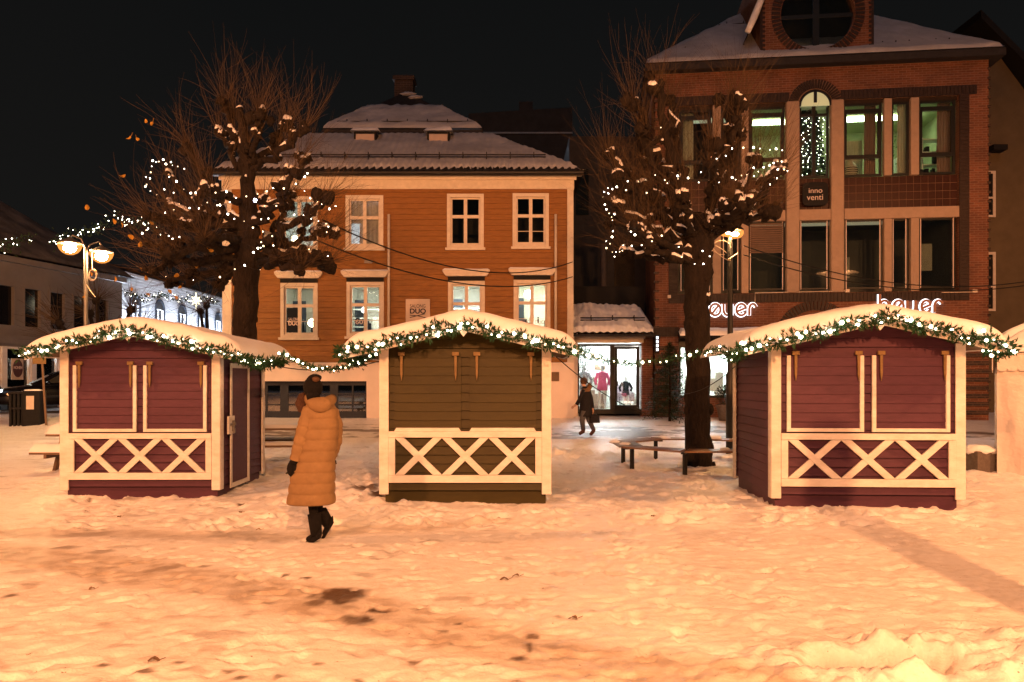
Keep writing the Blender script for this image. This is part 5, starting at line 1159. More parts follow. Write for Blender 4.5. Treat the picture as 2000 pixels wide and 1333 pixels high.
# spandrel tiles
sp0, sp1 = LZT+.36, UZB-.02
for a, c_ in ((bu0, wins_up[2][1]+.02), (wins_up[3][0]-.02, wins_up[3][1]+.02), (wins_up[4][0]-.03, bu1)):
    b = MB(); b.box(a, c_, fy+.0, fy+.05, sp0, sp1); sp_ = b.build('spandrel', M['mortarlite'], K)
    b = MB(); nx = max(3, round((c_-a)/.225)); nz_n = 4; dx = (c_-a)/nx; dz_ = (sp1-sp0)/nz_n
    for i in range(nx):
        for j in range(nz_n): b.box(a+i*dx+.006, a+(i+1)*dx-.006, fy-.012, fy-.001, sp0+j*dz_+.006, sp0+(j+1)*dz_-.006)
    b.build('glazed_tiles', M['wtile'], sp_)
# concrete beams and pilasters
for a, c_ in ((bu0, wins_lo[2][1]), (wins_lo[3][0]-.02, wins_lo[3][1]+.02), (wins_lo[4][0]-.03, bu1-.0)):
    MB().box(a, c_, -.03, .2, LZT-.0, LZT+.35).build('beam', M['concrete'], K, bevel=.01)
for a, c_ in (colmn(1535,1561), colmn(1622,1648)):
    MB().box(a, c_, -.09, .2, BZB+.0, BZT-.02).build('pilaster', M['concrete'], K, bevel=.05)
for a, c_ in (colmn(1727,1742), colmn(1779,1795), colmn(1448,1462), colmn(1392,1408)):
    for z0_, z1_ in ((UZB-.02, BZT-.04), (BZB+.01, LZT-.002)): MB().box(a, c_, -.02, .2, z0_, z1_).build('pilaster', M['concrete'], K, bevel=.015)
def kwin(h, trans=None, lower=False, arch=False):
    a, c_, z0_, z1_ = h; t = .075 if not lower else .05; f = MB(); ya, yb = fy+.0, fy+.07
    if arch:
        f.box(a, a+t, ya, yb, z0_, azc); f.box(c_-t, c_, ya, yb, z0_, azc); f.box(a+t, c_-t, ya, yb, z0_, z0_+t)
        f.prism(arc(ac, azc, ar+.03, 0, 180, 20)+arc(ac, azc, ar-.05, 180, 0, 20), ya, yb)
        f.box(ac-.055, ac+.055, ya, yb, z0_+t, azc+ar-.04); f.box(a+t, c_-t, ya, yb, azc-.28, azc-.20)
    else:
        f.box(a, a+t, ya, yb, z0_, z1_); f.box(c_-t, c_, ya, yb, z0_, z1_); f.box(a+t, c_-t, ya, yb, z0_, z0_+t); f.box(a+t, c_-t, ya, yb, z1_-t, z1_)
        if not lower and trans:
            f.box(a+t, c_-t, ya-.02, yb, z1_-.33, z1_-.20)
            if trans > 1: f.box(a+t, c_-t, ya-.02, yb, z0_+.58, z0_+.70); f.box(a+t, a+t+.05, ya-.02, yb, z0_+.70, z1_-.33); f.box(c_-t-.05, c_-t, ya-.02, yb, z0_+.70, z1_-.33)
    w_ = f.build('window', M['frameblk'], K)
    if lower:
        l = MB(); l.box(a+.05, a+.075, fy-.01, fy-.001, z0_, z1_); l.box(c_-.075, c_-.05, fy-.01, fy-.001, z0_, z1_); l.build('rail', M['text_w'], w_)
    p_ = MB()
    if arch: p_.box(a+t, c_-t, fy+.03, fy+.035, z0_+t, azc); p_.prism(arc(ac, azc+.001, ar-.05, 0, 180, 18), fy+.03, fy+.035)
    else: p_.box(a+t, c_-t, fy+.03, fy+.035, z0_+t, z1_-t)
    p_.build('pane', M['glassd'] if lower else M['glass'], w_)
    return w_
for i, h in enumerate(wins_up): kwin(h, (2, 0, 2, 0, 2, 0, 2)[i], arch=(i == 3))
for i, h in enumerate(wins_lo): kwin(h, lower=True)
# dark backing around arch: fill between rect bay top and the arch, above bay
# no opening above the bay: a glowing plate stands for the lit room
b = MB(); b.prism(arc(ac, azc, ar-.04, 0, 180, 20), -.045, -.004); b.build('arch_glow_plate', emit('painted_room_glow', (.42,.47,.26), .55), K)
b = MB(); b.box(ac-.05, ac+.05, -.07, -.046, BZT-.1, azc+ar); b.prism(arc(ac, azc, ar+.03, 0, 180, 20)+arc(ac, azc, ar-.05, 180, 0, 20), -.07, -.02); b.build('arch_frame', M['frameblk'], K)
# office rooms (upper)
rz0, rz1 = UZB-.35, BZT+.02
rA = room(K, wins_up[4][0]-.12, bu1+.1, .30, 3.4, rz0, rz1-.1, M['roomg'], lampg, 'office_room')
rB = room(K, wins_up[2][0]-.1, wins_up[4][0]-.13, .30, 3.4, rz0, rz1-.1, M['roomg'], lampg, 'office_room')
rC = room(K, bu0, wins_up[2][0]-.12, .30, 2.4, rz0, rz1-.1, M['roomd'], emit('weak_office_lamp', (.9,.95,.6), .5), 'office_room')
def drape(u0, u1, z0_, z1_, y, mt, n=5): 
    b = MB(); b.grid(lambda u, v: fold(u, v, u0, u1, z0_, z1_, y, n, .035), 50, 6); return b.build('curtain', mt, K, smooth=True, fix=False)
w4, w5, w6 = wins_up[4], wins_up[5], wins_up[6]
drape(w4[1]-.46, w4[1]-.10, w4[2], w4[3], .40, M['curtainr'], 5); drape(w5[0]+.28, w5[1], w5[2], w5[3], .38, M['curtain'], 3); drape(w6[1]-.44, w6[1]-.03, w6[2], w6[3], .40, M['curtainr'], 5); drape(wins_up[0][0], wins_up[0][0]+.5, UZB, UZT, .4, M['curtain'], 4)
b = MB(); b.box(w4[0]+.15, w4[0]+.22, 1.3, 1.4, rz0, rz1-1.0); b.box(w4[0]+.22, w4[0]+1.0, 1.3, 1.34, rz0, rz1-1.0); b.build('partition', M['curtain'], K)
b = MB(); x_ = w6[0]+.50; [b.box(x_, x_+.85, 1.0, 1.4, w6[2]-.3+.42*k, w6[2]-.27+.42*k) for k in range(5)]; b.box(x_-.03, x_, 1.0, 1.4, rz0, w6[2]+1.45); b.box(x_-.3, x_-.05, 1.1, 1.5, rz0, w6[2]+1.2); b.box(w6[0]-.1, x_-.32, 1.5, 1.9, rz0, w6[2]+1.0); b.build('shelf', M['shelf'], K)
b = MB(); rn = random.Random(5)
for k in range(12): xx = x_+rn.random()*.6; z_ = w6[2]-.27+.42*rn.randrange(4); b.box(xx, xx+rn.uniform(.06,.2), 1.05, 1.25, z_, z_+rn.uniform(.12, .3))
b.box(w6[0]+.0, w6[0]+.35, .6, 1.0, w6[2]+.18, w6[2]+.30); b.build('office_clutter', M['darkwall'], K)
b = MB(); b.lathe([(.14,0),(.22,.12),(.24,.25),(.20,.40),(.10,.50),(.07,.58),(.09,.62)], (w4[0]+.33, .42, w4[2]+.03), 20)
for v in [b]: vz = v.build('striped_vase', None or mat('vase_white', (.6,.55,.42), .4), K, smooth=True)
b = MB(); [b.lathe([(r_+.008, z_), (r_+.008, z_+.028)], (w4[0]+.33, .42, w4[2]+.03), 20, False) for r_, z_ in ((.175,.04),(.208,.10),(.228,.16),(.237,.22),(.225,.29),(.196,.36))]; b.build('vase_stripes', M['blackm'], vz)
b = MB(); rn = random.Random(9)
for k in range(60):
    q = Vector((w5[0]+.14+rn.gauss(0,.08), .5+rn.gauss(0,.06), w5[2]+1.0+rn.gauss(0,.22))); d = Vector((rn.gauss(0,1), rn.gauss(0,1), rn.gauss(0,1))).normalized()*.09; s_ = d.cross(Vector((0,1,.1))).normalized()*.02; b.add([q,q+d*.5+s_,q+d,q+d*.5-s_],[(0,1,2,3)])
b.build('hanging_plant', mat('plant_green', (.10,.30,.06), .5), K, fix=False)
# indoor conifer with a light net behind the arched window
rn = random.Random(12); Ct = empty('indoor_christmas_tree', (0,0,0), 0, None, None, None, K); hb = MB()
aw = wins_up[3]; tcx = (aw[0]+aw[1])/2; tz0 = UZB+.1; tzt = azc+.25
MB().tube([(tcx,.70,tz0-.3),(tcx,.70,tzt)], .03, 6).build('trunk', M['bark'], Ct)
for k in range(2600):
    t = rn.random(); z_ = tz0+(tzt-tz0)*t; r_ = (.50*(1-t)**.45+.02)*rn.random()**.5; a_ = rn.random()*6.28
    q = Vector((tcx+r_*math.cos(a_), .72+.32*r_*math.sin(a_)*1.5, z_)); d = Vector((math.cos(a_), math.sin(a_)*.5, -.3)).normalized()*.13; s_ = Vector((-math.sin(a_), 0, .3)).normalized()*.03
    hb.add([q-s_*.5, q+d*.5+s_, q+d, q+d*.5-s_], [(0,1,2,3)])
hb.build('needles', M['spruce'], Ct, fix=False)
z1c = [(130,355),(195,355),(298,350),(335,352),(345,368),(155,382),(172,375),(217,398),(290,377),(375,410),(143,413),(188,430),(210,440),(232,425),(268,408),(285,427),(335,410),(330,437),(388,440),(190,473),(292,470),(335,480),(143,492),(125,515),(197,510),(290,525),(333,508),(358,533),(305,547),(148,547),(140,560),(207,567),(275,573),(328,565),(163,580),(178,595),(227,597),(285,618),(332,607),(335,622),(140,622),(192,622),(135,647),(185,660),(285,648),(318,658),(372,652),(128,677),(222,690),(172,693),(273,685),(310,705),(358,700),(290,708),(158,713),(143,715),(195,738),(203,725),(293,732),(142,762),(190,757),(187,772),(288,760),(340,760),(140,780),(288,792),(335,792),(142,822),(188,825),(275,860),(320,860),(180,887),(232,888),(135,903)]
for x_, y_ in z1c:
    u, z_ = bk(1540+x_*.2026, 160+y_*.2026, .45); put_bulb(BULBW, (u, .45, z_), rn.choice((.009,.011,.014)), Ct, 'light')
# unlit lower offices
room(K, bu0, bu1, .30, 3.0, LZB-.3, LZT+.2, M['greyhouse'], emit('added_room_glow', (1,.8,.5), .5), 'dark_room')  # weak glow added so the dark rooms show through the windows
b = MB(); a, c_ = wins_lo[2][0], wins_lo[2][1]; nb_ = 14
for k in range(nb_): b.box(a+.05, c_-.05, fy-.04, fy-.015, LZT-.04-(k+1)*.07, LZT-.055-k*.07)
b.build('blind', mat('brown_blind', (.15,.10,.075), .8), K)
b = MB(); b.box(wins_lo[6][0]+.35, wins_lo[6][0]+.85, 1.2, 1.3, LZB+.7, LZB+1.6); b.box(wins_lo[4][0]+.1, wins_lo[4][0]+.5, 1.2, 1.3, LZB+.5, LZB+1.2); b.build('office_panel', M['room'], K)
# sign boards
u0, u1, z0_, z1_ = rect(1567, 357, 1617, 402, -.1); b = MB(); cxs, czs = (u0+u1)/2, (z0_+z1_)/2; hw_ = (u1-u0)/2
b.prism([(cxs+hw_*math.copysign(abs(math.cos(q))**.35, math.cos(q)), czs+hw_*.95*math.copysign(abs(math.sin(q))**.35, math.sin(q))) for q in [k*math.pi/20 for k in range(40)]], -.14, -.06)
sgn = b.build('sign', M['blackm'], K); b = MB(); b.box(cxs-.1, cxs+.1, -.06, .11, czs-.1, czs+.1); b.build('sign_bracket', M['blackm'], K)
text_obj('lettering', 'inno', M['text_w'], sgn, (cxs+.0, -.145, czs+.10), width=.42, height=.15)
text_obj('lettering', 'venti', M['text_w'], sgn, (cxs-.01, -.145, czs-.12), width=.50, height=.17)
# the backlit shop name
def glyphs(parent, px0, base_py, sc_px, xs_list):
    """xs_list: (letter, px left, px right); x-height rows given in px"""
    out = []
    for ch, pa, pb in xs_list:
        ua, zb_ = bk(pa, base_py); ub, _ = bk(pb, base_py); h = sc_px/1500*24.9; cx = (ua+ub)/2; rx = (ub-ua)/2; cz = zb_+h/2; rz = h/2
        el = lambda a0, a1, n=20, rr=1: [(cx+rx*rr*math.cos(R(a0+(a1-a0)*i/n)), cz+rz*rr*math.sin(R(a0+(a1-a0)*i/n))) for i in range(n+1)]
        S_ = []
        if ch == 'o': S_ = [el(0, 360, 28), [(cx-rx*.55, cz-rz*.62), (cx+rx*.55, cz+rz*.62)]]
        if ch == 'h': S_ = [[(ua, zb_+h*1.55), (ua, zb_)], [(ua, zb_+h*.45)]+[(cx+rx*math.cos(R(q)), zb_+h*.5+rz*math.sin(R(q))) for q in range(170, -1, -17)]+[(ub, zb_)]]
        if ch == 'y': S_ = [[(ua, zb_+h), (ua, zb_+h*.5)]+[(cx+rx*math.cos(R(q)), zb_+h*.5+rz*math.sin(R(q))) for q in range(190, 361, 17)], [(ub, zb_+h), (ub, zb_)]]
        if ch == 'e': S_ = [el(20, 325, 24), [(cx-rx*.92, cz-rz*.35), (cx+rx*.94, cz+rz*.30)]]
        if ch == 'r': S_ = [[(ua, zb_), (ua, zb_+h*.55)]+[(cx+rx*math.cos(R(q)), zb_+h*.52+rz*.96*math.sin(R(q))) for q in range(165, 24, -14)]]
        out += S_
    g1, g2 = MB(), MB()
    for k, s_ in enumerate(out): g1.ribbon(s_, .072, -.135-.001*k, -.10); g2.ribbon(s_, .125, -.060-.001*k, -.045)
    sgo = g1.build('sign_letters', M['letter'], parent); g2.build('letter_backlight', M['halo'], sgo); return sgo
glyphs(K, 0, 617, 22.5, [('h',1358,1377),('o',1386,1406),('y',1412,1428),('e',1437,1456),('r',1462,1476)])
glyphs(K, 0, 611, 22.5, [('h',1716,1734),('o',1743,1762),('y',1769,1785),('e',1797,1815),('r',1822,1838)])
u, z_ = bk(1280, 672); 
b = MB(); b.prism([(u-.02,z_-.30),(u+.12,z_-.30),(u+.12,z_+.28),(u-.02,z_+.28)], -.12, -.01); bl = b.build('blade_sign', M['blackm'], K); b = MB(); [b.box(u+.02, u+.09, -.13, -.121, z_-.24+.13*k, z_-.15+.13*k) for k in range(4)]; b.build('lit_letters', M['halo'], bl)
# ground floor shop fronts
for a, c_, lit in ((piers[0][1], piers[1][0], 1), (piers[1][1], piers[2][0], 1), (piers[2][1], piers[3][0], 0)):
    f = MB(); z0_, z1_ = 1.05, gt-.38; t = .08
    f.box(a, c_, .06, .14, z1_, gt-.02); f.box(a, a+t, .06, .14, z0_, z1_); f.box(c_-t, c_, .06, .14, z0_, z1_); f.box(a+t, c_-t, .06, .14, z0_, z0_+t); f.box((a+c_)/2-.04, (a+c_)/2+.04, .06, .14, z0_+t, z1_)
    w_ = f.build('shop_window', M['frameblk'], K); MB().box(a+t, c_-t, .095, .10, z0_+t, z1_).build('pane', M['glass'], w_)
    room(K, a+.0, c_-.0, .31, 3.0, .45, gt-.1, M['room'], lampc if lit else emit('dim_shop_lamp', (.9,1,.95), 2), 'shop_room')
    b = MB(); rn = random.Random(int(a*10))
    for k in range(5): x = a+.3+k*(c_-a-.5)/5; b.box(x, x+.25, .8, 1.0, 1.0+.25*(k % 2), 1.7+.2*(k % 3))
    b.box(a+.2, c_-.2, 2.0, 2.3, 1.3, 1.34); b.box(a+.2, c_-.2, 2.0, 2.3, 1.8, 1.84); b.build('display', M['pink'] if k % 2 else M['shelf'], K)
a, c_ = piers[0][1], bk(1620,0)[0]; b = MB(); b.add([(a,-.55,gt-.03),(c_,-.55,gt-.03),(c_,-.003,gt+.14),(a,-.003,gt+.14),(a,-.55,gt-.10),(c_,-.55,gt-.10),(c_,-.003,gt-.08),(a,-.003,gt-.08)], [(0,1,2,3),(0,4,5,1),(4,7,6,5),(0,3,7,4),(1,5,6,2)]); aw_ = b.build('awning', M['blackm'], K)
b = MB(); snowslab(b, (a,-.56,gt-.02), (c_,-.56,gt-.02), (c_,-.01,gt+.15), (a,-.01,gt+.15), 80, 10, .13, edge=.06, off=0); b.build('snow', M['snow'], aw_, smooth=True)
u, z_ = bk(1413, 659, -.56); text_obj('lettering', 'TND', M['text_w'], aw_, (u, -.60, z_-.0), width=.22, height=.07); 
# conduits
b = MB(); u0, z0_ = bk(1474, 573); u1, z1_ = bk(1650, 573); b.tube([(u0,-.05,z0_-.45),(u0,-.05,z0_),(u1,-.05,z0_+.03)], .015, 5); b.box(u1, u1+.12, -.10, -.02, z0_-.02, z0_+.08); b.build('conduit', M['whitecable'], K); b = MB(); u2, z2 = bk(1838, 572); u3, _ = bk(1897, 572); b.tube([(u2,-.05,z2),(u3,-.05,z2)], .012, 5); b.box(u3, u3+.14, -.10, -.02, z2-.02, z2+.08); b.build('conduit', M['whitecable'], K); b = MB(); u4, z4 = bk(1307, 580); b.box(u4-.05, u4+.05, -.06, -.0, z4-.05, z4+.05); b.build('junction_box', M['whitecable'], K)
# roof
s_ = .83; ov = .35; a0 = (U0_-ov,-ov,EZ-.0); a1 = (U1_+ov,-ov,EZ); a2 = (U1_+ov,9+ov,EZ); a3 = (U0_-ov,9+ov,EZ); hh = 4.85; p0 = (U0_-ov+hh,-ov+hh,EZ+hh*s_); p1 = (U1_+ov-hh,-ov+hh,EZ+hh*s_)
b = MB(); b.add([a0,a1,a2,a3,p0,p1], [(0,1,5,4),(1,2,5),(2,3,4,5),(3,0,4)]); b.add([(U0_-ov,-ov,EZ-.22),(U1_+ov,-ov,EZ-.22),(U1_+ov,9,EZ-.22),(U0_-ov,9,EZ-.22)], [(0,1,2,3)]); b.add([(U0_-ov,-ov,EZ-.22),(U1_+ov,-ov,EZ-.22),(U1_+ov,-ov,EZ),(U0_-ov,-ov,EZ)], [(0,1,2,3)]); b.add([(U1_+ov,-ov,EZ-.22),(U1_+ov,9,EZ-.22),(U1_+ov,9,EZ),(U1_+ov,-ov,EZ)], [(0,1,2,3)])
rfk = b.build('roof', M['tile'], K)
b = MB(); snowslab(b, lerp(a0,p0,.005), lerp(a1,p1,.005), lerp(p1,a1,.01), lerp(p0,a0,.01), 200, 60, .085, nzs=.5, seed=9, edge=.12); snowslab(b, lerp(a3,p0,.01), lerp(a0,p0,.01), lerp(p0,a0,.02), lerp(p0,a3,.02), 60, 30, .15, seed=4)
b.build('roof_snow', M['dimsnow'], rfk, smooth=True)
# gable tower with round window
tu0, tu1 = bk(1484, 0)[0], bk(1705, 0)[0]; cc, ccz = bk(1596, 28); cr = 88/1500*24.8; ty0 = -.06
TZ0, TZ1 = EZ-.0, EZ+3.6
b = MB(); pts_out = []
n = 48; ring = [(cc+(cr-.30)*math.cos(2*math.pi*k/n), ccz+(cr-.30)*math.sin(2*math.pi*k/n)) for k in range(n)]
def sq(k):
    a_ = 2*math.pi*k/n; dx, dz_ = math.cos(a_), math.sin(a_); t_ = min(((tu1-cc) if dx > 0 else (cc-tu0))/max(1e-6, abs(dx)), ((TZ1-ccz) if dz_ > 0 else (ccz-TZ0))/max(1e-6, abs(dz_))); return (cc+dx*t_, ccz+dz_*t_)
for k in range(n):
    k2 = (k+1) % n; p, q = sq(k), sq(k2); b.quad((ring[k][0],ty0,ring[k][1]), (ring[k2][0],ty0,ring[k2][1]), (q[0],ty0,q[1]), (p[0],ty0,p[1])); b.quad((ring[k][0],ty0,ring[k][1]), (ring[k2][0],ty0,ring[k2][1]), (ring[k2][0],ty0+.3,ring[k2][1]), (ring[k][0],ty0+.3,ring[k][1]))
for (xa, za) in ((tu0,TZ0),(tu1,TZ0),(tu0,TZ1),(tu1,TZ1)):
    near_ = sorted([sq(k) for k in range(n)], key=lambda p: (p[0]-xa)**2+(p[1]-za)**2)[:2]; b.add([(xa,ty0,za),(near_[0][0],ty0,near_[0][1]),(near_[1][0],ty0,near_[1][1])], [(0,1,2)])
for u_ in (tu0, tu1): b.quad((u_,ty0,TZ0),(u_,4.5,TZ0),(u_,4.5,TZ1),(u_,ty0,TZ1))
gz_ = TZ1+1.6; um = (tu0+tu1)/2; b.add([(tu0,ty0,TZ1),(tu1,ty0,TZ1),(um,ty0,gz_)], [(0,1,2)])
tw_o = b.build('gable_tower', M['brick'], K)
b = MB()
for k in range(64):
    a_ = 2*math.pi*(k+.5)/64; da = 2*math.pi/64*.34; r0, r1_ = cr-.28, cr
    b.prism([(cc+r0*math.cos(a_-da), ccz+r0*math.sin(a_-da)), (cc+r1_*math.cos(a_-da*.9), ccz+r1_*math.sin(a_-da*.9)), (cc+r1_*math.cos(a_+da*.9), ccz+r1_*math.sin(a_+da*.9)), (cc+r0*math.cos(a_+da), ccz+r0*math.sin(a_+da))], ty0-.04, ty0-.002)
b.build('round_clinker_ring', M['soldier'], tw_o); b = MB()
for u_, sd in ((tu0, 1), (tu1, -1)):
    b = MB(); poly = [(u_, TZ0+.02), (u_, TZ0+3.5)]
    for k in range(22, -1, -1): z_ = TZ0+.06+k*.15; poly += [(u_+sd*.07, z_+.079), (u_+sd*.15, z_+.075), (u_+sd*.15, z_), (u_+sd*.07, z_-.004)]
    b.prism(poly, ty0-.03, ty0-.002); b.build('clinker_quoin', M['soldier'], tw_o)
f = MB(); f.box(cc-.10, cc+.10, ty0+.18, ty0+.26, ccz-cr+.3, ccz+cr-.3); f.box(cc-cr+.3, cc+cr-.3, ty0+.19, ty0+.25, ccz-.06, ccz+.06); rw = f.build('round_window', M['frameblk'], tw_o)
MB().prism([(cc+(cr-.3)*math.cos(2*math.pi*k/32), ccz+(cr-.3)*math.sin(2*math.pi*k/32)) for k in range(32)], ty0+.21, ty0+.215).build('pane', M['glassd'], rw)
b = MB(); b.quad((cc-1.6,ty0+.8,ccz-1.6),(cc+1.6,ty0+.8,ccz-1.6),(cc+1.6,ty0+.8,ccz+1.6),(cc-1.6,ty0+.8,ccz+1.6)); b.build('attic_room', M['roomd'], tw_o)
b = MB(); g0 = (tu0-.55, TZ0+1.05)
b.add([(tu0-.45,ty0-.25,TZ0+.85),(um,ty0-.25,gz_+.1),(um,5,gz_+.1),(tu0-.45,5,TZ0+.85)], [(0,1,2,3)]); b.add([(tu1+.12,ty0-.25,TZ1-.2),(um,ty0-.25,gz_+.12),(um,5,gz_+.12),(tu1+.12,5,TZ1-.2)], [(0,1,2,3)]); tr_o = b.build('tower_roof', M['tile'], tw_o)
b = MB(); b.tube([(tu0-.45,ty0-.28,TZ0+.88),(tu0-.25,ty0-.28,TZ0+1.35),(tu0+.05,ty0-.28,TZ0+2.1),(um-.2,ty0-.28,gz_)], [.09,.10,.10,.09], 8, jit=.4); b.build('snow', M['roofsnow'], tr_o, smooth=True)
guard(rfk, (tu1+.15, .18, EZ+.35), (U1_-.9, .18, EZ+.35), 6); guard(rfk, (.7, .5, EZ+.62), (tu0-.1, .5, EZ+.62), 4); guard(rfk, (2.4, 2.4, EZ+2.25), (tu0+.2, 2.4, EZ+2.25), 2)
# neighbour on the right
o_ = (17.6, 29, .3); e = empty('rendered_neighbour', o_, 0, 'dark rendered house with snowy gable slope right of the brick building', 'building')
def np_(px, py, Y=29): return lp(px, py, Y, o_)
a = np_(1915, 60); b_r = np_(2000, 175); c_ = (b_r[0]+6, 0, b_r[2]-6*.9)
b = MB(); b.add([(a[0],0,-.5),(c_[0],0,-.5),(c_[0],0,c_[2]),(b_r[0],0,b_r[2]),(a[0],0,a[2])], [(0,1,2,3,4)]); b.add([(a[0],0,-.5),(a[0],8,-.5),(a[0],8,a[2]),(a[0],0,a[2])], [(0,1,2,3)]); b.build('wall', mat('brown_render', (.125,.095,.055), .9, .25, 2, .3), e)
b = MB(); y0, y1 = -.7, 8; b.add([(a[0]-.4,y0,a[2]+.45),(c_[0],y0,c_[2]+.1),(c_[0],y1,c_[2]+.1),(a[0]-.4,y1,a[2]+.45),(a[0]-.4,y0,a[2]+.15),(c_[0],y0,c_[2]-.2),(c_[0],y1,c_[2]-.2),(a[0]-.4,y1,a[2]+.15)], [(0,1,2,3),(4,5,6,7),(0,4,5,1),(0,3,7,4)]); rn_ = b.build('roof', M['blackm'], e)
b = MB(); q0 = np_(1948, 112, 30.5); q1 = np_(2075, 185, 30.5); snowslab(b, (q0[0],1.5,q0[2]), (q1[0]+2,1.5,q1[2]-.8), (q1[0]+2,6,q1[2]+1.4), (q0[0]-.5,6,q0[2]+1.6), 40, 20, .2); b.build('roof_snow', M['roofsnow'], rn_, smooth=True)
for (q0, q1) in ((335, 425), (493, 608)):
    w0 = np_(1930, q0); w1 = np_(1943, q1); f = MB(); x0_, x1_ = w0[0]-.9, w1[0]
    f.box(x1_-.10, x1_, -.06, -.003, w1[2], w0[2]); f.box(x0_, x0_+.1, -.06, -.003, w1[2], w0[2]); f.box(x0_+.1, x1_-.1, -.06, -.003, w0[2]-.1, w0[2]); f.box(x0_+.1, x1_-.1, -.06, -.003, w1[2], w1[2]+.08); f.box(x0_+.1, x1_-.1, -.055, -.003, (w0[2]*.4+w1[2]*.6), (w0[2]*.4+w1[2]*.6)+.07)
    w_ = f.build('window', M['trim'], e); MB().box(x0_+.1, x1_-.1, -.03, -.004, w1[2]+.08, w0[2]-.1).build('pane', M['frameblk'], w_)
b = MB(); b.box(np_(1925,0)[0], np_(1952,0)[0], -.5, -.003, np_(0,300)[2], np_(0,290)[2]); b.build('ledge', M['blackm'], e)

# ---------------------------------------------------------------- spruce and planter in front of the brick pier
def spruce(loc, h, r, label, seed):
    rn = random.Random(seed); e = empty('spruce_tree', loc, 0, label, 'spruce'); MB().tube([(0,0,-.05),(0,0,h)], [.05,.01], 8).build('trunk', M['bark'], e)
    b = MB()
    for k in range(240):
        t = (k+.5)/240; z = h*(.06+.92*t); L_ = r*(1-t)**.8*rn.uniform(.7, 1.1)+.04; a = k*2.4+rn.gauss(0,.3); d = Vector((math.cos(a), math.sin(a), -.12+.5*t)).normalized(); p = Vector((0,0,z))
        b.tube([p, p+d*L_], [.007, .002], 3, cap=False)
        for q in range(int(44*L_/r)+10):
            s_ = rn.random()**.7; c = p+d*L_*s_+Vector((0,0,-.05*s_)); dd = (d*.6+Vector((rn.gauss(0,.7), rn.gauss(0,.7), rn.gauss(0,.25)))).normalized()*rn.uniform(.05, .11); w_ = dd.cross(Vector((0,0,1))).normalized()*.020
            b.add([c, c+dd*.5+w_, c+dd, c+dd*.5-w_], [(0,1,2,3)])
    b.build('crown', M['spruce'], e, fix=False); return e
spruce((4.95, 24.1, gz(4.95,24.1)), 2.5, 1.0, 'dark spruce tree standing in front of the brick pier left of the trunk', 3)
sp_x = 6.75; e = empty('planter', (sp_x, 24.2, gz(sp_x,24.2)), 0, 'pale planter with a small evergreen shrub by the shop window', 'planter')
b = MB(); b.lathe([(.22,0),(.30,.42),(.33,.44),(.33,.50),(.28,.50)], (0,0,0), 20); b.build('pot', M['stone'], e, smooth=True)
b = MB(); rn = random.Random(6)
for k in range(900):
    d = Vector((rn.gauss(0,1), rn.gauss(0,1), rn.gauss(0,1))).normalized(); q = Vector((0,0,.75))+d*rn.random()**.4*.34; dd = (d+Vector((0,0,.4)))*.08; w_ = dd.cross(Vector((.3,.2,1))).normalized()*.018; b.add([q,q+dd*.5+w_,q+dd,q+dd*.5-w_],[(0,1,2,3)])
b.build('shrub', M['spruce'], e, fix=False)

# ---------------------------------------------------------------- left side of the square
# white floodlit town building seen along the side street
o_ = (-20.2, 39.4, .35); W = empty('floodlit_building', o_, R(89.2), 'white boarded building washed by bright white uplights', 'building')
L_ = 15.0; Ht = 6.95
wn = [(1.2, 2.15), (4.0, 4.95), (6.9, 7.85), (9.7, 10.65), (12.4, 13.3)]
hl = [(a, c_, 2.6, 5.3) for a, c_ in wn]
b = MB(); clap(b, 0, L_, -.4, Ht, .16, holes=hl, lip=.012, gap=.003)
for h in hl: reveal(b, h, 0, .15)
b.quad((0,0,-.4),(0,8,-.4),(0,8,Ht),(0,0,Ht)); b.build('wall', M['whitewall'], W)
for (a, c_, z0_, z1_) in hl:
    f = MB(); f.box(a-.12, a, -.05, .0, z0_-.1, z1_); f.box(c_, c_+.12, -.05, .0, z0_-.1, z1_); cxm = (a+c_)/2; rr = (c_-a)/2
    f.prism(arc(cxm, z1_, rr+.12, 0, 180, 14)+arc(cxm, z1_, rr, 180, 0, 14), -.05, .0); f.box(a, c_, -.05, .0, z0_-.1, z0_)
    w_ = f.build('window', M['bluegrey'], W); MB().prism(arc(cxm, z1_, rr, 0, 180, 14), -.02, -.003).build('fanlight', M['darkwall'], w_)
    s_ = MB(); s_.box(a, a+.05, .06, .1, z0_, z1_); s_.box(c_-.05, c_, .06, .1, z0_, z1_); s_.box(cxm-.05, cxm+.05, .055, .1, z0_, z1_); [s_.box(a+.05, c_-.05, .06, .1, z0_+k*(z1_-z0_)/3-.03, z0_+k*(z1_-z0_)/3+.03) for k in (1, 2)]; s_.build('sash', M['whitewall'], w_)
    MB().box(a, c_, .11, .12, z0_, z1_).build('pane', M['frameblk'], w_)
fl = emit('uplight_lens', (.85,.92,1.0), 20)
for k, x in enumerate((.35, 3.1, 5.9, 8.8, 11.5, 14.2)):
    f = MB(); f.box(x-.12, x+.12, -.38, -.08, 3.0, 3.15); f.box(x-.05, x+.05, -.08, .0, 3.03, 3.12); lf = f.build('wall_light', M['blackm'], W)
    l = light('wall_light_beam', 'POINT', (0,0,0), 1400, (.76,.85,1.0), .06); l.parent = W; l.location = (x, -.34, 3.45)
    l = light('wall_light_beam', 'POINT', (0,0,0), 600, (.76,.85,1.0), .06); l.parent = W; l.location = (x, -.34, 2.75)
b = MB(); b.add([(0,.05,Ht),(L_,.05,Ht),(L_,3.5,Ht+1.2),(0,3.5,Ht+1.2)], [(0,1,2,3)]); b.build('roof', M['tile'], W)
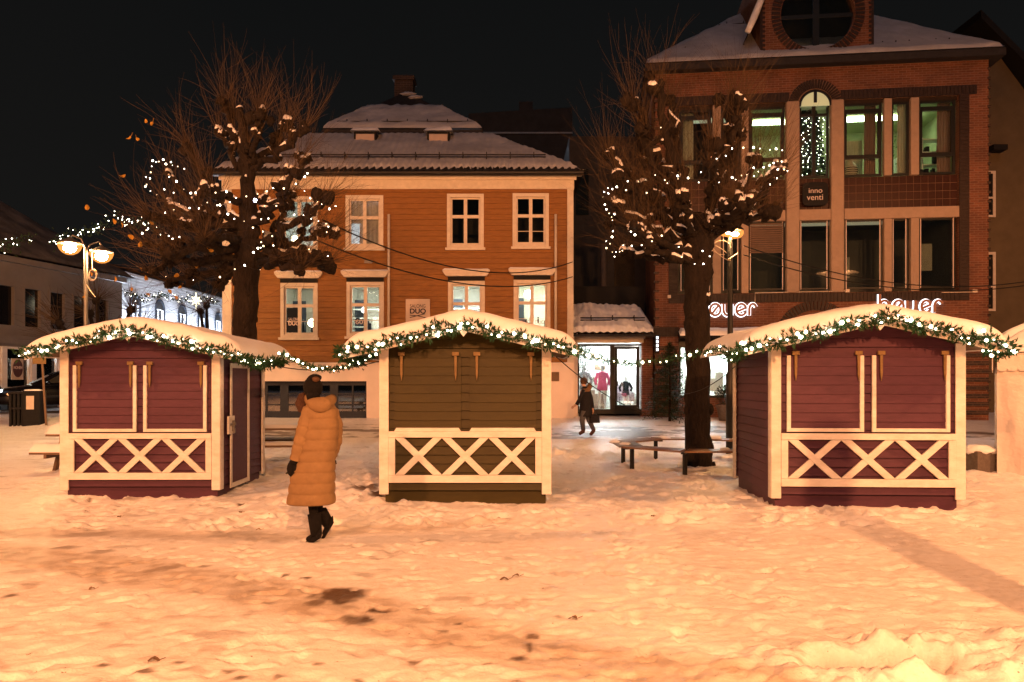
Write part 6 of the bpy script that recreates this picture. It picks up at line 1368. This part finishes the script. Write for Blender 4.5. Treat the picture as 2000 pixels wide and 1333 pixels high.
# grey building with dark windows and lit shops
ang = math.atan2(8.5, 1.6); o_ = (-21.75, 29.5, .3); G = empty('grey_render_house', o_, ang, 'long grey rendered house with dark upper windows and lit shop fronts', 'building')
Lg = 9.9; Hg = 6.55
wg = [(.9+1.42*k, 1.75+1.42*k, 3.65, 5.3) for k in range(6)]
sg_ = [(-1.9+1.55*k, -.6+1.55*k, .35, 2.75) for k in range(7)]
b = MB(); wallh(b, -4, Lg, -.4, Hg, wg+sg_, 0, .22); b.quad((Lg,0,-.4),(Lg,9,-.4),(Lg,9,Hg),(Lg,0,Hg)); b.quad((-4,0,-.4),(-4,9,-.4),(-4,9,Hg),(-4,0,Hg)); b.build('wall', M['greyhouse'], G)
b = MB(); b.box(-4, Lg+.05, -.12, -.003, 2.85, 3.25); b.box(-4, Lg+.1, -.2, -.003, Hg-.25, Hg); b.build('cornice', M['greyhouse'], G)
for h in wg:
    a, c_, z0_, z1_ = h; f = MB(); f.box(a-.09, a, -.03, -.002, z0_, z1_); f.box(c_, c_+.09, -.03, -.002, z0_, z1_); f.box(a-.09, c_+.09, -.035, -.002, z1_, z1_+.1); w_ = f.build('window', M['greyhouse'], G); MB().box(a, c_, .12, .14, z0_, z1_).build('pane', M['car'], w_)
for i, h in enumerate(sg_):
    a, c_, z0_, z1_ = h; f = MB(); f.box(a, a+.08, -.02, .1, z0_, z1_); f.box(c_-.08, c_, -.02, .1, z0_, z1_); f.box(c_+.001, c_+.249, -.09, -.003, z0_-.3, z1_); f.box(a+.08, c_-.08, .02, .08, z1_-.1, z1_); w_ = f.build('shop_window', M['whitewall'], G); MB().box(a, c_, .11, .115, z0_, z1_).build('pane', M['glass'], w_)
    room(G, a-.1, c_+.1, .23, 1.9, z0_-.1, z1_+.05, M['room'], emit('shop_lamp', (1,.95,.92), (60,80,90,100,90,100,90)[i]), 'shop_room')
    b = MB(); rn = random.Random(i)
    for k in range(5): x = rn.uniform(a+.1, c_-.3); z_ = z0_+rn.uniform(0, 1.2); b.box(x, x+.12, .9, 1.1, z_, z_+.25)
    b.build('display', M['darkwall'] if i % 2 else M['pink'], G)
b = MB(); a = 3.03; b.box(a, a+.60, -.05, -.01, 1.35, 2.25); ps_ = b.build('poster', M['paper'], G); b = MB(); b.prism([(a+.30+.26*math.cos(q), 1.83+.38*math.sin(q)) for q in [k*.2618 for k in range(24)]], -.06, -.051); b.build('poster_disc', mat('plum_disc', (.10,.05,.06), .7), ps_)
text_obj('lettering', 'NOHEN', M['text_w'], ps_, (a+.30, -.066, 1.86), width=.44, height=.13, bold=.02)
b = MB(); b.add([(-4.3,-.5,Hg),(Lg+.4,-.5,Hg),(Lg-3.2,4.5,Hg+3.4),(-4.3,4.5,Hg+3.4),(Lg+.4,9.4,Hg)], [(0,1,2,3),(1,4,2)]); rg = b.build('roof', M['tile'], G)
b = MB(); snowslab(b, (-4.2,-.45,Hg+.02), (Lg+.3,-.45,Hg+.02), (Lg-3.1,4.4,Hg+3.4), (-4.2,4.4,Hg+3.4), 80, 30, .09, nzs=.8); b.build('roof_snow', mat('thin_grey_snow', (.16,.15,.15), .8, .6, 1.5), rg, smooth=True)  # roof snow in a mottled dark grey
MB().box(1.0, 1.7, 3.9, 4.6, Hg+2.6, Hg+4.3).build('chimney', M['greyhouse'], rg)
# street garlands and star
def far_chain(pts, label, seed, n=60, spread=.10, grp='light garlands over the side street'):
    rn = random.Random(seed); e = empty('street_garland', pts[0], 0, label, 'light garland', grp); loc = Vector(pts[0]); n = int(n*.6); path = [Vector(p)-loc for p in pts]
    fb = MB()
    for p in resample(path, .012):
        q = p+Vector((rn.gauss(0,spread), rn.gauss(0,spread), rn.gauss(0,spread))); d = Vector((rn.gauss(0,1),rn.gauss(0,1),rn.gauss(0,1))).normalized()*.12; s_ = d.cross(Vector((0,1,.2))).normalized()*.03; fb.add([q,q+d*.5+s_,q+d,q+d*.5-s_],[(0,1,2,3)])
    fb.build('foliage', M['spruce'], e, fix=False)
    tot = sum((path[i+1]-path[i]).length for i in range(len(path)-1))
    for p in resample(path, tot/n): put_bulb(BULBW, p+Vector((rn.gauss(0,spread), -spread, rn.gauss(0,spread*1.2))), rn.choice((.010,.013,.017)), e, 'light')
far_chain([P(-20,490,27), P(20,482,27), P(60,462,27.5)], 'glittering garland leaving the picture over the grey house roof', 1, 24, .13)
far_chain([P(104,470,28), P(140,458,28.3), P(175,452,28.6), P(212,436,29)], 'glittering garland right above the double headed street lamp', 2, 44, .10)
far_chain([P(228,428,30), P(262,436,30.5), P(300,440,31), P(308,448,31)], 'glittering garland beside the twigs of the left tree crown', 3, 60, .13)
far_chain([P(245,572,38), P(280,585,38.5), P(315,575,39), P(350,588,39.5), P(385,578,40), P(425,590,41)], 'garland swagged in front of the floodlit white building', 4, 70, .10)
p = P(383, 588, 38); e = empty('star_light', p, 0, 'eight pointed glowing star hung before the floodlit building', 'star light'); b = MB()
poly = []
for k in range(16): r_ = (.42 if k % 4 == 0 else .30) if k % 2 == 0 else .12; poly.append((r_*math.sin(k*math.pi/8), r_*math.cos(k*math.pi/8)))
b.prism(poly, -.04, .04); b.build('star', emit('star_glow', (1,.93,.65), 3.2), e); b = MB(); b.tube([(0,0,.4),(0,0,1.4)], .012, 4); b.build('hanger', M['cable'], e)
# dark bare trees in front of those buildings
def small_tree(loc, h, label, seed, heads):
    rn = random.Random(seed); e = empty('bare_tree', loc, 0, label, 'tree'); tb = MB(); tw = MB(); tb.tube([(0,0,-.1),(.05,0,h*.35),(0,0,h*.6)], [.17,.14,.11], 10, jit=.2)
    for (x, z, y) in heads:
        a = Vector((0,0,h*.42)); q = Vector((x,y,z)); path = bez(a, Vector((x*.6,y*.6,z*.55+h*.2)), q, 8); tb.tube(path, [.10-.04*i/8 for i in range(9)], 8, jit=.3); tb.ball(q, .16, (1,1,1), 10, 7, .5, 4, x)
        for k in range(60):
            d = (Vector((x*.5, y*.5, .6))+Vector((rn.gauss(0,.7), rn.gauss(0,.7), rn.gauss(0,.5)))).normalized(); L_ = rn.uniform(.5, 1.5); c = Vector((rn.gauss(0,.15), rn.gauss(0,.15), rn.uniform(-.1,.1))); tw.tube([q, q+d*L_*.5+c*.3*L_, q+d*L_+c*L_], [.009,.007,.004], 3, cap=False)
    tb.build('trunk', M['bark'], e, smooth=True); tw.build('crown', M['twig'], e, fix=False); return e
small_tree((-15.2, 28.5, .35), 4.0, 'dark bare tree before the grey house windows', 1, [(-1.6,3.4,0),(-.9,3.8,.8),(0,4.2,-.4),(.9,3.9,.3),(-.3,3.2,.9),(1.3,3.3,.2),(-1.9,2.8,.5)])
small_tree((-13.6, 34.5, .35), 4.6, 'dark bare tree silhouetted before the floodlit building', 2, [(-1.0,3.6,0),(.9,4.0,.3),(0,4.6,-.3),(1.3,3.2,.4),(-.6,4.4,.5),(-1.2,2.8,.2)])
# ---------------------------------------------------------------- figures
def skin_body(name, joints, edges, mt, parent, sub=2):
    me = bpy.data.meshes.new(name); keys = list(joints); me.from_pydata([joints[k][0] for k in keys], [(keys.index(a), keys.index(b)) for a, b in edges], [])
    o = bpy.data.objects.new(name, me); COL.objects.link(o); sk = o.modifiers.new('s', 'SKIN'); sk.use_smooth_shade = True
    for i, k in enumerate(keys):
        r = joints[k][1]; me.skin_vertices[0].data[i].radius = (r, r) if not isinstance(r, tuple) else r
    me.skin_vertices[0].data[0].use_root = True
    s_ = o.modifiers.new('u', 'SUBSURF'); s_.levels = sub; s_.render_levels = sub
    dg = bpy.context.evaluated_depsgraph_get(); m2 = bpy.data.meshes.new_from_object(o.evaluated_get(dg)); m2.name = name
    bpy.data.objects.remove(o); m2.materials.clear(); m2.materials.append(mt); m2.shade_smooth()
    o2 = bpy.data.objects.new(name, m2); COL.objects.link(o2); o2.parent = parent; return o2
def hand_joints(J, Eg, pre, wrist, d, side, s=1.0, curl=.5):
    """five fingers from a palm; d = direction of the hand, side = direction of the thumb"""
    d = Vector(d).normalized(); side = Vector(side).normalized(); nrm = d.cross(side).normalized(); w_ = Vector(wrist)
    J[pre+'palm'] = (w_+d*.055*s, (.030*s, .018*s)); Eg.append((pre+'wrist', pre+'palm'))
    for k, (off, ln) in enumerate(((-.028, .060), (-.010, .072), (.009, .078), (.027, .068))):
        b0 = w_+d*.085*s+side*off*s; J[f'{pre}f{k}a'] = (b0, .0095*s); J[f'{pre}f{k}b'] = (b0+(d+nrm*curl*.5)*ln*.5*s, .0088*s); J[f'{pre}f{k}c'] = (b0+(d*.8+nrm*curl*1.2)*ln*s, .0075*s)
        Eg += [(pre+'palm', f'{pre}f{k}a'), (f'{pre}f{k}a', f'{pre}f{k}b'), (f'{pre}f{k}b', f'{pre}f{k}c')]
    J[pre+'ta'] = (w_+d*.040*s+side*.040*s, .012*s); J[pre+'tb'] = (w_+d*.072*s+side*.058*s+nrm*.012*s, .010*s); Eg += [(pre+'palm', pre+'ta'), (pre+'ta', pre+'tb')]
def ellring(c, rx, ry, n=48, ax=Vector((1,0,0)), ay=Vector((0,1,0)), pw=1.0, wob=0, seed=0):
    out = []
    for i in range(n):
        a = 2*math.pi*i/n; cx_, sy_ = math.cos(a), math.sin(a); k = 1+wob*mnoise.noise(Vector((cx_*1.8, sy_*1.8, c[2]*6+seed)))
        out.append(Vector(c)+ax*rx*k*math.copysign(abs(cx_)**pw, cx_)+ay*ry*k*math.copysign(abs(sy_)**pw, sy_))
    return out
def puffer(prof, seam, mt, name, parent, n=56, amp=.016, axs=None, wob=.05):
    """prof: list (t, centre, rx, ry) interpolated; seams every `seam` metres along the length"""
    tot = prof[-1][0]-prof[0][0]; N_ = int(abs(tot)/.0085); rings = []
    for i in range(N_+1):
        t = prof[0][0]+tot*i/N_
        for a, b_ in zip(prof[:-1], prof[1:]):
            if (a[0]-t)*(b_[0]-t) <= 1e-9:
                k = (t-a[0])/(b_[0]-a[0]); k2 = k; c = Vector(a[1]).lerp(Vector(b_[1]), k2); rx = a[2]+(b_[2]-a[2])*k2; ry = a[3]+(b_[3]-a[3])*k2; break
        puff = abs(math.sin(math.pi*(t-prof[0][0])/seam))**.33
        rings.append(ellring(c, rx-amp+amp*puff, ry-amp+amp*puff, n, *(axs(t) if axs else (Vector((1,0,0)), Vector((0,1,0)))), pw=.88, wob=wob*(.35+.65*puff), seed=3))
    m_ = MB(); m_.loft(rings); return m_.build(name, mt, parent, smooth=True)
# woman in the mustard coat; local frame: x right, y away from the camera, figure walks away to the left
PWY = 7.78
Wm = empty('person', ((610-1000)/F*PWY, PWY, 0), 0, 'woman in a long mustard puffer coat walking away with a black mitten', 'person')
def wp(px, py, dy=0): p = P(px, py, PWY+dy); return Vector((p.x-(610-1000)/F*PWY, dy, p.z))
J = {}; Eg = []
J['pelvis'] = (wp(612, 905), (.13,.10)); J['spine'] = (wp(618, 862), (.12,.095)); J['chest'] = (wp(623, 822), (.15,.105)); J['neckb'] = (wp(622, 790), .055); J['neck'] = (wp(615, 776), .047)
J['head'] = (wp(611, 757), (.075,.085)); J['crown'] = (wp(611, 744), (.072,.08))
Eg += [('pelvis','spine'),('spine','chest'),('chest','neckb'),('neckb','neck'),('neck','head'),('head','crown')]
J['lsh'] = (wp(600, 802, .02), .055); J['lel'] = (wp(590, 852, .0), .042); J['lwrist'] = (wp(574, 900, -.03), .026); Eg += [('chest','lsh'),('lsh','lel'),('lel','lwrist')]
hand_joints(J, Eg, 'l', J['lwrist'][0], (-.25,-.05,-1), (0,-1,0), 1.0, .5)
J['rsh'] = (wp(648, 805, .05), .055); J['rel'] = (wp(656, 850, .12), .042); J['rwrist'] = (wp(650, 890, .24), .026); Eg += [('chest','rsh'),('rsh','rel'),('rel','rwrist')]
hand_joints(J, Eg, 'r', J['rwrist'][0], (-.1,.5,-.8), (-1,0,0), 1.0, .5)
J['lhip'] = (wp(606, 918), .085); J['lkn'] = (wp(611, 985, .03), .055); J['lan'] = (wp(617, 1045), .038); J['ltoe'] = (wp(598, 1056, .03), .03); Eg += [('pelvis','lhip'),('lhip','lkn'),('lkn','lan'),('lan','ltoe')]
J['rhip'] = (wp(620, 918), .085); J['rkn'] = (wp(618, 988, .12), .055); J['ran'] = (wp(643, 1026, .18), .038); J['rtoe'] = (wp(632, 1045, .22), .028); Eg += [('pelvis','rhip'),('rhip','rkn'),('rkn','ran'),('ran','rtoe')]
skin_body('body', J, Eg, M['knit'], Wm)
c3 = lambda px, py, dy=0: wp(px, py, dy)
cz = lambda py: c3(0, py).z
prof = [(cz(984), c3(607,984,.02), .250, .195), (cz(955), c3(609,955,.02), .235, .185), (cz(905), c3(614,905,.02), .215, .17), (cz(865), c3(620,865,.02), .203, .165), (cz(825), c3(625,825,.02), .198, .155), (cz(800), c3(626,800,.02), .178, .14), (cz(784), c3(624,784,.02), .115, .11), (cz(776), c3(621,777,.02), .075, .08)]
puffer(prof, .108, M['coat'], 'coat', Wm, amp=.019)
def sleeve(pts, name):
    pts = [Vector(p) for p, r in pts_r(pts)] if False else pts
    m_ = MB(); path = []; rad = []; 
    dist = 0; seam = .098
    for (p0, r0), (p1, r1) in zip(pts[:-1], pts[1:]):
        L_ = (p1-p0).length; n_ = max(2, int(L_/.009))
        for i in range(n_):
            k = i/n_; d_ = dist+L_*k; path.append(p0.lerp(p1, k)); rad.append((r0+(r1-r0)*k)-.009+.009*abs(math.sin(math.pi*d_/seam))**.45)
        dist += L_
    m_.tube(path, rad, 24, jit=.05); return m_.build(name, M['coat'], Wm, smooth=True)
sleeve([(wp(606,797,-.02), .072), (wp(597,830,-.06), .082), (wp(589,860,-.07), .076), (wp(577,902,-.08), .062)], 'sleeve')
sleeve([(wp(645,800,.06), .070), (wp(655,830,.10), .078), (wp(655,862,.15), .070), (wp(648,890,.22), .058)], 'sleeve')
b = MB(); hc = wp(622, 783, -.01)
hp_ = []
for i in range(13):
    t = i/12; a = math.pi*t; hp_.append((wp(600+50*t, 778+16*math.sin(a)*.9, .05-.16*math.sin(a)), .045+.028*math.sin(a)))
b.tube([p for p, r in hp_], [r for p, r in hp_], 18, jit=.12); b.ball(wp(628, 788, -.09), .085, (1.25, .75, .75), 20, 12, .12, 3); b.build('hood', M['coat'], Wm, smooth=True)
b = MB(); b.tube([wp(604,768,.10), wp(591,775,.05), wp(586,788,.0), wp(590,800,-.02), wp(597,806,-.02)], [.03,.042,.046,.038,.02], 14, jit=.7); b.build('fur_trim', M['fur'], Wm, smooth=True)
b = MB(); b.ball(wp(611, 757), .098, (.98, 1.02, 1.12), 24, 16, .10, 5); b.ball(wp(615, 738, .0), .060, (1.15, 1.1, .62), 16, 10, .15, 6); b.tube([wp(611,768,-.02), wp(612,782,-.05)], [.07,.06], 14); b.build('knitted_hat', M['knit'], Wm, smooth=True)
b = MB(); b.ball(wp(617,741,-.075), .028, (1.4,.7,1.0), 12, 8, .2, 5); b.build('hair', M['hair'], Wm, smooth=True)  # small brown ball on top of the hat
b = MB(); mp_ = wp(570, 916, -.08); b.ball(mp_, .062, (.80, .62, 1.28), 20, 14, .12, 4); b.ball(mp_+Vector((.045,-.02,.015)), .026, (.9,.9,1.6), 12, 8, .1, 4); b.tube([wp(577,898,-.08), wp(574,906,-.08)], [.046,.05], 14); b.build('mitten', M['knit'], Wm, smooth=True)
for (an, toe, kn) in ((wp(618,1046,0), wp(600,1056,.05), wp(612,990,.02)), (wp(643,1026,.18), wp(630,1046,.22), wp(620,990,.12))):
    b = MB(); b.tube([kn.lerp(an,.25), kn.lerp(an,.7), an], [.068,.062,.056], 16, jit=.06); b.loft([ellring(an+(toe-an)*t+Vector((0,0,-.012-.02*t)), .052-.01*t, .045-.012*t, 16, Vector((0,1,0)), Vector((0,0,1))) for t in (-.45,-.2,.2,.6,1.0,1.25)]); bt_ = b.build('boot', M['knit'], Wm, smooth=True)
    b = MB(); rr_ = []; d = Vector(toe-an); d.z = 0; d.normalize(); s_ = Vector((-d.y, d.x, 0)); base = Vector((an.x, an.y, min(an.z, toe.z)-.062))
    pts2 = [(-.075,-.035),(-.06,-.045),(.06,-.043),(.13,-.05),(.175,-.03),(.185,0),(.175,.03),(.13,.05),(.06,.043),(-.06,.045),(-.075,.035)]
    b.loft([[base+d*p[0]+s_*p[1]+Vector((0,0,h_)) for p in pts2] for h_ in (-.030, .018)]); b.build('sole', M['boot'], bt_, bevel=.006)

# woman with the handbag, walking left in front of the fashion shop
PY2 = 21.3; gx2 = (1142-1000)/F*PY2; g2 = gz(gx2, PY2)
W2 = empty('person', (gx2, PY2, g2), 0, 'woman in a dark fur hooded coat striding left past the fashion shop', 'person')
def w2(px, py, dy=0): p = P(px, py, PY2+dy); return Vector((p.x-gx2, dy, p.z-g2))
J = {}; Eg = []
J['pelvis'] = (w2(1143,797), (.12,.10)); J['chest'] = (w2(1144,768), (.13,.10)); J['neck'] = (w2(1141,755), .05); J['head'] = (w2(1138,747), (.075,.085)); J['crown'] = (w2(1138,743), (.07,.08)); J['face'] = (w2(1135.5,749), .045); J['nose'] = (w2(1133,748), .012)
Eg += [('pelvis','chest'),('chest','neck'),('neck','head'),('head','crown'),('head','face'),('face','nose')]
J['lsh'] = (w2(1137,762,-.12), .05); J['lel'] = (w2(1133,778,-.16), .04); J['lwrist'] = (w2(1125,792,-.18), .026); Eg += [('chest','lsh'),('lsh','lel'),('lel','lwrist')]; hand_joints(J, Eg, 'l', J['lwrist'][0], (-.8,0,-.5), (0,0,1))
J['rsh'] = (w2(1149,763,.1), .05); J['rel'] = (w2(1154,782,.12), .04); J['rwrist'] = (w2(1158,800,.0), .026); Eg += [('chest','rsh'),('rsh','rel'),('rel','rwrist')]; hand_joints(J, Eg, 'r', J['rwrist'][0], (.1,0,-1), (0,-1,0), 1, 1.0)
J['lhip'] = (w2(1141,802,-.07), .085); J['lkn'] = (w2(1137,822,-.07), .06); J['lan'] = (w2(1139,843,-.07), .04); J['ltoe'] = (w2(1131,847,-.07), .032); J['rhip'] = (w2(1146,802,.07), .085); J['rkn'] = (w2(1151,822,.07), .058); J['ran'] = (w2(1159,842,.07), .04); J['rtoe'] = (w2(1154,849,.07), .03)
Eg += [('pelvis','lhip'),('lhip','lkn'),('lkn','lan'),('lan','ltoe'),('pelvis','rhip'),('rhip','rkn'),('rkn','ran'),('ran','rtoe')]
skin_body('body', J, Eg, M['skin'], W2)
pz_ = lambda py: w2(0, py).z
puffer([(pz_(814), w2(1144,814), .185,.17), (pz_(795), w2(1144,795), .175,.155), (pz_(775), w2(1144,775), .165,.15), (pz_(762), w2(1144,762), .14,.16), (pz_(755), w2(1142,755), .07,.08)], .9, M['navy'], 'coat', W2, n=32, amp=.004)
for pts in ([(w2(1140,762,-.12), .065), (w2(1134,778,-.17), .06), (w2(1126,791,-.18), .048)], [(w2(1149,762,.1), .065), (w2(1155,782,.12), .058), (w2(1158,798,.02), .046)]):
    b = MB(); b.tube([p for p, r in pts], [r for p, r in pts], 14, jit=.1); b.build('sleeve', M['navy'], W2, smooth=True)
for a, k, n_ in ((w2(1141,803,-.07), w2(1137,822,-.07), w2(1139,840,-.07)), (w2(1146,803,.07), w2(1151,822,.07), w2(1159,839,.07))):
    b = MB(); b.tube([a, k, n_], [.10, .072, .058], 14, jit=.08); b.build('trouser_leg', M['jeans'], W2, smooth=True)
for n_, t_ in ((w2(1139,843,-.07), w2(1131,848,-.07)), (w2(1159,842,.07), w2(1153,850,.07))):
    b = MB(); b.tube([n_+Vector((0,0,.05)), n_, t_], [.06,.055,.042], 12); b.build('shoe', M['boot'], W2, smooth=True)
b = MB(); b.tube([w2(1150,750,.05), w2(1153,756,-.02), w2(1148,762,-.1), w2(1140,763,-.14)], [.05,.07,.07,.04], 14, jit=.8); b.build('fur_hood', M['furd'], W2, smooth=True)
b = MB(); b.ball(w2(1140,745), .105, (1,.95,1.05), 18, 12, .15, 4); b.build('hair', M['hair'], W2, smooth=True)
hb_ = empty('handbag', (w2(1161,818,.0)+Vector((gx2, PY2, g2))), R(10), 'black handbag carried by the striding woman', 'handbag')
b = MB(); b.prism([(-.15,-.12),(.15,-.12),(.13,.11),(-.13,.11)], -.06, .06); b.build('bag_body', M['navy'], hb_, bevel=.02); b = MB(); b.tube([(-.09,0,.10),(-.06,0,.22),(0,0,.26),(.06,0,.22),(.09,0,.10)], .010, 6); b.build('strap', M['navy'], hb_)

# mannequins in the fashion shop
def mannequin(x, y, h, dress, label, arm=0.3, sk=.95):
    e = empty('mannequin', (x, y, .52), R(-8), label, 'mannequin', 'mannequins in the fashion shop window'); s_ = h/1.78; J = {}; Eg = []
    V = lambda a, b_, c: Vector((a*s_, b_*s_, c*s_))
    J['pel'] = (V(0,0,.98), (.115*s_,.085*s_)); J['wai'] = (V(0,0,1.12), (.095*s_,.07*s_)); J['che'] = (V(0,0,1.32), (.125*s_,.09*s_)); J['nb'] = (V(0,0,1.46), .045*s_); J['nk'] = (V(0,0,1.54), .04*s_); J['hd'] = (V(0,-.01,1.65), (.072*s_,.085*s_)); J['cr'] = (V(0,0,1.71), .06*s_)
    Eg += [('pel','wai'),('wai','che'),('che','nb'),('nb','nk'),('nk','hd'),('hd','cr')]
    for sd in (-1, 1):
        q = 'l' if sd < 0 else 'r'
        J[q+'s'] = (V(sd*.17,0,1.41), .045*s_); J[q+'e'] = (V(sd*(.22+arm*.15),0,1.14), .034*s_); J[q+'w'] = (V(sd*(.20+arm*.05),-.10,.94), .022*s_); J[q+'h'] = (V(sd*(.19+arm*.05),-.14,.85), (.02*s_,.028*s_))
        Eg += [('che',q+'s'),(q+'s',q+'e'),(q+'e',q+'w'),(q+'w',q+'h')]
        J[q+'hp'] = (V(sd*.085,0,.90), .08*s_); J[q+'k'] = (V(sd*.10,-.03,.50), .05*s_); J[q+'a'] = (V(sd*.11,.02,.09), .032*s_); J[q+'t'] = (V(sd*.12,-.10,.03), .028*s_); Eg += [('pel',q+'hp'),(q+'hp',q+'k'),(q+'k',q+'a'),(q+'a',q+'t')]
    skin_body('body', J, Eg, M['mann'], e)
    rings = [ellring((0,0,z*s_), rx*s_, ry*s_, 28, wob=.10, seed=x) for z, rx, ry in ((sk*.82,.20,.15),(.98,.165,.125),(1.12,.135,.105),(1.30,.160,.118),(1.42,.165,.10),(1.47,.09,.075))]
    b = MB(); b.loft(rings)
    for sd in (-1, 1): b.tube([V(sd*.15,0,1.41), V(sd*(.22+arm*.15),0,1.14), V(sd*(.205+arm*.05),-.08,.98)], [.062*s_,.055*s_,.05*s_], 12)
    b.build('dress', dress, e, smooth=True); return e
mannequin(3.12, 26.55, 1.72, M['pink'], 'white mannequin in a pink dress behind the shop glass', .2)
mannequin(2.50, 26.6, 1.72, M['print'], 'white mannequin in a black and white patterned outfit behind the shop glass', .3, 1.0)
mannequin(3.98, 26.9, 1.30, M['navy'], 'short display figure in a dark padded jacket behind the glass door', .5, 1.0)
mannequin(6.35, 26.0, 1.75, M['shelf'], 'white mannequin in pale clothes in the brick building shop window', .3, 1.0)

# ---------------------------------------------------------------- cars
def suv(loc, rz, label):
    e = empty('parked_car', loc, rz, label, 'car', 'dark cars on the street'); L_, Wd = 4.65, 1.86   # front at -x
    st = [(-2.32,.45,.70,.62),(-2.25,.32,.86,.78),(-1.9,.26,.96,.88),(-1.1,.24,1.05,.92),(-.2,.24,1.08,.93),(1.0,.24,1.10,.93),(1.9,.26,1.10,.91),(2.25,.34,1.05,.86),(2.33,.5,.9,.78)]
    rings = []
    for x, zb_, zt, hw in st:
        r_ = []
        for a in range(24):
            t = 2*math.pi*a/24; cy, s_ = math.cos(t), math.sin(t); yy = hw*math.copysign(abs(cy)**.35, cy); zz = (zb_+zt)/2+(zt-zb_)/2*math.copysign(abs(s_)**.5, s_); r_.append((x, yy, zz))
        rings.append(r_)
    b = MB(); b.loft(rings); b.build('body', M['car'], e, smooth=True)
    st = [(-1.15,1.02,1.06,.78),(-.55,1.02,1.42,.70),(-.1,1.02,1.60,.66),(.8,1.02,1.66,.65),(1.7,1.02,1.60,.64),(2.15,1.02,1.30,.66),(2.22,1.0,1.08,.68)]
    rings = []
    for x, zb_, zt, hw in st:
        hb = hw+.12*(1 if zt > 1.2 else .5); rings.append([(x,-hb,zb_),(x,-hw-.02,zb_+(zt-zb_)*.75),(x,-hw+.08,zt),(x,0,zt+.03),(x,hw-.08,zt),(x,hw+.02,zb_+(zt-zb_)*.75),(x,hb,zb_)])
    b = MB(); b.loft(rings); b.build('cabin', M['car'], e, smooth=False, bevel=.03)
    g_ = MB(); g_.add([(-1.10,-.70,1.09),(-1.10,.70,1.09),(-.22,.60,1.555),(-.22,-.60,1.555)], [(0,1,2,3)]); g_.xf(Matrix.Translation((-.02,0,.02))); g_.build('windscreen', M['frameblk'], e)
    for s_ in (-1, 1):
        g_ = MB(); g_.add([(-.75,s_*.845,1.12),(-.15,s_*.765,1.50),(.45,s_*.765,1.55),(.45,s_*.85,1.12)], [(0,1,2,3)]); g_.add([(.52,s_*.85,1.12),(.52,s_*.765,1.55),(1.5,s_*.765,1.53),(1.85,s_*.84,1.14)], [(0,1,2,3)]); g_.build('side_window', M['frameblk'], e)
        for x in (-1.45, 1.40):
            w_ = MB(); w_.xf(Matrix()); st0 = len(w_.v); w_.lathe([(.20,-.12),(.33,-.12),(.355,-.08),(.355,.08),(.33,.12),(.20,.12)], (0,0,0), 24, False); w_.xf(Matrix.Translation((x, s_*.84, .355)) @ Matrix.Rotation(R(90), 4, 'X')); wh = w_.build('wheel', M['tyre'], e, smooth=False)
            w_ = MB(); w_.lathe([(.21,.0),(.20,.05),(.04,.09),(.001,.09)], (0,0,0), 20, False); w_.xf(Matrix.Translation((x, s_*.86, .355)) @ Matrix.Rotation(R(-90*s_), 4, 'X')); w_.build('rim', M['pole'], wh, smooth=True)
        h = MB(); h.ball((-2.14, s_*.62, .80), .2, (.55,.95,.42), 14, 10); h.build('headlight', M['head'], e, smooth=True)
        h = MB(); h.ball((-.62, s_*1.0, 1.12), .12, (.6,1,.7), 12, 8); h.build('wing_mirror', M['car'], e, smooth=True)
    g_ = MB(); [g_.box(-2.36, -2.28, -.45, .45, .52+.07*k, .56+.07*k) for k in range(4)]; g_.build('grille', M['pole'], e)
    return e
suv((-18.0, 30.8, .40), R(38), 'black sport utility car behind the waste bin, headlights glinting')
suv((-21.6, 28.2, .40), R(62), 'dark car cut off by the left edge of the picture')
